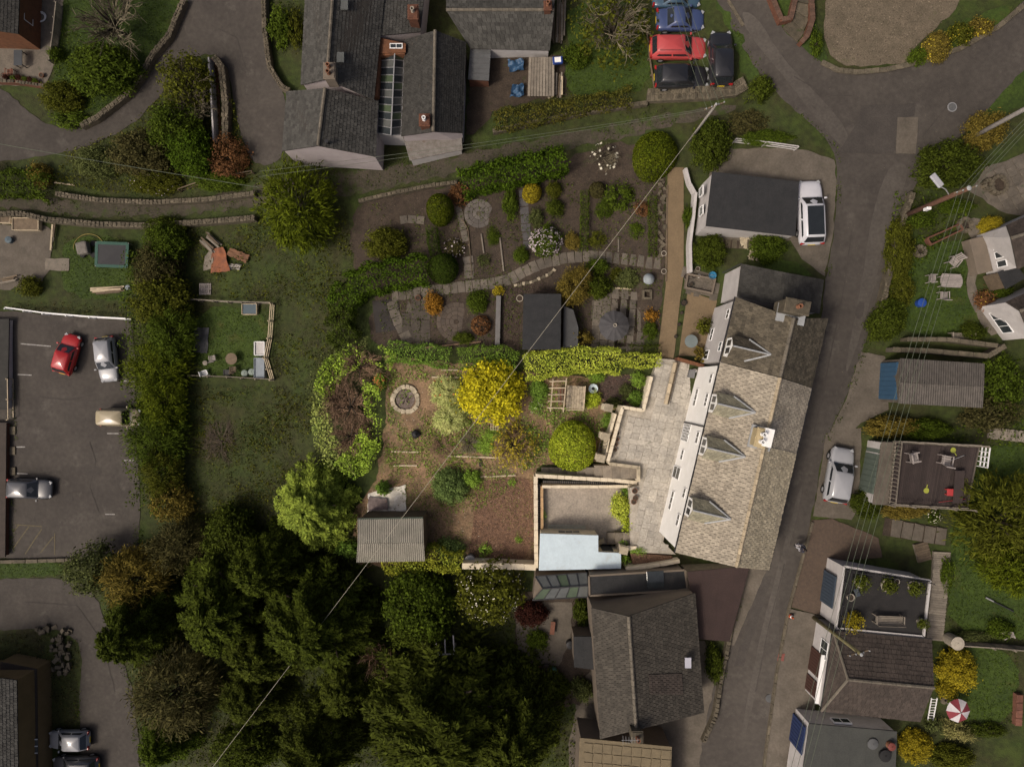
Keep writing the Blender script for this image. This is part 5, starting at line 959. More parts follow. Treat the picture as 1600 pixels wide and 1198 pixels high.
# ================================================================ VEGETATION
L_ = dict(  # plot leaves brightened and outside leaves darkened, imitating a lit plot
 lime=leaf('lime', (.25, .29, .022), (.16, .205, .016), .45), gold=leaf('gold', (.33, .285, .010), (.24, .225, .012), .5, 2.0), dullgold=leaf('dull_gold', (.24, .185, .02), (.17, .15, .02), .5), varieg=leaf('variegated', (.42, .42, .17), (.22, .26, .08), .5), pale=leaf('pale_hedge', (.33, .36, .05), (.21, .26, .03), .5),
 ivy=leaf('bright_ivy', (.21, .29, .035), (.13, .20, .025), .5), fresh=leaf('fresh', (.17, .26, .035), (.11, .18, .024), .5), mid=leaf('mid', (.060, .088, .017), (.038, .060, .012), .5), dark=leaf('dark', (.052, .070, .015), (.033, .046, .011), .5), deep=leaf('deep_conifer', (.047, .060, .015), (.030, .039, .010), .5),
 olive=leaf('olive', (.072, .080, .018), (.05, .056, .013), .5), laurel=leaf('laurel', (.052, .088, .012), (.030, .056, .009), .6), bright=leaf('bright_tree', (.080, .100, .012), (.050, .070, .009), .5), yew=leaf('yew', (.038, .062, .014), (.028, .047, .011), .3),
 yellow=leaf('yellow', (.21, .165, .010), (.15, .125, .010), .45), orange=leaf('orange', (.19, .095, .012), (.13, .065, .010), .5), red=leaf('red', (.052, .017, .011), (.034, .012, .009), .5), rust=leaf('rust', (.11, .052, .020), (.07, .035, .016), .5),
 silver=leaf('silver', (.085, .10, .07), (.055, .068, .045), .5), brownish=leaf('brownish', (.062, .055, .019), (.044, .042, .014), .5), plotgreen=leaf('plot_green', (.125, .20, .03), (.075, .13, .02), .5), plotdark=leaf('plot_dark', (.115, .16, .045), (.065, .10, .03), .45),
 plotconifer=leaf('plot_conifer', (.20, .25, .035), (.11, .15, .024), .5), box=leaf('box_plant', (.045, .075, .015), (.028, .050, .012), .5), ochre=leaf('ochre_leaf', (.115, .088, .016), (.08, .062, .013), .5))
wht = mat('white_petal', (.46, .40, .40), (.36, .30, .31), isl_var=.3, scale=4, fine=0); wht2 = mat('cream_petal', (.60, .57, .45), (.45, .42, .32), isl_var=.3, scale=4, fine=0); yel_p = mat('yellow_petal', (.42, .32, .02), (.30, .24, .02), isl_var=.3, scale=4, fine=0); org_p = mat('orange_petal', (.46, .17, .05), (.33, .13, .04), isl_var=.3, scale=4, fine=0)
def many(rows):
    for r in rows:
        nm, lb, cat, x, y, rx, ry, h, stl, m = r[:10]; plant(nm, lb, cat, x, y, rx, ry, h, stl, L_[m] if isinstance(m, str) else m, **(r[10] if len(r) > 10 else {}))
S = 'shrub'; T = 'tree'
# --- the cottage plot
many([
 ('golden_tree', 'rounded golden yellow tree beside the pergola', T, 770, 614, 54, 54, 3.2, 'bush', 'gold', dict(size='L')),
 ('dome_shrub', 'big clipped lime green dome bush beside the patio wall', S, 895, 694, 36, 38, 2.4, 'round', 'lime', dict(size='L')),
 ('sparse_shrub', 'thin yellow leaved shrub with bare brown twigs below the golden tree', S, 803, 698, 40, 38, 1.9, 'sparse', 'dullgold', dict(size='L', twigs=twig)),
 ('conifer', 'feathery light green conifer at the lower left of the plot', T, 489, 795, 78, 84, 5.5, 'conifer', 'plotconifer', dict(size='L')),
 ('dark_shrub', 'dense dark green ball shrub on the open soil', S, 703, 761, 31, 28, 1.7, 'bush', 'plotdark', dict(size='L')),
 ('leafy_shrub', 'fresh green shrub touching the dark ball shrub', S, 738, 748, 15, 15, .9, 'bush', 'fresh'),
 ('dark_shrub', 'dark green low shrub right of the grey shed', S, 703, 858, 24, 17, 1.3, 'bush', 'plotdark'),
 ('leafy_plant', 'bright green leafy plant above the boundary wall', S, 757, 860, 12, 11, .6, 'spiky', 'fresh'),
 ('leafy_plant', 'tiny green plant at the lower mulch edge', S, 811, 842, 6, 6, .4, 'spiky', 'fresh'),
 ('leafy_plant', 'tiny green clump at the upper mulch edge', S, 801, 753, 7, 7, .4, 'spiky', 'fresh'),
 ('leafy_plant', 'low green clump beneath the thin yellow shrub', S, 770, 680, 20, 10, .5, 'spiky', 'fresh'),
 ('leafy_plant', 'spreading green clump above the thin yellow shrub', S, 757, 696, 17, 12, .5, 'spiky', 'fresh'),
 ('variegated_shrub', 'cream and green variegated shrub left of the golden tree', S, 696, 612, 26, 25, 1.6, 'spiky', 'varieg', dict(size='L', blossom=org_p, bn=16, bs=.09)),
 ('variegated_shrub', 'second pale variegated shrub under the overhead cable', S, 702, 652, 26, 27, 1.5, 'spiky', 'varieg', dict(size='L')),
 ('variegated_shrub', 'oval cream green shrub at the right of the lower patio', S, 972, 794, 18, 22, 1.7, 'bush', 'pale', dict(z=-1.5)),
 ('lime_shrub', 'small lime yellow shrub below the oval cream shrub', S, 982, 819, 12, 11, 1.1, 'bush', 'lime', dict(z=-1.2)),
 ('leafy_shrub', 'dark leafy plant squeezed beside the corner pots', S, 980, 771, 9, 9, .8, 'bush', 'plotgreen', dict(z=-1.5)),
 ('lime_shrub', 'lime green shrub right of the mossy platform', S, 926, 624, 14, 15, .9, 'bush', 'lime'),
 ('leafy_shrub', 'bright green mound under the upper hedge', S, 932, 588, 15, 11, .9, 'spiky', 'fresh'),
 ('leafy_shrub', 'green bush at the top right of the planted bed', S, 998, 594, 14, 12, 1.2, 'spiky', 'fresh'),
 ('leafy_shrub', 'green bush in the corner of the zigzag wall', S, 996, 622, 13, 14, 1.2, 'bush', 'plotgreen'),
 ('silver_shrub', 'grey green herb in the middle of the planted bed', S, 980, 612, 13, 13, .8, 'bush', 'silver'),
 ('silver_shrub', 'grey green herb at the left end of the planted bed', S, 962, 628, 13, 8, .7, 'bush', 'silver'),
 ('leafy_shrub', 'green bush between the dome and the zigzag wall', S, 951, 660, 12, 14, 1.0, 'spiky', 'plotgreen'),
 ('leafy_shrub', 'low dark green bush left of the pergola', S, 842, 610, 14, 18, .9, 'bush', 'plotgreen'),
 ('leafy_shrub', 'speckled white flowering plant below the pergola', S, 838, 635, 13, 12, .6, 'loose', 'plotgreen', dict(blossom=wht2, bn=40, bs=.03)),
 ('leafy_shrub', 'grassy green patch beside the outbuilding', S, 977, 876, 7, 10, .8, 'spiky', 'fresh', dict(z=-.3)),
 ('leafy_shrub', 'small weed by the short steps', S, 975, 847, 8, 4, .4, 'spiky', 'fresh', dict(z=-.6)),
 ('leafy_shrub', 'weeds growing at the edge of the upper paving', S, 998, 862, 12, 6, .35, 'spiky', 'fresh', dict(z=0)),
 ('orange_shrub', 'small orange flowered bush in the green thicket', S, 593, 596, 11, 14, 1.6, 'loose', 'fresh', dict(blossom=org_p, bn=60, bs=.07)),
 ('bare_shrub', 'pile of bare reddish twigs below the variegated shrubs', S, 690, 698, 26, 24, .7, 'bare', twig),
 ('bare_shrub', 'arching bare shrub left of the thin yellow shrub', S, 733, 693, 24, 20, .9, 'bare', twig_pale),
 ('leafy_shrub', 'green shrub overhanging the white tarpaulin', S, 597, 764, 15, 14, 1.8, 'conifer', 'plotgreen'),
 ('leafy_shrub', 'trailing bush at the left of the shed', S, 545, 858, 22, 14, 1.6, 'bush', 'plotgreen'),
 ('lime_shrub', 'little lime plant on the wall of the lower patio', S, 849, 806, 5, 8, .5, 'spiky', 'fresh', dict(z=-1.5)),
])
hedge('hedge', 'bright variegated lime hedge along the top of the plot', [(822, 574), (850, 569), (890, 565), (930, 562), (968, 562)], 38, 1.9, L_['pale'], dens=260, ls=.07, wob=.16)
hedge('hedge', 'thinner right end of the bright lime hedge', [(974, 563), (1004, 562), (1032, 562)], 19, 1.5, L_['pale'], dens=260, ls=.065)
hedge('hedge', 'yellow green hedge below the grey shed', [(600, 882), (640, 874), (685, 875), (718, 883)], 30, 2.4, leaf('gold_hedge', (.22, .22, .022), (.13, .16, .02), .5), dens=240, ls=.08, wob=.2)
hedge('hedge', 'smooth green hedge mound above the bare soil', [(606, 548), (638, 552), (668, 553), (700, 560)], 30, 1.2, L_['plotgreen'], dens=280, ls=.06)
hedge('hedge', 'smooth dark green hedge mound above the golden tree', [(718, 560), (750, 556), (785, 560), (806, 566)], 34, 1.3, leaf('mound', (.12, .19, .024), (.08, .13, .018), .4), dens=280, ls=.06)
scatter('ivy', [(506, 566), (556, 534), (600, 540), (624, 552), (612, 580), (578, 566), (540, 590), (516, 630), (498, 610)], 150, .09, L_['ivy'], 1.7, 'leafy green ivy over the top of the twiggy thicket', 'ivy', .7, 1, .7, 101, off=.1, patch=.12)
scatter('ivy', [(570, 592), (596, 606), (604, 650), (598, 700), (580, 735), (556, 748), (528, 722), (556, 690), (572, 650)], 160, .09, L_['ivy'], 1.9, 'bright leafy ivy along the right of the twiggy thicket', 'ivy', .7, 1, .7, 102, off=.1, patch=.08)
scatter('ivy', [(494, 600), (520, 630), (526, 680), (550, 705), (560, 740), (520, 728), (496, 704), (490, 650)], 110, .09, leaf('ivy_pale', (.27, .30, .08), (.16, .21, .05), .5), 1.7, 'pale leafy ivy along the left of the twiggy thicket', 'ivy', .7, 1, .7, 103, off=.1, patch=.12)
for lb, x, y, rx, ry, h in (('large bare twig mound in the middle of the thicket', 545, 636, 44, 50, 2.4), ('bare twig mound at the top of the thicket', 560, 574, 46, 32, 2.2), ('bare twig mound at the bottom of the thicket', 545, 682, 42, 38, 2.2), ('bare twig mound at the left of the thicket', 522, 625, 32, 44, 2.1)):
    plant('bare_shrub', lb, S, x, y, rx, ry, h, 'bare', twig)
scatter('thicket', [(505, 575), (560, 545), (600, 560), (585, 610), (580, 690), (550, 720), (515, 700), (500, 640)], 70, .10, mat('dead_leaf', (.15, .095, .058), (.08, .05, .032), isl_var=.5, scale=3, fine=0), 1.1, 'dry brown leaves and stems filling the thicket', 'thicket', .2, .3, .9, 104, off=.05)
# --- middle gardens
many([
 ('clipped_shrub', 'egg shaped clipped bright green bush', S, 688, 326, 20, 26, 2.2, 'round', 'bright', dict(size='L')),
 ('clipped_shrub', 'large smooth dark topiary ball by the slab path', S, 692, 416, 24, 23, 2.0, 'round', 'yew', dict(size='L')),
 ('olive_shrub', 'broad olive green shrub left of the topiary ball', S, 600, 380, 37, 27, 2.4, 'bush', 'olive', dict(size='L')),
 ('rust_shrub', 'rust coloured shrub between egg bush and round paving', S, 718, 303, 19, 18, 1.2, 'loose', 'rust'),
 ('orange_shrub', 'orange brown shrub below the slab path', S, 677, 474, 15, 19, 1.1, 'bush', 'orange'),
 ('flowering_shrub', 'small shrub with pale dried flower heads', S, 710, 386, 18, 16, .9, 'loose', 'brownish', dict(blossom=wht, bn=40, bs=.07)),
 ('leafy_shrub', 'loose green shrub below the slab path', S, 745, 471, 19, 18, 1.1, 'bush', 'mid'),
 ('leafy_shrub', 'tall green border plants right of the round paving', S, 797, 318, 13, 26, .9, 'bush', 'mid', dict(rz=0)),
 ('leafy_shrub', 'small green plants in the narrow vegetable rows', S, 770, 368, 11, 16, .6, 'spiky', 'mid', dict(rz=0)),
 ('leafy_shrub', 'blue green clump beside the slab path', S, 757, 406, 12, 10, .6, 'spiky', 'silver'),
 ('leafy_shrub', 'green bush at the bend of the slab path', S, 814, 398, 13, 13, .9, 'bush', 'mid'),
 ('yellow_shrub', 'round golden clipped bush beside the laurel hedge', S, 831, 300, 17, 16, 1.3, 'round', 'yellow', dict(size='M')),
 ('leafy_shrub', 'small round light green bush right of the golden bush', S, 866, 296, 13, 13, 1.0, 'bush', 'olive'),
 ('flowering_shrub', 'broad shrub covered in pale pink blossom', S, 853, 376, 28, 23, 1.4, 'bush', 'mid', dict(blossom=wht, bn=330, bs=.075)),
 ('yellow_shrub', 'amber shrub right of the pink blossom', S, 895, 377, 13, 14, .9, 'bush', 'ochre'),
 ('olive_shrub', 'clipped brownish round bush in the vegetable plot', S, 934, 296, 13, 14, 1.1, 'round', 'brownish', dict(size='M')),
 ('leafy_shrub', 'dull green shrub under the golden bush', S, 868, 324, 15, 14, .9, 'bush', 'dark'),
 ('leafy_shrub', 'grey green shrub above the pink blossom', S, 838, 340, 12, 16, .8, 'bush', 'silver', dict(rz=0)),
 ('leafy_shrub', 'tangled green shrub in the middle of the vegetable plot', S, 972, 305, 24, 24, 1.2, 'loose', 'mid'),
 ('leafy_shrub', 'low green plants beside the left grass strip', S, 945, 325, 15, 17, .7, 'spiky', 'mid'),
 ('leafy_shrub', 'yellowish ground plants above the slab path', S, 932, 375, 14, 14, .5, 'loose', 'olive'),
 ('leafy_shrub', 'small green plants near the right grass strip', S, 995, 360, 14, 13, .5, 'loose', 'mid'),
 ('leafy_shrub', 'reddish ground plants in the vegetable plot', S, 1005, 325, 12, 14, .5, 'loose', 'rust'),
 ('evergreen_shrub', 'large yellow tipped evergreen above the black shed', S, 900, 446, 29, 33, 2.6, 'spiky', 'ochre', dict(size='L')),
 ('evergreen_shrub', 'dark green bush right of the yellow tipped evergreen', S, 937, 447, 20, 20, 1.9, 'bush', 'dark'),
 ('leafy_shrub', 'leafy green bush under the slab path bend', S, 934, 416, 20, 13, 1.3, 'bush', 'mid', dict(rz=0)),
 ('leafy_shrub', 'square bed of silvery green leaves', S, 983, 435, 17, 18, .8, 'bush', 'silver'),
 ('leafy_shrub', 'low brown green plants in the square bed', S, 964, 430, 11, 14, .7, 'loose', 'olive', dict(rz=0)),
 ('orange_shrub', 'small orange shrub beside the resin path', S, 1020, 494, 12, 10, .8, 'bush', 'orange'),
 ('leafy_shrub', 'green shrub under the small orange shrub', S, 1017, 516, 12, 15, .9, 'bush', 'mid', dict(rz=0)),
 ('yellow_shrub', 'yellow green shrub against the grey shed', S, 912, 528, 17, 13, 1.4, 'loose', 'ochre'),
 ('yellow_shrub', 'tiny yellow shrub at the end of the grey wall', S, 779, 453, 9, 8, .7, 'bush', 'yellow'),
 ('dark_shrub', 'dark pot bound round bush in the lower left garden', S, 751, 508, 16, 16, .9, 'round', 'rust', dict(size='S')),
 ('leafy_shrub', 'grey green rosemary below the round paving', S, 724, 528, 18, 10, .7, 'bush', 'dark', dict(rz=0)),
 ('pampas_grass', 'spiky bleached pampas grass beside the lane', S, 945, 243, 24, 26, 1.9, 'bare', twig_pale, dict(blossom=wht2, bn=30, bs=.12)),
 ('clipped_shrub', 'square clipped bright green bush near the resin path', S, 1022, 238, 38, 33, 2.2, 'round', 'bright', dict(size='L')),
 ('ivy_shrub', 'large dark ivy covered bush below the utility pole', S, 1113, 222, 34, 42, 2.6, 'bush', 'dark', dict(size='L', rz=0)),
 ('leafy_shrub', 'dark rounded shrub in front of the white garage', S, 1114, 391, 29, 26, 2.0, 'bush', 'dark', dict(size='L')),
 ('leafy_shrub', 'green shrub below the right corner of the white garage', S, 1204, 385, 30, 26, 1.8, 'bush', 'mid', dict(size='L')),
 ('leafy_shrub', 'bushy plant in the tan courtyard', S, 1101, 508, 13, 12, 1.2, 'bush', 'olive'),
 ('leafy_shrub', 'shrub at the lower end of the tan courtyard', S, 1096, 553, 12, 13, 1.2, 'loose', 'ochre'),
 ('leafy_shrub', 'narrow plants along the garage wall', S, 1076, 338, 9, 17, .9, 'bush', 'mid', dict(rz=0)),
])
hedge('hedge', 'narrow clipped dark hedge above the topiary ball', [(674, 356), (676, 380), (680, 396)], 16, 1.5, L_['yew'], dens=300, ls=.05, wob=.04)
hedge('laurel_hedge', 'glossy laurel hedge between the lane and the gardens', [(722, 284), (760, 272), (810, 264), (850, 256), (882, 246)], 36, 2.2, L_['laurel'], dens=170, ls=.10, wob=.22)
hedge('laurel_hedge', 'wide laurel hedge left of the topiary ball', [(530, 478), (545, 448), (575, 432), (620, 424), (664, 420)], 44, 2.2, L_['laurel'], dens=170, ls=.09, wob=.25)
hedge('laurel_hedge', 'laurel hedge running down to the meadow edge', [(532, 480), (528, 510), (540, 535)], 40, 2.2, leaf('laurel_dull', (.045, .066, .016), (.03, .044, .012), .55), dens=170, ls=.09, wob=.3)
hedge('hedge', 'clipped grass green hedge strip in the vegetable plot', [(914, 300), (914, 345), (912, 388)], 12, .6, L_['mid'], dens=300, ls=.05, wob=.03)
hedge('hedge', 'clipped hedge strip beside the rocky border', [(1020, 308), (1021, 350), (1021, 398)], 11, .6, L_['mid'], dens=300, ls=.05, wob=.03)
hedge('hedge', 'low dark hedge above the right end of the bright lime hedge', [(985, 545), (1010, 546), (1032, 546)], 12, 1.0, L_['dark'], dens=260, ls=.05, wob=.05)
scatter('undergrowth', [(500, 560), (540, 530), (585, 525), (580, 545), (530, 565), (510, 600), (496, 640), (482, 640), (486, 600)], 70, .09, L_['silver'], 1.6, 'grey green undergrowth at the left of the twiggy thicket', 'undergrowth', .6, 1, .7, 105)
scatter('undergrowth', [(570, 320), (720, 300), (1035, 270), (1040, 400), (1020, 540), (800, 545), (600, 540)], 34, .06, L_['mid'], .18, 'small weeds scattered through the middle gardens', 'weeds', .6, 1, .7, 106, off=.05, patch=.42)
# --- lane side, top left
many([
 ('bright_tree', 'rounded bright green tree beside the lane', T, 461, 322, 66, 74, 6.0, 'spiky', 'bright', dict(size='L', rz=0)),
 ('bare_tree', 'big bare branching tree beside the lane at the top left', T, 158, 22, 68, 62, 6.5, 'bare', twig_pale),
 ('leafy_tree', 'bushy dark tree under the bare tree', T, 160, 108, 56, 44, 3.6, 'bush', 'mid', dict(size='L')),
 ('leafy_shrub', 'light green bush by the patio steps', S, 92, 150, 34, 26, 2.2, 'bush', 'olive', dict(size='L')),
 ('leafy_shrub', 'small green bush beside the slatted fence', S, 86, 85, 12, 14, 1.2, 'bush', 'mid'),
 ('leafy_shrub', 'grassy bush at the corner of the lane', S, 112, 186, 30, 16, 1.2, 'loose', 'mid'),
 ('loose_tree', 'pale leafed tree on the lane island beside the trench', T, 290, 125, 40, 44, 4.0, 'loose', 'olive', dict(size='L', twigs=twig_pale)),
 ('bare_tree', 'grey twiggy tree on the lane island', T, 302, 160, 32, 36, 4.0, 'bare', twig_pale),
 ('leafy_tree', 'dark leafy tree in the middle of the lane island', T, 270, 200, 46, 42, 4.0, 'bush', 'mid', dict(size='L')),
 ('leafy_tree', 'brownish tree at the lower lane island', T, 215, 240, 50, 38, 3.6, 'bush', 'brownish', dict(size='L')),
 ('leafy_tree', 'green tree at the right of the lane island', T, 300, 235, 38, 40, 3.8, 'bush', 'laurel', dict(size='L')),
 ('leafy_shrub', 'grey green shrub along the lane bend', S, 148, 252, 38, 26, 2.4, 'bush', 'silver', dict(size='L')),
 ('bare_shrub', 'brown twiggy shrub at the end of the red lined trench', S, 356, 245, 32, 34, 2.2, 'loose', 'rust', dict(size='L')),
 ('leafy_shrub', 'low shrubs above the curved lane wall', S, 240, 284, 44, 20, 1.8, 'bush', 'olive', dict(size='L', blossom=wht, bn=30, bs=.05, rz=0)),
 ('leafy_shrub', 'low green shrub above the bright tree', S, 345, 284, 40, 16, 1.4, 'bush', 'mid', dict(size='L', rz=0)),
 ('yellow_shrub', 'yellow flecked shrub left of the lane', S, 60, 272, 18, 20, 1.4, 'bush', 'ochre'),
 ('leafy_shrub', 'dark shrub in the garden strip by the lane bend', S, 438, 40, 20, 34, 1.8, 'bush', 'mid', dict(rz=0)),
 ('leafy_shrub', 'weedy shrub against the pale pink gable', S, 463, 42, 11, 36, 1.3, 'loose', 'olive', dict(rz=0)),
])
hedge('hedge', 'low green hedge beside the lane at the left edge', [(-30, 282), (20, 284), (72, 290)], 40, 1.4, L_['mid'], dens=150, ls=.09, wob=.25)
scatter('undergrowth', [(110, 235), (200, 205), (255, 150), (330, 90), (368, 160), (390, 256), (400, 285), (200, 305), (80, 290)], 44, .09, L_['olive'], .7, 'tangled undergrowth across the lane island', 'undergrowth', .5, 1, .8, 107)
scatter('undergrowth', [(100, 40), (190, 80), (225, 110), (190, 148), (110, 190), (84, 165)], 40, .08, L_['mid'], .5, 'undergrowth beneath the trees at the top left', 'undergrowth', .5, 1, .8, 108)
hedge('hedge', 'yellow green hedge along the track below the lawn', [(775, 188), (830, 178), (880, 168), (930, 157), (985, 150)], 26, 1.2, leaf('yellow_hedge', (.085, .076, .012), (.055, .062, .011), .5), dens=190, ls=.075, wob=.18)
many([
 ('spreading_tree', 'thinly leaved spreading tree beside the parked cars', T, 962, 32, 66, 64, 5.0, 'sparse', 'olive', dict(size='L', twigs=twig_pale)),
 ('leafy_shrub', 'green shrub on the lawn beside the timber pile', S, 903, 86, 20, 22, 1.3, 'bush', 'mid'),
 ('leafy_shrub', 'green ivy bush at the road corner by the black cars', S, 1192, 136, 20, 22, 1.6, 'bush', 'dark'),
 ('leafy_shrub', 'weedy bank plants right of the ivy bush', S, 1172, 190, 36, 22, 1.0, 'loose', 'brownish', dict(size='L')),
 ('leafy_shrub', 'green bank plants above the white rails', S, 1205, 214, 44, 13, 1.0, 'bush', 'mid', dict(rz=0, size='L')),
 ('yellow_shrub', 'yellow green flowering bush beside the gravel drive', S, 1468, 72, 26, 22, 1.3, 'bush', 'ochre', dict(size='L', blossom=yel_p, bn=60, bs=.06)),
 ('yellow_shrub', 'second flowering bush along the gravel drive kerb', S, 1502, 52, 22, 18, 1.2, 'bush', 'olive', dict(blossom=yel_p, bn=40, bs=.06)),
 ('yellow_shrub', 'third flowering bush at the far end of the kerb', S, 1536, 40, 20, 14, 1.1, 'bush', 'ochre', dict(blossom=yel_p, bn=40, bs=.06)),
 ('leafy_shrub', 'low green plant at the corner of the gravel drive', S, 1436, 88, 17, 14, .8, 'bush', 'mid'),
 ('leafy_shrub', 'small weed by the brick garden steps', S, 1278, 66, 10, 24, .8, 'loose', 'mid', dict(rz=0)),
 ('evergreen_tree', 'large dark evergreen at the road junction', T, 1492, 256, 52, 40, 3.4, 'bush', 'dark', dict(size='L')),
 ('lime_tree', 'yellow green tree beneath the grey leaning pole', T, 1545, 200, 32, 28, 3.0, 'bush', 'ochre', dict(size='L')),
 ('yellow_shrub', 'bright yellow bush beside the white gabled house', S, 1553, 351, 18, 15, 1.4, 'bush', 'yellow', dict(size='L')),
 ('ivy_shrub', 'speckled ivy bank along the road below the brown pole', S, 1408, 390, 24, 50, 1.6, 'bush', 'olive', dict(size='L', rz=0)),
 ('ivy_shrub', 'dark ivy bank below the garden table', S, 1388, 500, 36, 30, 1.8, 'bush', 'dark', dict(size='L')),
 ('leafy_shrub', 'dark green bush at the lower corner of the table lawn', S, 1524, 518, 21, 15, 1.2, 'bush', 'dark'),
 ('leafy_shrub', 'mixed border plants by the black shed roof', S, 1545, 470, 17, 20, .9, 'loose', 'rust', dict(blossom=yel_p, bn=20, bs=.05)),
 ('leafy_shrub', 'border plants against the lower white house', S, 1570, 455, 15, 12, .9, 'bush', 'mid'),
 ('leafy_shrub', 'ragged shrubs above the white table lawn', S, 1440, 340, 24, 16, 1.2, 'loose', 'mid', dict(size='L')),
 ('leafy_shrub', 'brown green bush left of the table lawn', S, 1412, 450, 20, 28, 1.1, 'loose', 'olive', dict(rz=0, size='L')),
 ('leafy_shrub', 'green bank plants under the wires', S, 1500, 322, 30, 12, 1.0, 'bush', 'mid', dict(rz=0, size='L')),
 ('yellow_shrub', 'yellow green bushes between the two garages', S, 1395, 668, 46, 18, 1.6, 'bush', 'ochre', dict(size='L', rz=0)),
 ('leafy_shrub', 'green bushes above the timber deck', S, 1455, 672, 40, 18, 1.6, 'bush', 'mid', dict(size='L', rz=0)),
 ('leafy_shrub', 'overgrown green shrub behind the speckled garage', S, 1572, 600, 34, 50, 2.0, 'loose', 'mid', dict(size='L', rz=0)),
 ('bare_shrub', 'straggly brown green bush by the slatted walkway', S, 1555, 645, 44, 30, 1.8, 'loose', 'brownish', dict(size='L')),
 ('spreading_tree', 'large spreading green tree at the right edge', T, 1578, 818, 78, 78, 4.0, 'spiky', 'olive', dict(size='L')),
 ('spreading_tree', 'bright green tree below the spreading tree at the right edge', T, 1592, 890, 62, 44, 3.6, 'spiky', 'bright', dict(size='L')),
 ('leafy_shrub', 'dark green shrub beside the silver car on the road', S, 1358, 790, 24, 26, 1.5, 'bush', 'dark', dict(size='L')),
 ('yellow_shrub', 'yellow green shrub below the timber deck', S, 1418, 798, 38, 16, 1.2, 'bush', 'ochre', dict(size='L', rz=0)),
 ('flowering_shrub', 'white flowering plant at the deck corner', S, 1462, 808, 12, 10, .7, 'loose', 'mid', dict(blossom=wht2, bn=40, bs=.05)),
 ('yellow_shrub', 'amber potted shrub on the black roof terrace', S, 1337, 974, 16, 17, 1.2, 'loose', 'yellow', dict(z=5.2)),
 ('golden_shrub', 'big rounded golden bush beside the small square lawn', S, 1503, 1050, 34, 32, 1.9, 'bush', 'yellow', dict(size='L')),
 ('golden_shrub', 'smaller golden bush at the foot of the rounded golden bush', S, 1482, 1078, 17, 15, 1.2, 'bush', 'yellow'),
 ('pale_shrub', 'cream leaved bush below the striped parasol', S, 1500, 1144, 28, 16, 1.2, 'spiky', leaf('cream_leaf', (.20, .18, .07), (.13, .125, .04), .4), dict(rz=-.3)),
 ('golden_shrub', 'golden dome bush at the bottom edge beside the dark roof', S, 1436, 1170, 27, 26, 1.5, 'bush', 'yellow', dict(size='L')),
 ('leafy_shrub', 'yellow green bush at the bottom edge right of the dome', S, 1490, 1186, 38, 20, 1.3, 'bush', 'olive', dict(size='L', rz=0)),
 ('leafy_shrub', 'silver green shrub at the foot of the brown house', S, 1460, 1132, 13, 11, .9, 'bush', 'silver'),
 ('leafy_shrub', 'shrubs along the foot of the lower lawn', S, 1545, 1142, 32, 12, .9, 'loose', 'dark', dict(rz=0, size='L')),
 ('leafy_shrub', 'blue green border plants above the square lawn', S, 1528, 995, 34, 9, .7, 'loose', 'silver', dict(rz=0, size='L')),
 ('leafy_shrub', 'leafy bush with a chair in the right lawn corner', S, 1568, 985, 22, 16, 1.0, 'bush', 'mid'),
 ('leafy_shrub', 'climbing green plants beside the timber walkway', S, 1484, 900, 9, 30, 1.2, 'loose', 'mid', dict(rz=0)),
 ('bush', 'dark bush at the kerb beside the stone house', S, 1118, 1040, 14, 30, 1.5, 'bush', 'dark', dict(rz=0)),
])
twig_dull = mat('twig_dull', (.085, .065, .045), (.055, .043, .03), scale=5, fine=.2, isl_var=.35)
scatter('scrub', [(300, 600), (420, 605), (500, 600), (480, 700), (430, 800), (300, 820)], 34, .10, L_['brownish'], .45, 'rough brown scrub over the lower meadow', 'scrub', .35, .6, .8, 130, patch=.42)
scatter('scrub', [(300, 345), (400, 330), (540, 330), (556, 430), (520, 560), (480, 700), (430, 800), (300, 820), (300, 620), (432, 600), (432, 470), (296, 462)], 30, .11, L_['olive'], .35, 'clumps of coarse green weeds across the meadow', 'scrub', .45, .8, .8, 131, patch=.5)
scatter('overgrowth', [(214, 400), (290, 390), (296, 520), (298, 640), (290, 760), (262, 806), (222, 780), (212, 640), (210, 500)], 70, .11, L_['mid'], 3.0, 'leafy overgrowth knitting the long hedge together', 'overgrowth', .5, .9, .8, 132)
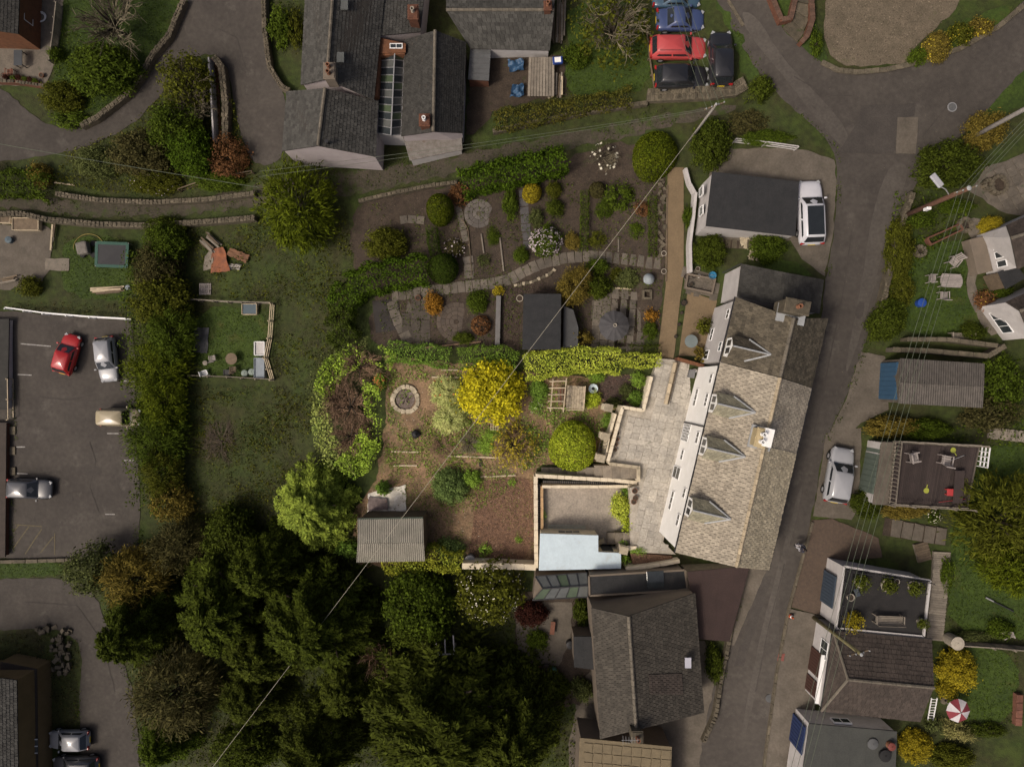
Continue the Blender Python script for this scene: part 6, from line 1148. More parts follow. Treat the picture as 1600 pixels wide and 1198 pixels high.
# --- lower middle and lower left woodland
many([
 ('red_shrub', 'dark red leaved shrub under the conservatory', S, 832, 962, 27, 20, 1.6, 'bush', 'red', dict(size='L')),
 ('leafy_shrub', 'green shrub below the dark red shrub', S, 840, 1000, 18, 16, 1.0, 'bush', 'mid'),
 ('leafy_shrub', 'dark hedge bush beside the conservatory', S, 908, 956, 13, 24, 1.3, 'bush', 'dark', dict(rz=0)),
 ('silver_shrub', 'grey leaved shrub left of the stone house', S, 910, 1080, 17, 20, 1.5, 'bush', 'silver'),
 ('leafy_shrub', 'wide green shrub below the small courtyard garden', S, 862, 1078, 32, 24, 1.6, 'bush', 'dark', dict(size='L')),
 ('flowering_tree', 'loose tree dotted with white blossom below the boundary wall', T, 766, 928, 54, 52, 4.0, 'loose', 'olive', dict(size='L', blossom=wht2, bn=150, bs=.06)),
 ('leafy_tree', 'dense green tree below the plot hedge', T, 655, 954, 62, 54, 5.0, 'bush', 'mid', dict(size='L')),
 ('leafy_tree', 'dark green tree beside the small white frame', T, 645, 985, 44, 30, 4.5, 'bush', 'dark', dict(size='L')),
 ('dark_conifer', 'huge dark conifer at the bottom centre', T, 690, 1128, 185, 130, 10, 'conifer', 'deep', dict(size='L')),
 ('dark_conifer', 'dark conifer right of the huge bottom conifer', T, 800, 1150, 105, 96, 9, 'conifer', 'deep', dict(size='L')),
 ('dark_conifer', 'wide dark conifer left of the green tree', T, 490, 972, 128, 108, 9, 'conifer', 'dark', dict(size='L')),
 ('dark_conifer', 'tall conifer in the middle of the lower left trees', T, 355, 950, 112, 112, 9, 'conifer', 'dark', dict(size='L')),
 ('dark_conifer', 'conifer at the left of the lower trees beside the road', T, 205, 985, 72, 82, 8, 'conifer', 'dark', dict(size='L')),
 ('dark_conifer', 'conifer below the wide dark conifer', T, 420, 1015, 104, 70, 8, 'conifer', 'deep', dict(size='L')),
 ('dark_conifer', 'conifer at the bottom edge left of the huge one', T, 500, 1165, 100, 70, 8, 'conifer', 'deep', dict(size='L')),
 ('dark_conifer', 'conifer above the tall lower left conifer', T, 420, 890, 90, 66, 8, 'conifer', 'dark', dict(size='L')),
 ('olive_tree', 'yellowish tree above the lower left conifers', T, 205, 905, 62, 48, 5, 'spiky', 'ochre', dict(size='L')),
 ('olive_tree', 'grey green tree at the road bend', T, 140, 890, 40, 44, 4.5, 'loose', 'silver', dict(size='L')),
 ('olive_tree', 'brownish feathery tree beside the lower road', T, 270, 1085, 78, 68, 6, 'spiky', 'brownish', dict(size='L')),
 ('olive_tree', 'olive tree at the bottom left corner of the wood', T, 255, 1165, 56, 44, 5, 'conifer', 'mid', dict(size='L')),
 ('leafy_tree', 'small tree at the bottom beside the cable', T, 385, 1175, 56, 40, 4, 'bush', 'dark', dict(size='L')),
 ('dark_conifer', 'low dark conifer added to darken the gap of the lower wood', T, 395, 1095, 78, 56, 5, 'conifer', 'deep', dict(size='L')),  # added tree, dark leaves stand in for the shade of the gap
 ('dark_conifer', 'low dark conifer added to darken the ground beside the huge bottom conifer', T, 540, 1080, 70, 60, 5, 'conifer', 'deep', dict(size='L')),  # second added tree, dark leaves in place of shade
 ('leafy_shrub', 'dark bush added to darken the gap above the huge conifer', S, 600, 1075, 60, 40, 2.5, 'bush', 'deep', dict(size='L')),  # added bush in dark conifer leaf, standing in for shade
 ('bare_tree', 'brown bare tree between the lower conifers', T, 590, 1030, 36, 34, 4, 'bare', twig),
 ('leafy_tree', 'brown green tree below the long hedge', T, 280, 855, 50, 42, 4.0, 'spiky', 'brownish', dict(size='L')),
 ('leafy_tree', 'dark tree above the conifers at the meadow foot', T, 360, 840, 54, 44, 4.0, 'bush', 'dark', dict(size='L')),
 ('bare_shrub', 'fallen fan of bare branches on the meadow', S, 345, 690, 34, 46, .5, 'bare', twig_dull),
])
for i, (x, y, rx, ry, h, m, stl) in enumerate(((250, 420, 42, 34, 3.4, 'brownish', 'bush'), (248, 470, 46, 36, 3.6, 'olive', 'bush'), (255, 520, 46, 38, 3.6, 'mid', 'spiky'), (250, 575, 46, 38, 3.6, 'bright', 'spiky'), (248, 630, 44, 38, 3.6, 'bright', 'spiky'), (252, 685, 42, 38, 3.6, 'mid', 'spiky'), (250, 738, 38, 34, 3.4, 'olive', 'spiky'), (258, 785, 34, 28, 3.0, 'ochre', 'loose'), (262, 380, 36, 26, 2.8, 'mid', 'bush'))):
    x += (i * 7 % 5 - 2) * 4; rx *= (.85, 1.1, .95, 1.15, .9, 1.2, .95, 1, 1)[i]; ry *= 1.25
    plant('overgrown_hedge_tree', 'overgrown hedge tree, %s from the top in the row beside the car park' % ('second', 'third', 'fourth', 'fifth', 'sixth', 'seventh', 'eighth', 'lowest, ninth', 'first')[i], T, x, y, rx, ry, h, stl, L_[m], group='overgrown hedge beside the car park', size='L', rz=0)
scatter('undergrowth', [(300, 800), (430, 800), (560, 880), (620, 1010), (600, 1198), (220, 1198), (215, 1050), (170, 985), (150, 880), (220, 860)], 30, .12, L_['deep'], .8, 'dark undergrowth beneath the lower left trees', 'undergrowth', .5, 1, .8, 109)  # dark leaf colour stands in for the shade beneath the trees
scatter('undergrowth', [(440, 740), (500, 700), (560, 760), (560, 860), (440, 800)], 30, .09, L_['dark'], .5, 'weeds round the foot of the feathery conifer', 'undergrowth', .5, 1, .8, 110)
scatter('undergrowth', [(720, 900), (810, 900), (900, 1100), (900, 1200), (620, 1200), (640, 1000)], 30, .10, L_['deep'], .5, 'dark undergrowth around the huge bottom conifer', 'undergrowth', .5, 1, .8, 111)
scatter('undergrowth', [(1395, 300), (1440, 300), (1520, 330), (1430, 420), (1400, 520), (1360, 530), (1380, 420)], 50, .09, L_['mid'], .5, 'ivy and weeds on the road bank under the wires', 'undergrowth', .6, 1, .8, 112)
scatter('undergrowth', [(1540, 560), (1620, 560), (1620, 700), (1490, 690), (1400, 650), (1400, 690), (1540, 650)], 40, .09, L_['mid'], .5, 'rough growth behind the speckled garage', 'undergrowth', .6, 1, .8, 113)
scatter('undergrowth', [(0, 470), (215, 475), (205, 498), (0, 482)], 30, .08, L_['brownish'], .25, 'weeds on the bank above the car park fence', 'weeds', .5, 1, .8, 114)
scatter('undergrowth', [(60, 985), (128, 1000), (122, 1140), (76, 1140), (70, 1040), (0, 1035), (0, 990)], 34, .08, L_['brownish'], .3, 'weeds over the rubble beside the ochre house', 'weeds', .5, 1, .8, 115)
# ================================================================ CARS
car_glass = mat('car_glass', (.020, .024, .027), (.016, .019, .022), rough=.05, spec=.6, scale=2, fine=0); lamp_white = plain('headlamp', (.30, .31, .32), .15); lamp_red = plain('tail_lamp', (.30, .015, .015), .2); plate_y = plain('yellow_plate', (.55, .40, .02), .4); rim_m = plain('wheel_rim', (.34, .34, .35), .3); trim = plain('car_trim', (.02, .02, .021), .5)
def car(name, label, x, y, head, L, W, Hh, pm, style='hatch', roofm=None, bars=False, z=None, plate='rear', group=None):
    q = P(x, y, GP(x, y).z + Hh * .6); q.z = float(gz(q.x, q.y)) + .04
    t = thing(name, label, 'car', tuple(q), R(head), group); hl = L / 2; hw = W / 2; zb_ = .24; belt = Hh * .60; hood = Hh * .565
    # lower body: lofted sections from tail to nose
    st_ = [(-hl, .80, .62, .40), (-hl + .10, .93, .92, .30), (-hl + .5, 1.0, 1.0, .24), (-hl * .4, 1.0, 1.0, .22), (0, 1.0, 1.0, .22), (hl * .38, 1.0, 1.0, .22), (hl * .6, .99, .97, .22), (hl - .38, .95, .90, .24), (hl - .10, .84, .76, .28), (hl, .66, .55, .40)]
    b = MB(); K = 9
    for (sx, fw, fh, zb0) in st_:
        w = hw * fw; tp = (hood if sx > hl * .3 else belt) * (fh if fh < 1 else 1); tp = max(tp, zb0 + .12)
        for (yy, zz) in ((-w * .9, zb0), (-w, zb0 + .1), (-w, tp * .72), (-w * .95, tp * .93), (-w * .6, tp * 1.0), (0, tp * 1.03), (w * .6, tp * 1.0), (w * .95, tp * .93), (w, tp * .72), (w, zb0 + .1), (w * .9, zb0)): b.v.append((sx, yy, zz))
    m_ = 11
    for i in range(len(st_) - 1):
        for k in range(m_): b.f.append((i * m_ + k, (i + 1) * m_ + k, (i + 1) * m_ + (k + 1) % m_, i * m_ + (k + 1) % m_))
    b.f.append(tuple(range(m_))); b.f.append(tuple((len(st_) - 1) * m_ + k for k in range(m_ - 1, -1, -1)))
    body = b.build('body', pm, t, w=False, smooth=True); body.data.polygons.foreach_set('use_smooth', [True] * len(body.data.polygons))
    sb_ = body.modifiers.new('soft', 'SUBSURF'); sb_.levels = 1; sb_.render_levels = 1
    # cabin
    xr = {'hatch': (-hl + .10, -hl + .50), 'suv': (-hl + .10, -hl + .36), 'estate': (-hl + .14, -hl + .50), 'saloon': (-hl + .75, -hl + 1.35), 'boxy': (-hl + .06, -hl + .16)}[style]; xf = (hl * .46, hl * .46 - .72) if style != 'boxy' else (hl * .5, hl * .5 - .3)
    zt = Hh; wb, wt = hw * .93, hw * .74; zb2 = belt * .95; b = MB(); nx = 8
    def xat(k, f): a, c = (xr[0], xf[0]) if f == 0 else (xr[1], xf[1]); return a + (c - a) * k
    secs = [(zb2, wb, 0.0), (zb2 + (zt - zb2) * .55, wb - (wb - wt) * .5, .55), (zt - .07, wt + .02, .93), (zt - .015, wt * .9, 1.0)]
    o = []
    for (zz, ww, f) in secs:
        x0 = xr[0] + (xr[1] - xr[0]) * f; x1 = xf[0] + (xf[1] - xf[0]) * f; r_ = .14
        o.append([(x0 + r_ * .5, -ww), (x1 - r_, -ww), (x1, -ww * .8), (x1 + .03, 0), (x1, ww * .8), (x1 - r_, ww), (x0 + r_ * .5, ww), (x0, ww * .85), (x0 - .02, 0), (x0, -ww * .85)])
    n = 10
    for lay, (zz, ww, f) in zip(o, secs): b.v += [(p[0], p[1], zz) for p in lay]
    for i in range(3):
        for k in range(n): b.f.append((i * n + k, i * n + (k + 1) % n, (i + 1) * n + (k + 1) % n, (i + 1) * n + k))
    b.v.append(((xr[1] + xf[1]) / 2, 0, zt)); b.f += [(3 * n + k, 3 * n + (k + 1) % n, 4 * n) for k in range(n)]
    b.build('roof', pm, t, w=False, smooth=True)
    def panel(nm, quad, m, lift=.012):
        p = [Vector(v) for v in quad]; nn = (p[1] - p[0]).cross(p[3] - p[0]).normalized(); c = sum(p, Vector()) / 4
        if nn.dot(c - Vector((0, 0, belt * .6))) < 0: nn = -nn
        MB().hexa([v - nn * .02 for v in p], [v + nn * lift for v in p]).build(nm, m, t, w=False)
    def pt(side, f, k, end=None): # point on cabin side
        ww = wb + (wt - wb) * f; x0 = xr[0] + (xr[1] - xr[0]) * f; x1 = xf[0] + (xf[1] - xf[0]) * f; return (x0 + (x1 - x0) * k, side * ww, zb2 + (zt - .06 - zb2) * f)
    for s in (-1, 1):
        for (k0, k1) in ((.10, .50), (.54, .93)): panel('side_window', [pt(s, .16, k0), pt(s, .16, k1), pt(s, .84, min(k1, .90) if k1 > .9 else k1), pt(s, .84, max(k0, .14))], car_glass, .014)
    def ep(front, f, s): ww = (wb + (wt - wb) * f) * .86; x_ = (xf[0] + (xf[1] - xf[0]) * f + .015) if front else (xr[0] + (xr[1] - xr[0]) * f - .012); return (x_, s * ww, zb2 + (zt - .05 - zb2) * f)
    panel('windscreen', [ep(1, .12, -1), ep(1, .12, 1), ep(1, .90, 1), ep(1, .90, -1)], car_glass, .022); panel('rear_window', [ep(0, .16, -1), ep(0, .16, 1), ep(0, .86, 1), ep(0, .86, -1)], car_glass, .022)
    if roofm: panel('roof_panel', [(xr[1] + .08, -wt * .86, zt - .01), (xf[1] - .08, -wt * .86, zt - .01), (xf[1] - .08, wt * .86, zt - .01), (xr[1] + .08, wt * .86, zt - .01)], roofm, .022)
    if bars:
        for s in (-1, 1): MB().tube([(xr[1] + .1, s * wt * .92, zt + .02), (xf[1] - .2, s * wt * .92, zt + .02)], .022, 6).build('roof_rail', trim, t, w=False)
    for s in (-1, 1):
        b = MB().box((hl * .42, s * (hw + .09), belt * 1.0), (.13, .2, .13)); b.build('door_mirror', pm, t, w=False, bevel=.03)
        MB().box((hl - .15, s * hw * .68, hood * .70), (.26, .26, .12), -s * .5).build('headlight', lamp_white, t, w=False, bevel=.03)
        MB().box((-hl + .10, s * hw * .78, belt * .80), (.14, .30, .22), s * .25).build('tail_light', lamp_red, t, w=False, bevel=.03)
        for fx in (-.60, .62):
            wr = .31 if style != 'suv' else .36
            b = MB(); prof = [(wr * .62, -.10), (wr * .95, -.10), (wr, -.06), (wr, .06), (wr * .95, .10), (wr * .62, .10)]; nseg = 16
            for (r_, yy) in prof:
                for k in range(nseg): a = 6.2832 * k / nseg; b.v.append((fx * hl + r_ * math.cos(a), s * (hw - .09) + yy, wr + r_ * math.sin(a)))
            for i in range(5):
                for k in range(nseg): b.f.append((i * nseg + k, i * nseg + (k + 1) % nseg, (i + 1) * nseg + (k + 1) % nseg, (i + 1) * nseg + k))
            w_ = b.build('wheel', rubber, t, w=False); b = MB()
            for yy in (.05, .07):
                for k in range(12): a = 6.2832 * k / 12; b.v.append((fx * hl + wr * .62 * math.cos(a), s * (hw - .09 + yy), wr + wr * .62 * math.sin(a)))
            b.f = [tuple(range(12)), tuple(range(23, 11, -1))] + [(k, (k + 1) % 12, 12 + (k + 1) % 12, 12 + k) for k in range(12)]; b.build('rim', rim_m, w_, w=False)
    MB().box((-hl + .015, 0, belt * .62), (.05, .52, .12)).build('number_plate', plate_y, t, w=False)
    MB().box((hl - .03, 0, hood * .5), (.10, W * .5, .12)).build('grille', trim, t, w=False, bevel=.02)
    MB().tube([(xf[0] - .02, -hw * .5, zb2 + .06), (xf[0] - .32, .05, zb2 + .26)], .012, 5).build('wiper', trim, t, w=False)
    return t
c_red = paint('red', (.34, .012, .012)); c_faded = paint('faded_red', (.40, .055, .055), .4); c_silver = paint('silver', (.27, .275, .29)); c_cream = paint('cream', (.34, .29, .19)); c_char = paint('charcoal', (.07, .072, .078)); c_blue = paint('blue', (.045, .065, .15)); c_black = paint('black', (.017, .017, .019)); c_white = paint('white', (.52, .52, .55)); c_pale = paint('pale_silver', (.30, .305, .32))
car('hatchback', 'small bright red hatchback parked askew in the car park', 103, 553, 74, 3.6, 1.65, 1.5, c_red)
car('hatchback', 'silver hatchback parked beside the long hedge', 165, 561, -84, 4.0, 1.7, 1.45, c_silver)
car('off_road_car', 'boxy cream four by four half under the long hedge', 186, 652, 0, 3.5, 1.6, 1.75, c_cream, 'boxy')
car('estate_car', 'charcoal estate car nosing out from the left edge', 44, 764, -2, 3.9, 1.75, 1.45, c_char, 'estate')
car('hatchback', 'silver hatchback beside the ochre house', 106, 1157, 180, 3.6, 1.65, 1.45, c_silver)
car('estate_car', 'dark car behind the silver hatchback at the bottom edge', 116, 1199, 180, 4.1, 1.75, 1.5, c_char, 'estate', bars=True)
car('saloon_car', 'blue car on the grass above the faded red car', 1064, 28, 0, 3.75, 1.7, 1.42, c_blue, 'saloon')
car('saloon_car', 'blue car cut off by the top edge', 1058, -8, 0, 3.75, 1.7, 1.42, paint('steel_blue', (.045, .085, .13)), 'saloon')
car('hatchback', 'faded red hatchback with pink roof between blue and black cars', 1061, 72, 0, 4.4, 1.75, 1.45, c_faded, bars=True)
car('estate_car', 'black car below the faded red hatchback', 1066, 118, 0, 4.2, 1.75, 1.5, c_black, 'estate')
car('suv', 'tall black car parked crosswise with yellow plate facing down', 1129, 88, 90, 4.2, 1.78, 1.7, c_black, 'suv')
car('saloon_car', 'white car with black roof beside the felt roofed garage', 1269, 331, 92, 4.75, 1.85, 1.5, c_white, 'hatch', roofm=car_glass)
car('hatchback', 'pale silver hatchback parked on the road verge', 1314, 743, 80, 4.1, 1.78, 1.5, c_pale)
# ================================================================ PERSON
def person():
    q = GP(1244, 851, .04); t = thing('person', 'person in a dark jacket and pale trousers walking along the road', 'person', tuple(q), R(160))
    J = dict(pel=(0, 0, .95, .14, .11), chest=(.02, 0, 1.30, .17, .12), neck=(.03, 0, 1.50, .06, .06), head=(.05, 0, 1.62, .09, .10), top=(.05, 0, 1.72, .07, .08),
             lh=(0, .10, .90, .09, .09), lk=(.18, .10, .52, .065, .065), la=(.05, .10, .10, .045, .045), lt=(.20, .10, .05, .04, .035), rh=(0, -.10, .90, .09, .09), rk=(.02, -.10, .50, .065, .065), ra=(-.25, -.10, .14, .045, .045), rt=(-.12, -.10, .05, .04, .035),
             ls=(.02, .20, 1.42, .07, .07), le=(-.10, .25, 1.15, .05, .05), lw=(.03, .24, .92, .035, .035), rs=(.02, -.20, 1.42, .07, .07), re=(.08, -.25, 1.15, .05, .05), rw=(.26, -.23, 1.02, .035, .035))
    E = [('pel', 'chest'), ('chest', 'neck'), ('neck', 'head'), ('head', 'top'), ('pel', 'lh'), ('lh', 'lk'), ('lk', 'la'), ('la', 'lt'), ('pel', 'rh'), ('rh', 'rk'), ('rk', 'ra'), ('ra', 'rt'), ('chest', 'ls'), ('ls', 'le'), ('le', 'lw'), ('chest', 'rs'), ('rs', 're'), ('re', 'rw')]
    for hand, w in (('l', 'lw'), ('r', 'rw')):
        x, y, z = J[w][:3]; J[hand + 'p'] = (x + .02, y, z - .07, .035, .022); E.append((w, hand + 'p'))
        for i in range(5): a = (i - 2) * .018; J[f'{hand}f{i}'] = (x + .04 + (.02 if i else .05), y + a, z - (.15 if i else .10), .009, .009); E.append((hand + 'p', f'{hand}f{i}'))
    ks = list(J); me = bpy.data.meshes.new('body'); me.from_pydata([J[k][:3] for k in ks], [(ks.index(a), ks.index(b)) for a, b in E], []); o = bpy.data.objects.new('body', me); COL.objects.link(o); o.parent = t
    o.modifiers.new('skin', 'SKIN'); sv = me.skin_vertices[0].data if me.skin_vertices else None
    if sv is None: me.skin_vertices.new() if hasattr(me.skin_vertices, 'new') else None; sv = me.skin_vertices[0].data if me.skin_vertices else None
    if sv is not None:
        for i, k in enumerate(ks): sv[i].radius = J[k][3:5]; sv[i].use_root = (k == 'pel')
    o.modifiers.new('soft', 'SUBSURF').render_levels = 2
    m = bpy.data.materials.new('person_cloth'); m.use_nodes = True; n = m.node_tree.nodes; l = m.node_tree.links; tc = n.new('ShaderNodeTexCoord'); sp = n.new('ShaderNodeSeparateXYZ'); l.new(tc.outputs['Object'], sp.inputs[0]); cr = n.new('ShaderNodeValToRGB'); cr.color_ramp.interpolation = 'CONSTANT'
    mr = n.new('ShaderNodeMapRange'); mr.inputs[2].default_value = 1.8; l.new(sp.outputs[2], mr.inputs[0]); l.new(mr.outputs[0], cr.inputs[0]); e = cr.color_ramp.elements; e[0].color = (.02, .02, .022, 1); e[1].position = .07; e[1].color = (.42, .42, .45, 1); a = e.new(.52); a.color = (.03, .03, .045, 1); a = e.new(.835); a.color = (.45, .28, .2, 1)
    l.new(cr.outputs[0], n['Principled BSDF'].inputs['Base Color']); n['Principled BSDF'].inputs['Roughness'].default_value = .85; me.materials.append(m)
    b = MB().lathe((.045, 0, 1.60), [(.10, 0), (.118, .06), (.11, .12), (.07, .17), (.01, .185)], 14, False); b.build('hair', plain('dark_hair', (.02, .015, .012)), t, w=False, smooth=True)
    for s in (-1, 1): MB().box((.145, s * .035, 1.645), (.012, .022, .012)).build('eye', plain('eye_dark', (.03, .02, .02)), t, w=False)
    MB().box((.16, 0, 1.615), (.03, .022, .04)).build('nose', plain('skin', (.45, .28, .2)), t, w=False, bevel=.006)
    bag = thing('shoulder_bag', 'pale bag held at the side of the walking person', 'bag', tuple(q + Vector((-.28, .22, .75)))); b = MB().box((0, 0, .18), (.30, .14, .34)); b.build('bag_body', plain('pale_cloth', (.45, .42, .42)), bag, w=False, bevel=.05); MB().tube([(-.1, 0, .34), (0, 0, .5), (.1, 0, .34)], .014, 6).build('strap', trim, bag, w=False)
person()
# ================================================================ POLES AND CABLES
ORD = ('leftmost', 'second from left', 'third from left', 'rightmost')
def pole(label, bx, by, tx, ty, h, m, r0=.15, r1=.10, arms=1, name='utility_pole', rot=0.0):
    b = GP(bx, by); zt = b.z + h; tp = P(tx, ty, zt); base = Vector((b.x, b.y, b.z)); t = thing(name, label, 'pole', tuple(base))
    # a true upright: the photograph's lean is perspective, so the top stands over the base
    MB().tube([base - Vector((0, 0, .3)), base + Vector((0, 0, h * .5)), base + Vector((0, 0, h))], [r0, (r0 + r1) / 2, r1], 12).build('shaft', m, t, smooth=True)
    MB().lathe((base.x, base.y, base.z + h), [(r1 * 1.1, 0), (r1 * .7, .06), (.02, .09)], 10).build('cap', lead, t)
    d = Vector((math.cos(rot), math.sin(rot), 0)); ends = []
    for k in range(arms):
        z = h - .35 - k * .5; MB().bar(base + d * -.75 + Vector((0, 0, z)), base + d * .75 + Vector((0, 0, z)), .09, .1).build('crossarm', timber, t)
        for s in (-.65, -.25, .25, .65):
            MB().lathe(tuple(base + d * s + Vector((0, 0, z + .05))), [(.03, 0), (.05, .05), (.03, .08), (.045, .12), (.01, .16)], 8).build('insulator', lead, t); ends.append(base + d * s + Vector((0, 0, z + .2)))
    return t, base + Vector((0, 0, h)), ends
pole_br = mat('pole_brown', (.12, .062, .040), (.085, .045, .03), scale=4, fine=.3); pole_gr = mat('pole_grey', (.25, .23, .21), (.19, .175, .16), scale=4, fine=.25); pole_ye = mat('pole_lichen', (.17, .15, .07), (.11, .10, .05), scale=4, fine=.3)
t1, top1, e1 = pole('slim utility pole with many cables above the ivy bush', 1078, 219, 0, 0, 6.9, pole_gr, .11, .08, 1, rot=.35)
t2, top2, e2 = pole('brown timber pole carrying a street lamp beside the road', 1411, 338, 0, 0, 7.3, pole_br, .19, .15, 1, rot=.3)
t3, top3, e3 = pole('grey pole rising through the yellow green tree at the right', 1505, 222, 0, 0, 9.0, pole_gr, .17, .13, 1, rot=.3)
t4, top4, e4 = pole('lichen covered pole in front of the brown hipped house', 1271, 964, 0, 0, 7.0, pole_ye, .15, .11, 1, rot=.25)
a = top2 - Vector((0, 0, 1.9)); MB().tube([a, a + Vector((-.5, .35, .35)), a + Vector((-.95, .55, .4))], .035, 8).build('lamp_arm', galv, t2); h_ = MB().box((0, 0, 0), (1.0, .42, .16)); h_.v = [((v[0] * math.cos(-.9) - v[1] * math.sin(-.9)) + a.x - 1.15, (v[0] * math.sin(-.9) + v[1] * math.cos(-.9)) + a.y + .9, v[2] + a.z + .45) for v in h_.v]; h_.build('lamp_head', mat('lamp_grey', (.36, .36, .38), (.32, .32, .34), rough=.4, scale=3, fine=.02), t2, bevel=.06)
MB().box((a.x - .1, a.y - .25, a.z - 2.3), (.3, .2, .5)).build('fuse_box', upvc, t2, bevel=.03)
wire('overhead_cable', 'single pale cable crossing the plot diagonally to the bottom edge', top1, P(300, 1240, 2.0), .9, .015, mat('cable_pale', (.36, .33, .26), (.30, .28, .22), rough=.6, scale=2, fine=0), n=30)
for k, (p, x) in enumerate(zip(e1, (1030, 1038, 1046, 1054))): wire('overhead_cable', ORD[k] + ' of four cables running up over the parked cars', p, P(x, -60, 6.6), .3, .013, MATS['cable_green'], 'cables over the parked cars')
for k, (p, x) in enumerate(zip(e2, (1212, 1222, 1232, 1242))): wire('overhead_cable', ORD[k] + ' of four parallel cables along the right of the road', p, P(x + 8, 1260, 10.5), .5, .013, MATS['cable_green'], 'cables along the right of the road', n=26)
for k, (p, q) in enumerate(zip(e2, e3)): wire('overhead_cable', ORD[k] + ' of four cables between the brown and grey poles', p, q, .3, .013, MATS['cable_green'], 'cables between the two right poles')
for k, p in enumerate(e3): wire('overhead_cable', ORD[k] + ' of four cables leaving past the grey pole at the right edge', p, P(1640 + k * 12, 40, 11), .3, .013, MATS['cable_green'], 'cables leaving the right edge')
for k, (y0, dy) in enumerate(((252, 0), (262, 8))): wire('overhead_cable', ('upper', 'lower')[k] + ' of two cables along the track below the slate houses', top1 - Vector((0, 0, .6 + .3 * k)), P(405, 268 + dy, 1.6), .5, .012, MATS['cable_green'], 'cables along the track')
wire('overhead_cable', 'cable over the bend of the lane at the left edge', P(-40, 218, -.5), P(405, 293, -.6), .3, .022, MATS['cable_green'])
t = thing('tyre', 'old tyre lying at the foot of the brown pole', 'tyre', tuple(GP(1418, 339, .05))); q = GP(1418, 339, .1); MB().lathe(tuple(q), [(.16, 0), (.30, -.02), (.33, .08), (.30, .18), (.16, .16)], 16, False).build('tread', rubber, t); MB().lathe((q.x, q.y, q.z), [(.17, .02), (.17, .12), (.05, .13), (.02, .13)], 12).build('wheel_hub', galv, t)
# ================================================================ WALLS, FENCES, KERBS
wall('stone_wall', 'curved stone wall between the lawn and the lane bend', [(287, 0), (263, 56), (238, 84), (222, 114), (196, 148), (150, 184), (126, 196)], .45, .7, stone, rocks=stone)
wall('stone_wall', 'stone wall along the right side of the lane at the top', [(412, -20), (413, 45), (421, 105), (440, 135), (452, 142)], .4, .8, stone, rocks=stone)
wall('stone_wall', 'mossy stone wall on the right of the red lined trench', [(334, 88), (346, 105), (352, 160), (352, 222)], .55, .9, stone, rocks=stone)
wall('trench_wall', 'pale topped thin wall on the left of the red lined trench', [(326, 90), (330, 150), (334, 220)], .14, 1.1, white_dim, cop=None)
struct(drape(wpoly([(328, 92), (342, 96), (346, 220), (335, 220)]), .06).build('trench', brick))
wall('stone_wall', 'long stone wall above the dirt track at the left', [(86, 302), (150, 312), (240, 316), (320, 312), (398, 302)], .4, .7, stone, rocks=stone)
wall('stone_wall', 'pale stone wall below the dirt track at the left', [(-20, 335), (30, 333), (75, 343), (150, 350), (230, 352), (330, 346), (398, 340)], .45, .8, stone, rocks=stone)
wall('stone_wall', 'stone bank wall below the parked black car', [(1012, 148), (1060, 146), (1110, 144), (1150, 138), (1166, 128)], 1.0, .5, stone, rocks=stone)
wall('stone_wall', 'long low stone bank along the upper side of the track', [(770, 205), (850, 188), (930, 172), (1012, 160)], .35, .5, stone, rocks=stone)
wall('stone_wall', 'low stone edging between the track and the gardens', [(560, 314), (620, 300), (670, 290), (715, 284)], .3, .5, stone, rocks=stone)
wall('kerb', 'pale curved kerb at the foot of the gravel drive', [(1284, 97), (1310, 110), (1340, 113), (1385, 109), (1440, 97), (1500, 76), (1560, 42), (1600, 8)], .3, .14, stone, rocks=None, cat='kerb', cop=stone, copl=.9)
wall('kerb', 'low kerb on the left of the upper road', [(1138, 0), (1162, 40)], .2, .12, stone, cat='kerb')
wall('kerb', 'kerb along the right pavement of the lower road', [(1270, 815), (1252, 880), (1233, 950), (1214, 1050), (1196, 1180), (1188, 1260)], .16, .14, stone, cat='kerb', cop=stone, copl=.9, copw=.02)
wall('stone_wall', 'tumbled stone wall beside the road near the brown pole', [(1428, 300), (1412, 345), (1398, 400), (1388, 440), (1372, 505)], .35, .7, stone, rocks=stone)
wall('white_wall', 'white garden wall curving below the felt roofed garage', [(1088, 300), (1084, 340), (1079, 380), (1080, 425)], .22, .9, white_dim)
wall('white_wall', 'sloping white wall at the end of the resin path', [(1072, 262), (1078, 285), (1088, 303)], .2, .7, white_dim)
wall('concrete_wall', 'grey concrete wall beside the chippings bed', [(779, 462), (777, 540)], .38, .5, mat('grey_conc', (.15, .145, .14), (.12, .115, .11), scale=2, fine=.15), dense=False)
wall('stone_wall', 'rubble kerb wall along the stone house by the road', [(1158, 905), (1140, 1000), (1128, 1060), (1118, 1120), (1100, 1160)], .3, .5, stone, rocks=stone)
wall('block_wall', 'pale block wall above the speckled garage', [(1395, 546), (1450, 548), (1545, 556), (1572, 540)], .3, .9, concrete, rocks=None, cop=stone, copl=.8)
wall('retaining_wall', 'lower retaining wall under the table lawn', [(1418, 530), (1480, 530), (1560, 540)], .25, .9, stone, cop=stone, copl=.8)
wall('brick_wall', 'curved brick wall beside the brick garden steps', [(1206, -10), (1222, 30), (1236, 28), (1245, -10)], .3, .6, brick, cop=mat('old_brick', (.11, .062, .042), (.075, .045, .032), scale=3, fine=.3, obj_var=.2), copl=.3)
wall('brick_wall', 'brick wall bordering the garden steps on the right', [(1268, -10), (1270, 30), (1262, 55), (1252, 66)], .3, .6, brick, cop=MATS['old_brick'], copl=.3)
t = thing('garden_steps', 'curved brick and stone steps climbing beside the gravel drive', 'steps', tuple(GP(1245, 35)))
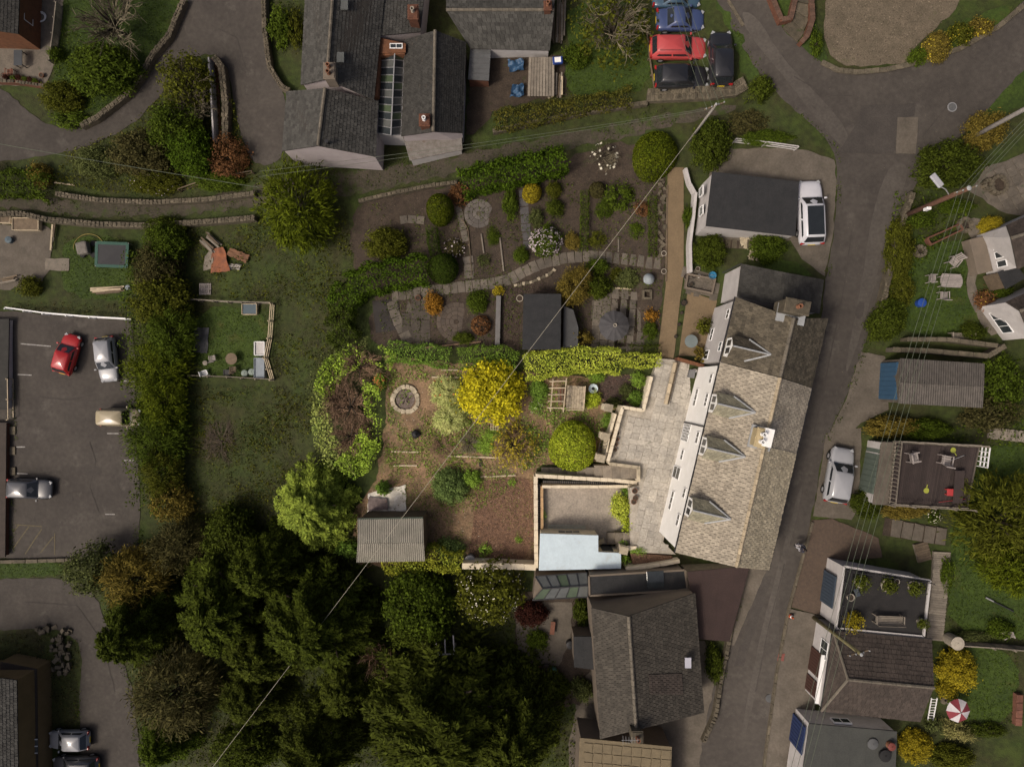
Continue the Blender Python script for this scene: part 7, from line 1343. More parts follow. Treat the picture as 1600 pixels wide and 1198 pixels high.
for k, pts in enumerate(([(1224, 42), (1246, 66), (1258, 50), (1240, 30)], [(1236, 28), (1256, 48), (1264, 30), (1240, 16)], [(1238, 14), (1262, 28), (1266, 8), (1240, 2)], [(1240, 0), (1266, 6), (1266, -12), (1240, -14)])): z = GP(1245, 40).z + .12 * (k + 1); MB().prism([P(x, y, z)[:2] for x, y in pts], z - .8, z).build('step', stone, t, bevel=.02)
wall('low_wall', 'low flower topped wall at the edge of the corner patio', [(-20, 126), (30, 128), (70, 134)], .3, .5, brick, rocks=stone)
wall('ochre_kerb', 'pale concrete kerb below the car park', [(-20, 878), (60, 876), (115, 874)], .25, .25, stone, cop=stone, copl=.8)
fence('slat_fence', 'diagonal slatted timber fence beside the corner patio', [(97, 12), (92, 60), (86, 102)], 1.0, timber_grey, boards=True)
fence('white_fence', 'white railing along the top of the car park', [(20, 484), (78, 492), (150, 498), (206, 501)], 1.0, upvc, sp=2.2, rails=2, rw=.1)
fence('timber_fence', 'double railed timber fence beside the car park building', [(20, 592), (21, 655)], .8, timber_pale, sp=1.5)
fence('timber_fence', 'thin post fence across the top of the allotment', [(296, 470), (362, 474), (428, 476)], .9, timber_grey, sp=1.6)
fence('timber_fence', 'doubled timber rail fence on the right of the allotment', [(428, 476), (424, 530), (418, 560), (428, 594)], 1.1, timber_pale, sp=1.2, rails=3)
fence('timber_fence', 'thin rail fence along the bottom of the allotment', [(300, 588), (360, 590), (426, 594)], .8, timber_grey, sp=1.6)
fence('rail_fence', 'rough timber rails leaning beside the bright tree', [(284, 300), (330, 284), (398, 272)], .7, timber, sp=2.2)
fence('timber_edge', 'timber board edge along the lawn beside the cars', [(1006, 40), (1012, 95), (1020, 146)], .35, timber, sp=1.2, rails=1, rw=.1)
fence('white_rails', 'three white parallel rails on the bank above the garage', [(1144, 224), (1190, 229), (1240, 236)], .9, white_dim, sp=2.4, rails=3, pw=.06, rw=.05)
fence('deck_railing', 'pale balustrade along the road side of the timber deck', [(1397, 690), (1387, 788)], .95, timber_grey, sp=.28, rails=2, pw=.05, z=4.9, rw=.05)
fence('deck_railing', 'rail along the top edge of the timber deck', [(1397, 690), (1532, 697)], .95, timber_grey, sp=1.6, rails=2, pw=.08, z=4.9, rw=.05)
fence('deck_railing', 'rail along the lower edge of the timber deck', [(1387, 788), (1512, 795)], .95, timber_grey, sp=1.6, rails=2, pw=.08, z=4.9, rw=.05)
fence('deck_gate', 'short white gate rails at the right end of the timber deck', [(1532, 697), (1528, 728)], .95, upvc, sp=.4, rails=3, pw=.05, z=4.9, rw=.05)
fence('roof_railing', 'dark iron railing along the front of the black roof terrace', [(1322, 890), (1310, 980)], .8, dark_metal, sp=.8, rails=2, pw=.04, z=5.3, rw=.03)
fence('roof_railing', 'dark iron railing along the upper side of the black roof terrace', [(1322, 890), (1450, 908)], .8, dark_metal, sp=1.2, rails=2, pw=.04, z=5.3, rw=.03)
fence('timber_fence', 'grey board fence below the right lawn', [(1480, 1002), (1540, 1006), (1604, 1012)], 1.0, timber_grey, sp=1.8, boards=True)
fence('garden_edge', 'thin timber strip between the vegetable beds at the left', [(722, 345), (730, 360), (736, 430)], .15, timber, sp=1.2, rails=1)
def board_list(rows):
    for lb, x0, y0, x1, y1, m in rows: plank(lb, x0, y0, x1, y1, .12, .08, m, .12)
board_list((('short edging board in the narrow vegetable rows', 752, 366, 756, 396, timber_grey), ('long edging board in the narrow vegetable rows', 781, 372, 787, 424, timber_grey), ('board edging left of the resin path', 1042, 290, 1040, 440, timber), ('pale board in the vegetable plot', 966, 372, 966, 394, timber_grey), ('board under the silvery square bed', 957, 450, 986, 452, timber_pale), ('bent branch along the top of the plot hedge', 665, 543, 752, 534, twig), ('pale pole on the bank above the lane wall', 86, 286, 118, 290, timber_pale)))
# ================================================================ GARDEN PAVING AND FURNITURE
def slab_path(name, line, w, sp, m, seed=1, dz=.07, L=None):
    """stepping slabs along a line of photograph points, each slab a piece of its own under the path bed"""
    W = [GP(x, y, dz) for x, y in line]; r = random.Random(seed); bed = []
    pl = smooth_poly([p[:2] for p in W], 2, closed=False); d = [0]
    for i in range(1, len(pl)): d.append(d[-1] + math.hypot(pl[i][0] - pl[i - 1][0], pl[i][1] - pl[i - 1][1]))
    def at(s):
        i = max(1, min(len(pl) - 1, int(np.searchsorted(d, s)))); t = (s - d[i - 1]) / max(1e-6, d[i] - d[i - 1]); a, b = pl[i - 1], pl[i]; return a[0] + (b[0] - a[0]) * t, a[1] + (b[1] - a[1]) * t, math.atan2(b[1] - a[1], b[0] - a[0])
    Ls = []; Rs = []
    for k in range(31): x, y, a = at(d[-1] * k / 30); Ls.append((x - math.sin(a) * w * .5, y + math.cos(a) * w * .5)); Rs.append((x + math.sin(a) * w * .5, y - math.cos(a) * w * .5))
    o = struct(drape(Ls + Rs[::-1], .05).build(name, soil)); n = int(d[-1] / sp)
    for k in range(n):
        x, y, a = at((k + .5) * sp); inst('paving_slab', SLABS[k % 6], m, o, (x, y, float(gz(x, y)) + dz), ((L or sp) * r.uniform(.90, .95), w * r.uniform(.92, .98), .07), (0, 0, a + r.uniform(-.03, .03)))
    return o
slab_path('garden_path', [(612, 462), (650, 458), (700, 451), (745, 446), (790, 440), (820, 424), (850, 410), (890, 402), (930, 400), (980, 405), (1038, 414)], .95, .62, paving_dim, 3)
slab_path('garden_path', [(733, 436), (733, 412), (730, 398)], .85, .62, paving_dim, 4)
slab_path('garden_path', [(664, 345), (640, 342), (618, 346)], .7, .7, paving_dim, 5)
slab_path('garden_path', [(728, 378), (722, 350), (716, 322)], .55, .5, paving_dim, 6)
slab_path('garden_path', [(817, 296), (820, 340), (826, 396)], .75, .7, mat('slate_slab', (.085, .08, .08), (.06, .057, .057), scale=2, fine=.2, obj_var=.12), 7)
slab_path('garden_path', [(612, 470), (620, 500), (640, 535)], .9, .7, paving_dim, 8)
slab_path('stone_steps', [(1478, 838), (1448, 834), (1418, 828), (1380, 822)], 1.3, .8, concrete, 9, dz=.12)
slab_path('stone_path', [(1110, 380), (1180, 382)], .7, .5, stone, 10)
def terrace(name, poly_px, s, m, seed, ang=0.0, dz=.06):
    W = wpoly(poly_px); o = struct(drape(W, dz - .03).build(name, concrete)); xs = [p[0] for p in W]; ys = [p[1] for p in W]; r = random.Random(seed); k = 0; ca, sa = math.cos(ang), math.sin(ang); cx, cy = sum(xs) / len(xs), sum(ys) / len(ys)
    for i in range(-20, 21):
        v = -12.0 + r.uniform(0, .4)
        while v < 12:
            L = s * r.choice((1, 1, 1.35)); x = cx + i * s * ca - (v + L / 2) * sa; y = cy + i * s * sa + (v + L / 2) * ca; v += L
            if inpoly(np.array([x]), np.array([y]), W)[0]: inst('paving_slab', SLABS[k % 6], m, o, (x, y, float(gz(x, y)) + dz), (s * .96, L * .97, .06), (0, 0, ang + r.uniform(-.01, .01))); k += 1
    return o
terrace('garden_terrace', [(925, 470), (958, 456), (1000, 462), (1002, 545), (920, 545)], .7, paving_dim, 3, -.08)
terrace('garden_terrace', [(640, 455), (668, 455), (668, 540), (625, 540)], .8, mat('dark_flags', (.07, .058, .047), (.05, .042, .034), scale=2, fine=.25, obj_var=.15), 4)
terrace('courtyard_paving', [(1066, 415), (1116, 430), (1120, 466), (1072, 455)], .6, paving_dim, 5, -.2)
terrace('corner_terrace', [(1550, 268), (1600, 250), (1640, 250), (1640, 335), (1590, 330), (1545, 310)], .7, paving_dim, 6, .5)
def ring_paving(name, x, y, rpx, rings, m, mid):
    c = GP(x, y, .05); s = M_PX(c.z); Rm = rpx * s; o = struct(MB().lathe((c.x, c.y, c.z), [(Rm, -.12), (Rm, .02), (.01, .02)], 36).build(name, soil)); rr_ = Rm / (rings + .6)
    for k in range(rings):
        r0 = rr_ * (.6 + k); r1 = r0 + rr_ * .94; n = max(5, int(2 * math.pi * (r0 + r1) / 2 / .5))
        for i in range(n):
            a0 = 6.2832 * (i + .03) / n; a1 = 6.2832 * (i + .97) / n; am = (a0 + a1) / 2; z0, z1 = c.z + .005, c.z + .05
            P4 = [(c.x + r * math.cos(a), c.y + r * math.sin(a)) for r, a in ((r0, a0), (r1, a0), (r1, am), (r1, a1), (r0, a1), (r0, am))]; MB().prism(P4, z0, z1).build('paving_slab', m, o)
    MB().lathe((c.x, c.y, c.z), [(rr_ * .55, .0), (rr_ * .5, .06), (.01, .06)], 14).build('centre_stone', mid, o)
ring_paving('paving_circle', 748, 334, 23, 3, mat('ring_slab', (.125, .11, .098), (.09, .08, .07), scale=2, fine=.2, obj_var=.18), stone)
ring_paving('paving_circle', 713, 503, 31, 4, mat('ring_slab_brown', (.088, .068, .052), (.062, .05, .04), scale=2, fine=.2, obj_var=.15), soil)
zone('pond', [(582, 470), (622, 466), (626, 515), (588, 520)], mat('dark_pond', (.02, .015, .012), (.014, .011, .009), rough=.3, scale=3, fine=.2), .06, .08, 0)
def parasol(label, x, y, r, h, mats_, z=None, seg=8, name='parasol', fl=None):
    g0 = GP(x, y); p = P(x, y, g0.z + h); base = Vector((p.x, p.y, float(gz(p.x, p.y)))); t = thing(name, label, 'parasol', tuple(base)); MB().tube([base, base + Vector((0, 0, h + .05))], .03, 8).build('pole', galv, t); MB().lathe(tuple(base), [(.28, 0), (.28, .06), (.06, .1), (.05, .3)], 14).build('base', stone, t)
    for k in range(seg):
        a0, a1 = 6.2832 * k / seg, 6.2832 * (k + 1) / seg; b = MB(); n = 4
        for j in range(n + 1):
            f = j / n; rr_ = .06 + (r - .06) * f; zz = h - .42 * f ** 1.4 * r / 1.2
            for q in (0, .5, 1): a = a0 + (a1 - a0) * q; rk = rr_ * (1 - .05 * (q == .5) * f); b.v.append((base.x + rk * math.cos(a), base.y + rk * math.sin(a), base.z + zz - .04 * (q == .5) * f))
        for j in range(n):
            for q in (0, 1): i = j * 3 + q; b.f.append((i, i + 3, i + 4, i + 1))
        o = b.build('panel', mats_[k % len(mats_)], t); md = o.modifiers.new('cloth', 'SOLIDIFY'); md.thickness = .012
    if fl: MB().lathe(tuple(base + Vector((0, 0, h))), [(.10, -.05), (.12, .12), (.15, .12), (.15, .16), (.09, .16), (.08, .05)], 12, False).build('finial', fl, t)
    return t
dk = mat('dark_canvas', (.062, .060, .062), (.05, .048, .05), scale=2, fine=.12); parasol('round dark grey parasol with a pale ring finial on the garden terrace', 961, 508, 1.22, 2.1, [dk, mat('dark_canvas_b', (.068, .066, .068), (.055, .053, .055), scale=2, fine=.12)], seg=12, fl=pale_pot)
parasol('red and white striped parasol beside the small square lawn', 1503, 1114, .85, 1.9, [mat('red_canvas', (.20, .035, .045), (.17, .03, .04), scale=3, fine=.05), mat('white_canvas', (.50, .47, .48), (.45, .42, .43), scale=3, fine=.05)], seg=8)
# bird bath, brick square, pots
t = thing('bird_bath', 'pale blue domed garden ornament beside the slab path', 'ornament', tuple(GP(1011, 437, .05))); q = GP(1011, 438, .05); MB().lathe(tuple(q), [(.3, 0), (.3, .08), (.14, .14), (.12, .5), (.42, .62), (.44, .7), (.3, .78), (.18, .95), (.02, 1.0)], 18).build('bowl', mat('pale_stone_blue', (.25, .28, .30), (.21, .235, .25), scale=3, fine=.1), t, smooth=True)
t = thing('brick_planter', 'square hollow stone planter below the domed ornament', 'planter', tuple(GP(1010, 461, .05))); q = GP(1010, 461, .2)
for k, (dx, dy, sx, sy) in enumerate(((-.3, 0, .16, .76), (.3, 0, .16, .76), (0, .3, .44, .16), (0, -.3, .44, .16))): inst('block', SLABS[k], stone, t, (q.x + dx, q.y + dy, q.z), (sx, sy, .4))
for k, (lb, x, y, r_, m) in enumerate((('pale round pot at the upper end of the slab path', 1036, 397, .2, pale_pot), ('pale round pot at the lower end of the slab path', 1036, 425, .2, pale_pot), ('dark pot left of the raised planter box', 1071, 433, .17, rubber), ('terracotta pot on the planter wall by the white wall', 1089, 421, .17, pale_pot), ('square dark pot beside the resin path', 1067, 474, .22, rubber), ('small dark pot halfway along the courtyard wall', 1064, 489, .13, rubber), ('lower small dark pot on the courtyard wall', 1060, 507, .13, rubber), ('lowest small dark pot on the courtyard wall', 1055, 526, .13, rubber), ('white ringed pot in the chippings bed', 812, 467, .26, pale_pot), ('stone pot in the left garden corner', 654, 466, .22, terracotta), ('dark pot in the top left of the raised planter', 1083, 432, .17, rubber), ('dark pot in the bottom left of the raised planter', 1079, 445, .17, rubber), ('white pot in the middle of the raised planter', 1091, 432, .13, upvc))): pot('plant_pot', lb, x, y, r_, m)
wall('planter_box', 'raised brick planter box filled with tan soil', [(1075, 428), (1118, 436), (1113, 458), (1072, 449), (1075, 428)], .12, .45, tan, cat='planter')
t = thing('plastic_tub', 'bright blue plastic tub on the raised planter', 'tub', tuple(GP(1110, 432, .4))); q = GP(1110, 432, .4); MB().lathe(tuple(q), [(.2, 0), (.28, .2), (.3, .2), (.24, .03), (.02, .03)], 12).build('tub_body', plain('bright_blue', (.035, .17, .30), .4), t); MB().tube([(q.x - .26, q.y, q.z + .2), (q.x, q.y, q.z + .32), (q.x + .26, q.y, q.z + .2)], .012, 5).build('handle', galv, t)
def round_table(label, x, y, r, m, z=None, h=.72):
    q = GP(x, y, .07) if z is None else P(x, y, z); t = thing('round_table', label, 'table', tuple(q)); MB().lathe((q.x, q.y, q.z + h), [(r, -.03), (r, 0), (.01, 0)], 24).build('table_top', m, t)
    for k in range(4): a = .8 + k * 1.5708; MB().tube([(q.x + r * .75 * math.cos(a), q.y + r * .75 * math.sin(a), q.z), (q.x + r * .55 * math.cos(a), q.y + r * .55 * math.sin(a), q.z + h - .03)], .022, 6).build('leg', dark_metal, t)
    return t
round_table('round pale glass table in the tan courtyard', 1076, 534, .5, mat('table_glass', (.16, .19, .19), (.13, .155, .155), rough=.1, scale=2, fine=.05))
round_table('round brown table in the allotment', 367, 561, .5, timber); 
def chair(label, x, y, head, m, z=None, s=1.0, name='garden_chair', group=None):
    q = GP(x, y, .05) if z is None else P(x, y, z); t = thing(name, label, 'chair', tuple(q), R(head), group)
    for k in range(4): MB().box((-.18 + k * .12, 0, .42), (.10, .48, .025)).build('seat_slat', m, t, w=False)
    for k in range(4): MB().bar((-.24, -.18 + k * .12, .46), (-.36, -.18 + k * .12, .92), .085, .02).build('back_slat', m, t, w=False)
    MB().bar((-.36, -.24, .92), (-.36, .24, .92), .05, .05).build('back_rail', m, t, w=False)
    for sy in (-.24, .24):
        for sx in (-.22, .22): MB().box((sx, sy, .21), (.045, .045, .42)).build('leg', m, t, w=False)
        MB().bar((-.26, sy, .62), (.24, sy, .62), .06, .03).build('armrest', m, t, w=False); MB().box((.22, sy, .52), (.04, .04, .2)).build('arm_post', m, t, w=False)
    t.scale = (s, s, s); return t
gt = mat('weathered_teak', (.30, .265, .245), (.23, .205, .19), scale=4, fine=.15, obj_var=.1)
t = thing('garden_table', 'oval slatted garden table on the lawn', 'table', tuple(GP(1476, 440, .05))); q = GP(1476, 441, .78)
for k in range(9):
    f = (k - 4) / 4.6; L = 1.62 * math.sqrt(max(.12, 1 - .42 * f * f)); MB().box((q.x, q.y + f * .5, q.z), (L, .095, .03), -.05).build('slat', gt, t)
for sx in (-.55, .55):
    for sy in (-.35, .35): MB().box((q.x + sx, q.y + sy, q.z - .38), (.06, .06, .73)).build('leg', gt, t)
chair('slatted chair tipped against the top of the oval table', 1483, 411, 230, gt, s=1.25); chair('slatted chair at the left of the oval table', 1450, 437, 0, gt, s=1.1); chair('slatted chair below the oval table', 1468, 463, 90, gt, s=1.1)
chair('small grey chair in the allotment', 336, 560, 100, gt); chair('brown chair beside the allotment table', 368, 577, 90, timber); chair('white chair at the bottom of the allotment', 324, 583, 20, upvc, s=.9)
chair('folding chair on the left of the timber deck', 1421, 713, 10, gt, z=4.95, s=1.3); chair('folding chair in the upper middle of the timber deck', 1471, 717, 80, gt, z=4.95, s=1.3); chair('garden chair half hidden in the right lawn corner', 1562, 987, 200, gt)
# deck toys
t = thing('red_stool', 'square red plastic stool on the timber deck', 'stool', tuple(P(1486, 769, 4.95))); q = P(1486, 769, 5.3); MB().box((q.x, q.y, 5.28), (.55, .5, .06), -.05).build('seat', plain('red_plastic', (.38, .045, .045), .4), t, bevel=.02)
for sx in (-.2, .2):
    for sy in (-.18, .18): MB().box((q.x + sx, q.y + sy, 5.1), (.06, .06, .3)).build('leg', plain('red_plastic', (.38, .045, .045)), t)
def bat(label, x, y, a):
    t = thing('toy_bat', label, 'toy', tuple(P(x, y, 4.96)), R(a)); MB().lathe((0, 0, .02), [(.19, 0), (.2, .015), (.19, .03), (.01, .03)], 14).build('head', plain('lime_plastic', (.30, .32, .05)), t, w=False); MB().box((.3, 0, .03), (.28, .05, .03)).build('handle', plain('lime_plastic', (.30, .32, .05)), t, w=False)
bat('lime green toy bat near the deck gate', 1489, 703, -60); bat('lime green toy bat at the lower deck edge', 1447, 766, 80)
t = thing('parasol_pole', 'thin grey pole lying beside the deck chair', 'pole', tuple(P(1490, 718, 4.96))); MB().tube([P(1481, 721, 5.0), P(1507, 711, 5.0)], .025, 6).build('shaft', galv, t); MB().lathe(tuple(P(1507, 711, 4.98)), [(.04, 0), (.05, .04), (.02, .08)], 8).build('tip', black_pl, t)
plank('thin red stick lying on the timber deck', 1440, 777, 1480, 772, .03, .03, plain('red_plastic', (.38, .045, .045)), 2.0, 'stick').location = (0, 0, 0)
t = thing('built_in_bench', 'brown built in bench along the right of the timber deck', 'bench', tuple(P(1503, 760, 4.95)))
for k in range(3): MB().bar(P(1495 + k * 5, 735, 5.35), P(1491 + k * 5, 786, 5.35), .22, .05).build('board', deck_m, t)
for y in (740, 782): q = P(1499, y, 5.1); MB().box((q.x, q.y, 5.13), (.6, .08, .38)).build('leg', deck_m, t)
# roof terrace
for k, (lb, x, y) in enumerate((('round grass filled tub at the left of the black roof terrace', 1341, 906), ('round grass filled tub in the middle of the black roof terrace', 1382, 912), ('round grass filled tub at the right of the black roof terrace', 1424, 914), ('small grass filled tub by the lower terrace corner', 1436, 970))): pot('grass_tub', lb, x, y, .42 if k < 3 else .3, pale_pot, z=5.22, leafm=leaf('tub_grass', (.062, .075, .02), (.045, .058, .015)), h=.4, cat='planter')
pot('plant_pot', 'empty round pot at the left side of the roof terrace', 1326, 931, .25, pale_pot, z=5.22); pot('plant_pot', 'small pale pot between two grass tubs', 1399, 907, .18, pale_pot, z=5.22)
def bench(label, x, y, head, z, m, L=1.9):
    t = thing('garden_bench', label, 'bench', tuple(P(x, y, z)), R(head))
    for k in range(5): MB().box((0, -.2 + k * .11, .44), (L, .085, .03)).build('seat_slat', m, t, w=False)
    for k in range(3): MB().bar((-L / 2, .30 + k * .03, .58 + k * .13), (L / 2, .30 + k * .03, .58 + k * .13), .03, .1).build('back_slat', m, t, w=False)
    for s in (-1, 1):
        MB().box((s * L / 2, .02, .64), (.08, .6, .04)).build('armrest', m, t, w=False)
        for sy in (-.24, .28): MB().box((s * L / 2, sy, .31), (.07, .07, .62)).build('leg', m, t, w=False)
bench('weathered slatted bench on the black roof terrace', 1384, 964, 178, 5.22, timber_grey)
t = thing('grey_cushion', 'slate grey cushion bag on the roof terrace', 'bag', tuple(P(1339, 924, 5.22))); q = P(1339, 925, 5.3); MB().box((q.x, q.y, 5.3), (.35, .6, .16), .4).build('cushion', plain('slate_cloth', (.05, .06, .075)), t, bevel=.06); MB().box((q.x, q.y, 5.39), (.3, .03, .02), .4).build('strap', trim, t)
# traffic cones on the pavement
def cone(label, x, y):
    q = GP(x, y, .1); t = thing('traffic_cone', label, 'traffic cone', tuple(q)); MB().box((q.x, q.y, q.z + .02), (.42, .42, .04)).build('base', rubber, t); MB().lathe((q.x, q.y, q.z + .04), [(.16, 0), (.04, .55), (.02, .56)], 12).build('cone_body', plain('orange_plastic', (.42, .07, .015)), t); MB().lathe((q.x, q.y, q.z + .04), [(.125, .2), (.09, .34)], 12, False).build('reflective_band', upvc, t)
cone('orange traffic cone at the corner of the pavement', 1234, 961)
sheet('red_sign', 'flat red board lying on the pavement beside the brown house', [(1215, 1020), (1225, 1020), (1224, 1031), (1214, 1030)], plain('dull_red', (.16, .045, .035)), 7, .004, 4, .13, 'board')
# chairs, rings, stones in the right gardens
def stone_ring(name, label, x, y, r, n, m=stone, h=.4, fill=soil, cat='planter'):
    c = GP(x, y, .05); t = thing(name, label, cat, tuple(c))
    for k in range(n): a = k / n * 6.2832; inst('stone', ROCKS[k % 6], m, t, (c.x + r * math.cos(a), c.y + r * math.sin(a), c.z + h / 2), (.26, 6.2832 * r / n * .95, h), (0, 0, a))
    MB().lathe(tuple(c), [(r * .88, 0), (r * .88, h * .5), (.01, h * .55)], 16).build('soil_fill', fill, t)
stone_ring('stone_planter', 'large round stone well planter on the corner terrace', 1556, 291, .58, 14); stone_ring('stone_planter', 'small round stone ring left of the big stone well', 1540, 290, .3, 9); stone_ring('stone_planter', 'round pebbled planter near the bright yellow bush', 1504, 353, .42, 11)
barrel('water_butt', 'grey round water butt beside the brown house corner', 1481, 996, .45, 1.1, pale_pot)
stone_ring('stone_planter', 'mossy stone ring at the left of the table lawn', 1434, 394, .34, 9)
barrel('blue_stool', 'blue round stool at the left of the table lawn', 1435, 474, .3, .45, plain('royal_blue', (.02, .06, .26), .4), cat='stool')
wall('raised_bed', 'raised timber bed at the top of the table lawn', [(1450, 372), (1500, 350), (1506, 358), (1456, 382), (1450, 372)], .1, .5, timber_red, cat='planter')
wall('timber_walkway', 'long grey slatted walkway beside the roof terrace', [(1472, 862), (1470, 900), (1464, 960), (1460, 1000)], 1.2, .12, timber_grey, cat='walkway', cop=timber_grey, copl=.17, copw=.02, copname='board')
wall('timber_walkway', 'short slatted steps above the roof terrace', [(1438, 848), (1446, 876)], 1.0, .15, timber_grey, cat='walkway', cop=timber, copl=.2, copw=.02, copname='board')
wall('timber_walkway', 'slatted boardwalk at the top of the right lawn', [(1545, 676), (1600, 682), (1640, 684)], .8, .15, timber_grey, cat='walkway', cop=timber_grey, copl=.2, copw=.02, copname='board')
bench('old bench on the bank below the table lawn', 1498, 526, 180, GP(1498, 526).z, timber_grey, 1.6)
wall('red_planter', 'long narrow red planter at the right lawn edge', [(1594, 1085), (1592, 1134)], .4, .4, timber_red, cat='planter', cop=timber_red, copl=.8)
t = thing('garden_pole', 'dark fallen pole across the right lawn', 'pole', tuple(GP(1555, 945, .1))); MB().tube([GP(1538, 932, .15), GP(1582, 954, .12)], .05, 7).build('shaft', dark_metal, t); MB().tube([GP(1538, 932, .15), GP(1550, 938, .16)], .06, 7).build('grip', galv, t)
t = thing('ladder', 'white ladder leaning at the right side of the brown house', 'ladder', tuple(GP(1458, 1110))); a0, a1 = GP(1452, 1126, .1), P(1460, 1090, 4.6)
for s in (-.2, .2): MB().bar(a0 + Vector((s, 0, 0)), a1 + Vector((s, 0, 0)), .05, .06).build('stile', upvc, t)
for k in range(9): q = a0.lerp(a1, (k + .5) / 9); MB().bar(q - Vector((.18, 0, 0)), q + Vector((.18, 0, 0)), .035, .035).build('rung', upvc, t)
for k, (lb, x, y, m) in enumerate((('coiled black hose on the dark grey flat roof', 1381, 1178, rubber), ('round grey disc on the dark grey flat roof', 1363, 1161, zinc), ('red and black bucket on the dark grey flat roof', 1389, 1162, terracotta))): barrel(('coiled_hose', 'roof_vent', 'bucket')[k], lb, x, y, (.4, .36, .26)[k], (.2, .06, .35)[k], m, z=4.92, lid=(rubber, zinc, plain('dull_red', (.16, .045, .035)))[k], cat=('hose', 'vent', 'bucket')[k])
# ================================================================ YARD, ALLOTMENT AND GARDEN CLUTTER
tarp_b = mat('blue_tarp', (.035, .085, .16), (.025, .06, .12), rough=.45, scale=4, fine=.15)
sheet('tarpaulin', 'crumpled blue tarpaulin below the white outbuilding window', [(793, 98), (818, 97), (818, 114), (796, 116)], tarp_b, 11, .12, 10, .5); sheet('tarpaulin', 'blue tarpaulin heap at the bottom of the yard', [(800, 138), (818, 134), (818, 154), (797, 156)], tarp_b, 12, .14, 10, .5)
t = thing('timber_stage', 'pale slatted timber platform in the yard', 'platform', tuple(GP(846, 125, .1)))
for k in range(9): MB().bar(GP(828 + k * 4.4, 97, .8), GP(826 + k * 4.6, 157, .8), .2, .04).build('board', timber_grey, t)
for (x, y) in ((830, 100), (864, 100), (828, 152), (862, 153)): q = GP(x, y, .4); MB().box((q.x, q.y, q.z), (.1, .1, .75)).build('leg', timber, t)
t = thing('plastic_tub', 'blue plastic tub on the timber platform', 'tub', tuple(GP(870, 104, .8))); q = GP(870, 104, .85); MB().box((q.x, q.y, q.z + .15), (.8, .55, .3), .1).build('tub_body', plain('deep_blue', (.02, .05, .22), .4), t, bevel=.05); MB().box((q.x, q.y, q.z + .31), (.5, .4, .03), .1).build('cover', upvc, t)
def pile(label, x0, y0, x1, y1, w, n, m, seed, name='timber_pile', dz=.1, hh=.35):
    r = random.Random(seed); t = thing(name, label, name.replace('_', ' ').split()[-1] if name != 'timber_pile' else 'timber pile', tuple(GP((x0 + x1) / 2, (y0 + y1) / 2, .05)))
    for k in range(n):
        o = r.uniform(-w, w); a, b = r.uniform(-.05, .2), r.uniform(.8, 1.05); nx, ny = -(y1 - y0), x1 - x0; L = math.hypot(nx, ny); nx, ny = nx / L, ny / L; tl = r.uniform(-2, 2); z = dz + r.uniform(0, hh)
        MB().bar(GP(x0 + (x1 - x0) * a + nx * (o + tl), y0 + (y1 - y0) * a + ny * (o + tl), z), GP(x0 + (x1 - x0) * b + nx * o, y0 + (y1 - y0) * b + ny * o, z + r.uniform(-.05, .1)), r.uniform(.08, .16), .05).build('plank', m[k % len(m)], t)
pile('stacked old timber standing beside the slate outbuilding', 872, 0, 870, 68, 11, 22, [timber, timber_grey], 2); pile('fan of loose planks right of the slatted platform', 868, 118, 866, 156, 12, 14, [timber, timber_grey, timber_pale], 3); pile('loose pale planks below the trampoline', 144, 456, 196, 452, 7, 9, [timber_pale, timber], 4, hh=.15); pile('scrap timber at the left edge above the car park', 4, 440, 30, 436, 8, 8, [timber, timber_grey], 5)
pile('heap of broken branches above the rusty sheets', 318, 372, 340, 392, 12, 14, [timber, timber_grey], 6)
sheet('rusty_sheet', 'rust orange corrugated sheet on the allotment heap', [(334, 390), (352, 387), (362, 425), (332, 427)], rust, 21, .05, 10, .35, 'metal sheet'); sheet('rusty_sheet', 'brown corrugated panel right of the rusty sheet', [(362, 388), (392, 400), (386, 412), (356, 399)], mat('rust_brown', (.17, .085, .045), (.11, .06, .035), scale=3, fine=.3), 22, .03, 10, .3, 'metal sheet'); sheet('grey_board', 'grey board leaning left of the rusty sheet', [(322, 402), (334, 388), (336, 420), (320, 424)], timber_grey, 23, .03, 6, .3, 'board'); sheet('plastic_sheet', 'torn white plastic beside the rusty sheet', [(352, 412), (380, 414), (376, 422), (354, 421)], mat('dirty_plastic', (.30, .28, .25), (.18, .16, .14), scale=4, fine=.3), 24, .08, 8, .2)
t = thing('pallet', 'grey wooden pallet lying in the allotment', 'pallet', tuple(GP(322, 452, .05))); q = GP(322, 452, .12)
for k in range(6): MB().box((q.x - .45 + k * .18, q.y, q.z + .07), (.11, 1.0, .03)).build('slat', gt, t)
for k in range(3): MB().box((q.x, q.y - .42 + k * .42, q.z), (1.02, .1, .09)).build('bearer', gt, t)
def crate(label, x, y, sx, sy, h, m, top=None, name='crate', cat='box', rz=0.0, z=None):
    q = GP(x, y, .05) if z is None else P(x, y, z); t = thing(name, label, cat, tuple(q), rz)
    for (cx, cy, bx_, by_) in ((-sx / 2, 0, .05, sy), (sx / 2, 0, .05, sy), (0, sy / 2, sx - .06, .05), (0, -sy / 2, sx - .06, .05)): MB().box((cx, cy, h / 2), (bx_, by_, h)).build('side', m, t, w=False)
    MB().box((0, 0, h * .8), (sx - .06, sy - .06, .04)).build('lid' if top is not None else 'filling', top or soil, t, w=False); return t
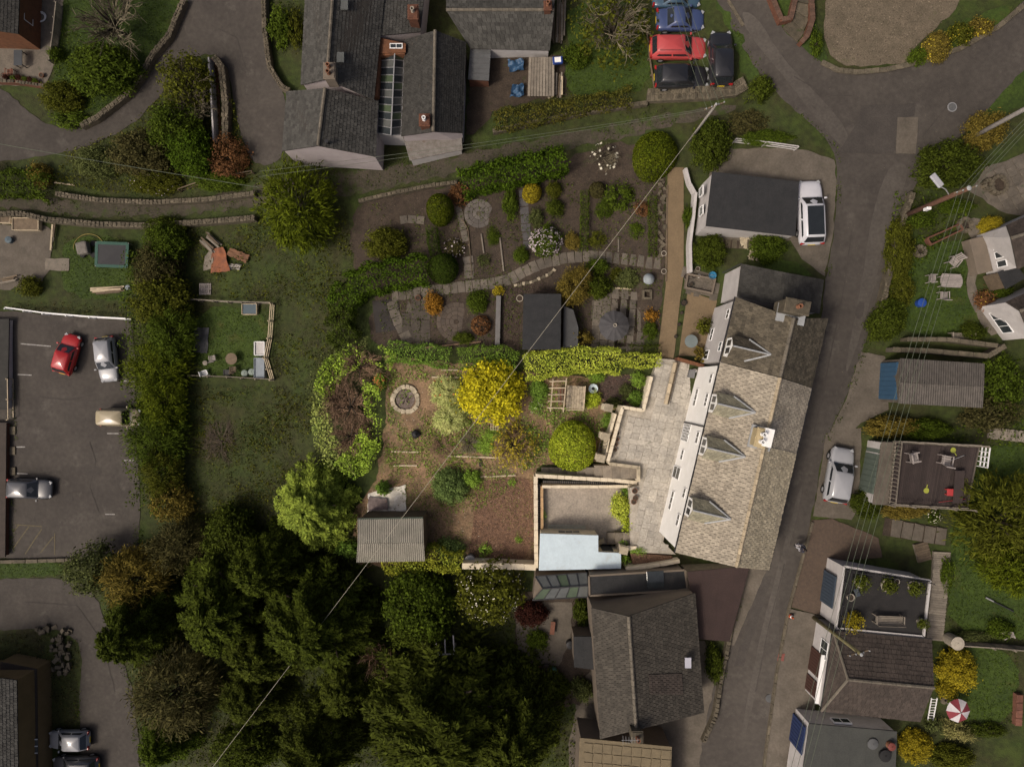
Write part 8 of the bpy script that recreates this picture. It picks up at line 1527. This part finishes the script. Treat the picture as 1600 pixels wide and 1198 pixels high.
crate('blue lidded box in the upper right of the allotment', 393, 484, 1.25, .9, .5, timber_pale, plain('slate_blue', (.075, .105, .125))); crate('pale freezer box at the right of the allotment', 410, 545, .85, 1.15, .7, upvc, white_dim, cat='box'); crate('long pale blue box at the lower right of the allotment', 409, 575, .85, 1.7, .6, plain('pale_blue_box', (.22, .25, .28)), plain('pale_blue_box', (.22, .25, .28))); crate('small dark crate beside the allotment table', 357, 582, .5, .45, .4, black_pl, trim)
for lb, x, y in (('left pale round tub at the bottom of the allotment', 385, 583), ('right pale round tub at the bottom of the allotment', 396, 581)): barrel('round_tub', lb, x, y, .26, .45, plain('pale_green_tub', (.20, .24, .21)), cat='tub')
barrel('round_tub', 'small pale bowl beside the grey allotment chair', 322, 567, .2, .2, pale_pot, cat='tub')
sheet('ground_sheet', 'dark grey ground sheet at the left of the allotment', [(305, 512), (327, 512), (325, 552), (303, 550)], mat('grey_sheet', (.06, .062, .066), (.04, .042, .046), rough=.5, scale=3, fine=.2), 31, .03, 10, .12)
# left garden
crate('large timber planter with painted stones at the left', 46, 352, 2.3, 1.05, .5, timber_pale, timber, name='raised_planter', cat='planter'); crate('small timber planter left of the large planter', 14, 343, 1.0, .8, .5, timber_pale, timber, name='raised_planter', cat='planter')
plank('upright timber pair standing on the left patio', 86, 352, 83, 392, .16, .12, timber_pale, .3); plank('old timber post beside the timber pair', 90, 350, 87, 372, .12, .12, timber, .3)
sheet('old_carpet', 'worn brown board lying beside the left patio', [(72, 404), (110, 404), (108, 424), (72, 422)], timber_grey, 33, .01, 5, .1, 'board')
t = thing('trampoline', 'black rectangular trampoline with green padded edge', 'trampoline', tuple(GP(182, 402, .05))); A_ = [GP(158, 381, .75), GP(208, 383, .75), GP(206, 420, .75), GP(157, 418, .75)]; c = sum(A_, Vector()) / 4
I_ = [p.lerp(c, .13) for p in A_]; MB().hexa([p - Vector((0, 0, .03)) for p in I_[::-1]], [p for p in I_[::-1]]).build('jump_mat', black_pl, t)
for k in range(4): a, b = A_[k].lerp(c, .05), A_[(k + 1) % 4].lerp(c, .05); MB().bar(a, b, .26, .05).build('edge_pad', plain('green_pad', (.025, .075, .055)), t); MB().tube([Vector((A_[k].x, A_[k].y, A_[k].z - .8)), A_[k]], .035, 6).build('leg', galv, t)
t = thing('covered_mower', 'grey covered garden machine beside the trampoline', 'machine', tuple(GP(140, 390, .05))); q = GP(140, 390, .05); MB().box((q.x - .2, q.y, q.z + .5), (1.0, 1.1, .7), .2).build('cover', mat('dusty_cover', (.17, .155, .135), (.12, .11, .095), scale=3, fine=.15), t, bevel=.15)
for sx in (-.5, .45):
    for sy in (-.5, .5): b = MB().lathe((q.x + sx, q.y + sy, q.z), [(.1, .02), (.25, .02), (.25, .2), (.1, .2)], 12); b.build('wheel', rubber, t)
t = thing('hose_reel', 'yellow hose looped round the covered machine', 'hose', tuple(GP(140, 385, .1))); b = MB().tube([GP(140 + 24 * math.cos(a / 10), 388 - 22 * math.sin(a / 10), .1) for a in range(0, 34, 2)], .03, 6); b.build('hose_coil', plain('yellow_hose', (.24, .19, .05)), t); MB().lathe(tuple(GP(164, 388, .08)), [(.05, 0), (.06, .1), (.03, .14)], 8).build('hose_nozzle', black_pl, t)
barrel('plastic_bucket', 'blue grey bucket at the left garden edge', 18, 376, .28, .4, plain('slate_blue', (.075, .105, .125)), cat='bucket'); barrel('plastic_bucket', 'pale blue bucket beside the loose planks', 203, 450, .2, .35, plain('pale_blue_box', (.22, .25, .28)), cat='bucket')
crate('small open timber box below the long hedge top', 250, 397, 1.3, .6, .5, timber, timber_grey, name='timber_box', rz=.15)
many([('leafy_shrub', 'small olive bush on the left patio edge', S, 44, 447, 17, 19, 1.4, 'bush', 'olive'), ('leafy_shrub', 'dark bushes above the long hedge', S, 258, 355, 36, 18, 1.6, 'bush', 'dark', dict(size='L', rz=0))])
# corner patio furniture
t = thing('patio_table', 'dark grey rectangular table on the corner patio', 'table', tuple(GP(38, 98, .05))); q = GP(38, 97, .78); MB().box((q.x, q.y, q.z), (.75, 1.35, .05)).build('table_top', mat('grey_top', (.055, .06, .066), (.045, .05, .055), scale=2, fine=.1), t, bevel=.02)
for sx in (-.3, .3):
    for sy in (-.58, .58): MB().box((q.x + sx, q.y + sy, q.z - .38), (.06, .06, .72)).build('leg', dark_metal, t)
chair('black armchair beside the brick house', 52, 38, 180, black_pl, s=1.6); chair('black armchair below the other black armchair', 50, 54, 150, black_pl, s=1.5); chair('dark small chair below the grey table', 22, 117, 90, timber_red, s=1.1)
t = thing('garden_hose', 'coiled white hose on the corner patio', 'hose', tuple(GP(65, 28, .06)))
for k in range(5): c = GP(65, 28, .09 + k * .02); MB().tube([(c.x + (.32 + .05 * k) * math.cos(a * .4), c.y + (.32 + .04 * k) * math.sin(a * .4), c.z) for a in range(17)], .018, 5).build('hose_coil', upvc, t)
for k, (x, y, m) in enumerate(((12, 122, terracotta), (26, 125, pale_pot), (34, 124, terracotta), (44, 127, rubber), (52, 128, pale_pot), (60, 130, terracotta))): pot('plant_pot', ('first', 'second', 'third', 'fourth', 'fifth', 'last')[k] + ' pot from the left along the low wall of the corner patio', x, y, .2, m, leafm=L_['mid'] if k % 2 else L_['red'], group='pots along the corner patio wall')
pot('plant_pot', 'single terracotta pot near the end of the low patio wall', 68, 120, .2, terracotta)
# car park markings, drains
def mark(pts, m): o = struct(drape(wpoly(pts), .055).build('bay_line', m)); return o
def line(x0, y0, x1, y1, w, m): dx, dy = x1 - x0, y1 - y0; L = math.hypot(dx, dy); nx, ny = -dy / L * w / 2, dx / L * w / 2; mark([(x0 + nx, y0 + ny), (x1 + nx, y1 + ny), (x1 - nx, y1 - ny), (x0 - nx, y0 - ny)], m)
for a in ((33, 537, 80, 541), (168, 677, 186, 677), (192, 719, 212, 719), (28, 585, 50, 586), (26, 698, 40, 698), (24, 739, 44, 740), (190, 595, 212, 596), (165, 803, 180, 803)): line(*a, 1.8, line_white)
line(24, 819, 66, 822, 1.8, line_yel); line(86, 832, 86, 866, 1.6, line_yel)
for a in ((46, 822, 20, 858), (66, 826, 40, 865), (84, 838, 64, 863), (30, 820, 22, 830)): line(*a, 1.8, line_yel)
def cover(label, x, y, r, name='manhole_cover'):
    q = GP(x, y, .065); t = thing(name, label, 'manhole', tuple(q)); MB().lathe(tuple(q), [(r, -.03), (r, .005), (r * .82, .006), (.01, .006)], 20).build('frame', galv if r > .3 else zinc, t); MB().lathe((q.x, q.y, q.z), [(r * .8, .0), (r * .8, .012), (.01, .012)], 20).build('lid', zinc, t)
cover('round iron manhole cover in the road junction', 1487, 168, .35); cover('small round cover at the edge of the pavement', 1202, 1090, .3)
t = thing('white_trellis', 'small white frame between the green tree and the huge conifer', 'frame', tuple(GP(695, 1005, .1))); z = -.6
for x0, y0, x1, y1 in ((681, 1004, 685, 1022), (695, 998, 696, 1022), (708, 992, 710, 1021), (682, 1022, 711, 1021)): MB().bar(P(x0, y0, z), P(x1, y1, z), .1, .08).build('rail', white_dim, t)
for (x, y) in ((685, 1020), (709, 1020)): q = P(x, y, z); MB().box((q.x, q.y, (z - 3.2) / 2), (.09, .09, z + 3.2 - .1)).build('post', white_dim, t)
# small courtyard garden below the conservatory
for lb, x, y, m in (('dark round planter on the small courtyard garden path', 827, 1042, rubber), ('red rimmed planter on the small courtyard garden path', 843, 1043, terracotta), ('black tub on the small courtyard garden path', 853, 1040, black_pl)): pot('plant_pot', lb, x, y, .3, m)
barrel('green_bin', 'turquoise round bin in the small courtyard garden', 864, 1046, .33, .6, plain('turquoise', (.07, .18, .13)))
plank('reddish plank bench beside the dark red shrub', 864, 968, 862, 988, .36, .1, timber_red, .4, 'bench')
barrel('black_pot', 'black round bin beside the grey lean to', 890, 1003, .3, .6, black_pl)
# rubble by the ochre house and bank stones
t = thing('rubble_heap', 'tumbled stone rubble beside the ochre house', 'rubble', tuple(GP(100, 1010, .05))); r = random.Random(8)
for k in range(60): x = r.choice((r.uniform(60, 112), r.uniform(84, 112))); y = r.uniform(978, 1050) if x > 80 else r.uniform(978, 992); inst('stone', ROCKS[k % 6], stone, t, GP(x, y, r.uniform(.05, .35)), (r.uniform(.25, .55), r.uniform(.2, .4), r.uniform(.15, .3)), (r.uniform(-.3, .3), r.uniform(-.3, .3), r.uniform(0, 3)))
t = thing('rocky_border', 'line of pale rocks beside the resin path', 'rocks', tuple(GP(1032, 330, .05)))
for k in range(34): inst('stone', ROCKS[k % 6], stone, t, GP(1033 + r.uniform(-6, 6), 282 + k * 3.6, .12), (r.uniform(.15, .35), r.uniform(.15, .3), .2), (0, 0, r.uniform(0, 3)))
t = thing('rocky_border', 'curved stones edging the chippings bed', 'rocks', tuple(GP(830, 435, .05)))
for k in range(16): f = k / 15; inst('stone', ROCKS[k % 6], stone_pale if k % 3 == 0 else stone, t, GP(806 + 60 * f, 446 - 24 * f + 5 * math.sin(f * 3), .1), (.28, .2, .16), (0, 0, r.uniform(0, 3)))
t = thing('rocky_border', 'stepping rocks between the two shrubs by the garage', 'rocks', tuple(GP(1168, 390, .05)))
for k in range(10): inst('stone', ROCKS[k % 6], stone_pale, t, GP(1162 + 2.0 * k + r.uniform(-4, 4), 372 + k * 3.6, .1), (.45, .35, .16), (0, 0, r.uniform(0, 3)))
scatter('gravel', [(1290, 0), (1286, 60), (1300, 92), (1385, 100), (1425, 78), (1490, 20), (1500, 0)], 26, .05, mat('pebble', (.15, .12, .088), (.085, .07, .05), isl_var=.5, scale=3, fine=0), .03, 'loose pebbles over the gravel drive', 'gravel', .8, 1, .5, 120, off=.05)
scatter('litter', [(565, 310), (720, 290), (900, 250), (1035, 270), (1040, 440), (1020, 540), (600, 540)], 12, .035, mat('garden_bits', (.16, .125, .09), (.07, .055, .04), isl_var=.6, scale=3, fine=0), .03, 'twigs, stones and dry leaves over the middle garden beds', 'litter', .5, 1, .5, 121, off=.05)
scatter('litter', Z_ROAD, 1.6, .03, mat('road_bits', (.12, .10, .07), (.06, .05, .04), isl_var=.5, scale=3, fine=0), .01, 'dry leaves and grit on the road', 'litter', .6, 1, .3, 122, off=.045)

# cracks and trench seams in the tarmac, weeds along the verges
def seam(pts, w): 
    for i in range(len(pts) - 1): dx, dy = pts[i + 1][0] - pts[i][0], pts[i + 1][1] - pts[i][1]; L = math.hypot(dx, dy); nx, ny = -dy / L * w / 2, dx / L * w / 2; a, b = pts[i], pts[i + 1]; struct(drape(ragged(wpoly([(a[0] + nx, a[1] + ny), (b[0] + nx, b[1] + ny), (b[0] - nx, b[1] - ny), (a[0] - nx, a[1] - ny)]), .02, .3, i), .062).build('road_seam', asphalt_new))
for pts in ([(1305, 238), (1360, 240), (1400, 242)], [(1480, 130), (1484, 160), (1460, 190), (1440, 215)], [(1330, 360), (1318, 450), (1296, 560), (1270, 680)], [(1225, 880), (1200, 980), (1180, 1080)], [(1240, 120), (1290, 150), (1330, 150)], [(140, 690), (150, 720), (140, 760), (155, 800)], [(60, 620), (110, 625), (150, 615)], [(330, 40), (370, 60), (385, 110)], [(40, 940), (120, 945), (160, 1000), (180, 1080)]): seam(pts, 1.6)
for i, pts in enumerate(([(130, 730), (158, 728), (160, 742), (132, 744)], [(100, 775), (112, 770), (116, 784), (104, 786)], [(1246, 640), (1262, 642), (1256, 676), (1240, 672)], [(1340, 470), (1352, 474), (1346, 500), (1334, 496)])): zone('road_patch', pts, asphalt_new, .058, .06, 1, seed=60 + i)
def verge(label, pts, w, seed, m=None, dens=60):
    A = [(x + w * .5, y) for x, y in pts]; B = [(x - w * .5, y) for x, y in pts[::-1]]; scatter('verge_weeds', A + B, dens, .07, m or L_['mid'], .12, label, 'weeds', .4, .7, .8, seed, off=.05, patch=.38)
verge('weeds along the right edge of the upper road', [(1428, 296), (1400, 352), (1380, 440), (1354, 535), (1324, 620), (1290, 690)], 13, 201)
verge('weeds along the left edge of the junction', [(1140, 30), (1182, 106), (1218, 150), (1264, 190), (1304, 230), (1311, 275), (1305, 360), (1291, 432)], 10, 202)
verge('weeds at the foot of the lane wall', [(290, 0), (267, 56), (243, 86), (225, 118), (200, 152), (155, 188)], 12, 203)
verge('weeds along the right edge of the car park', [(208, 505), (213, 560), (216, 640), (218, 720), (220, 790), (214, 860)], 16, 204, dens=90)
verge('weeds along the left edge of the car park', [(22, 600), (24, 680), (22, 760), (20, 860)], 9, 205)
verge('weeds along the wall of the stone house by the road', [(1160, 900), (1142, 1000), (1128, 1060), (1112, 1130)], 12, 206)
verge('weeds along the inside of the lower left road', [(126, 1010), (122, 1090), (124, 1198)], 12, 207)
verge('weeds along the wood side of the lower left road', [(165, 985), (204, 1060), (213, 1120), (217, 1198)], 16, 208)
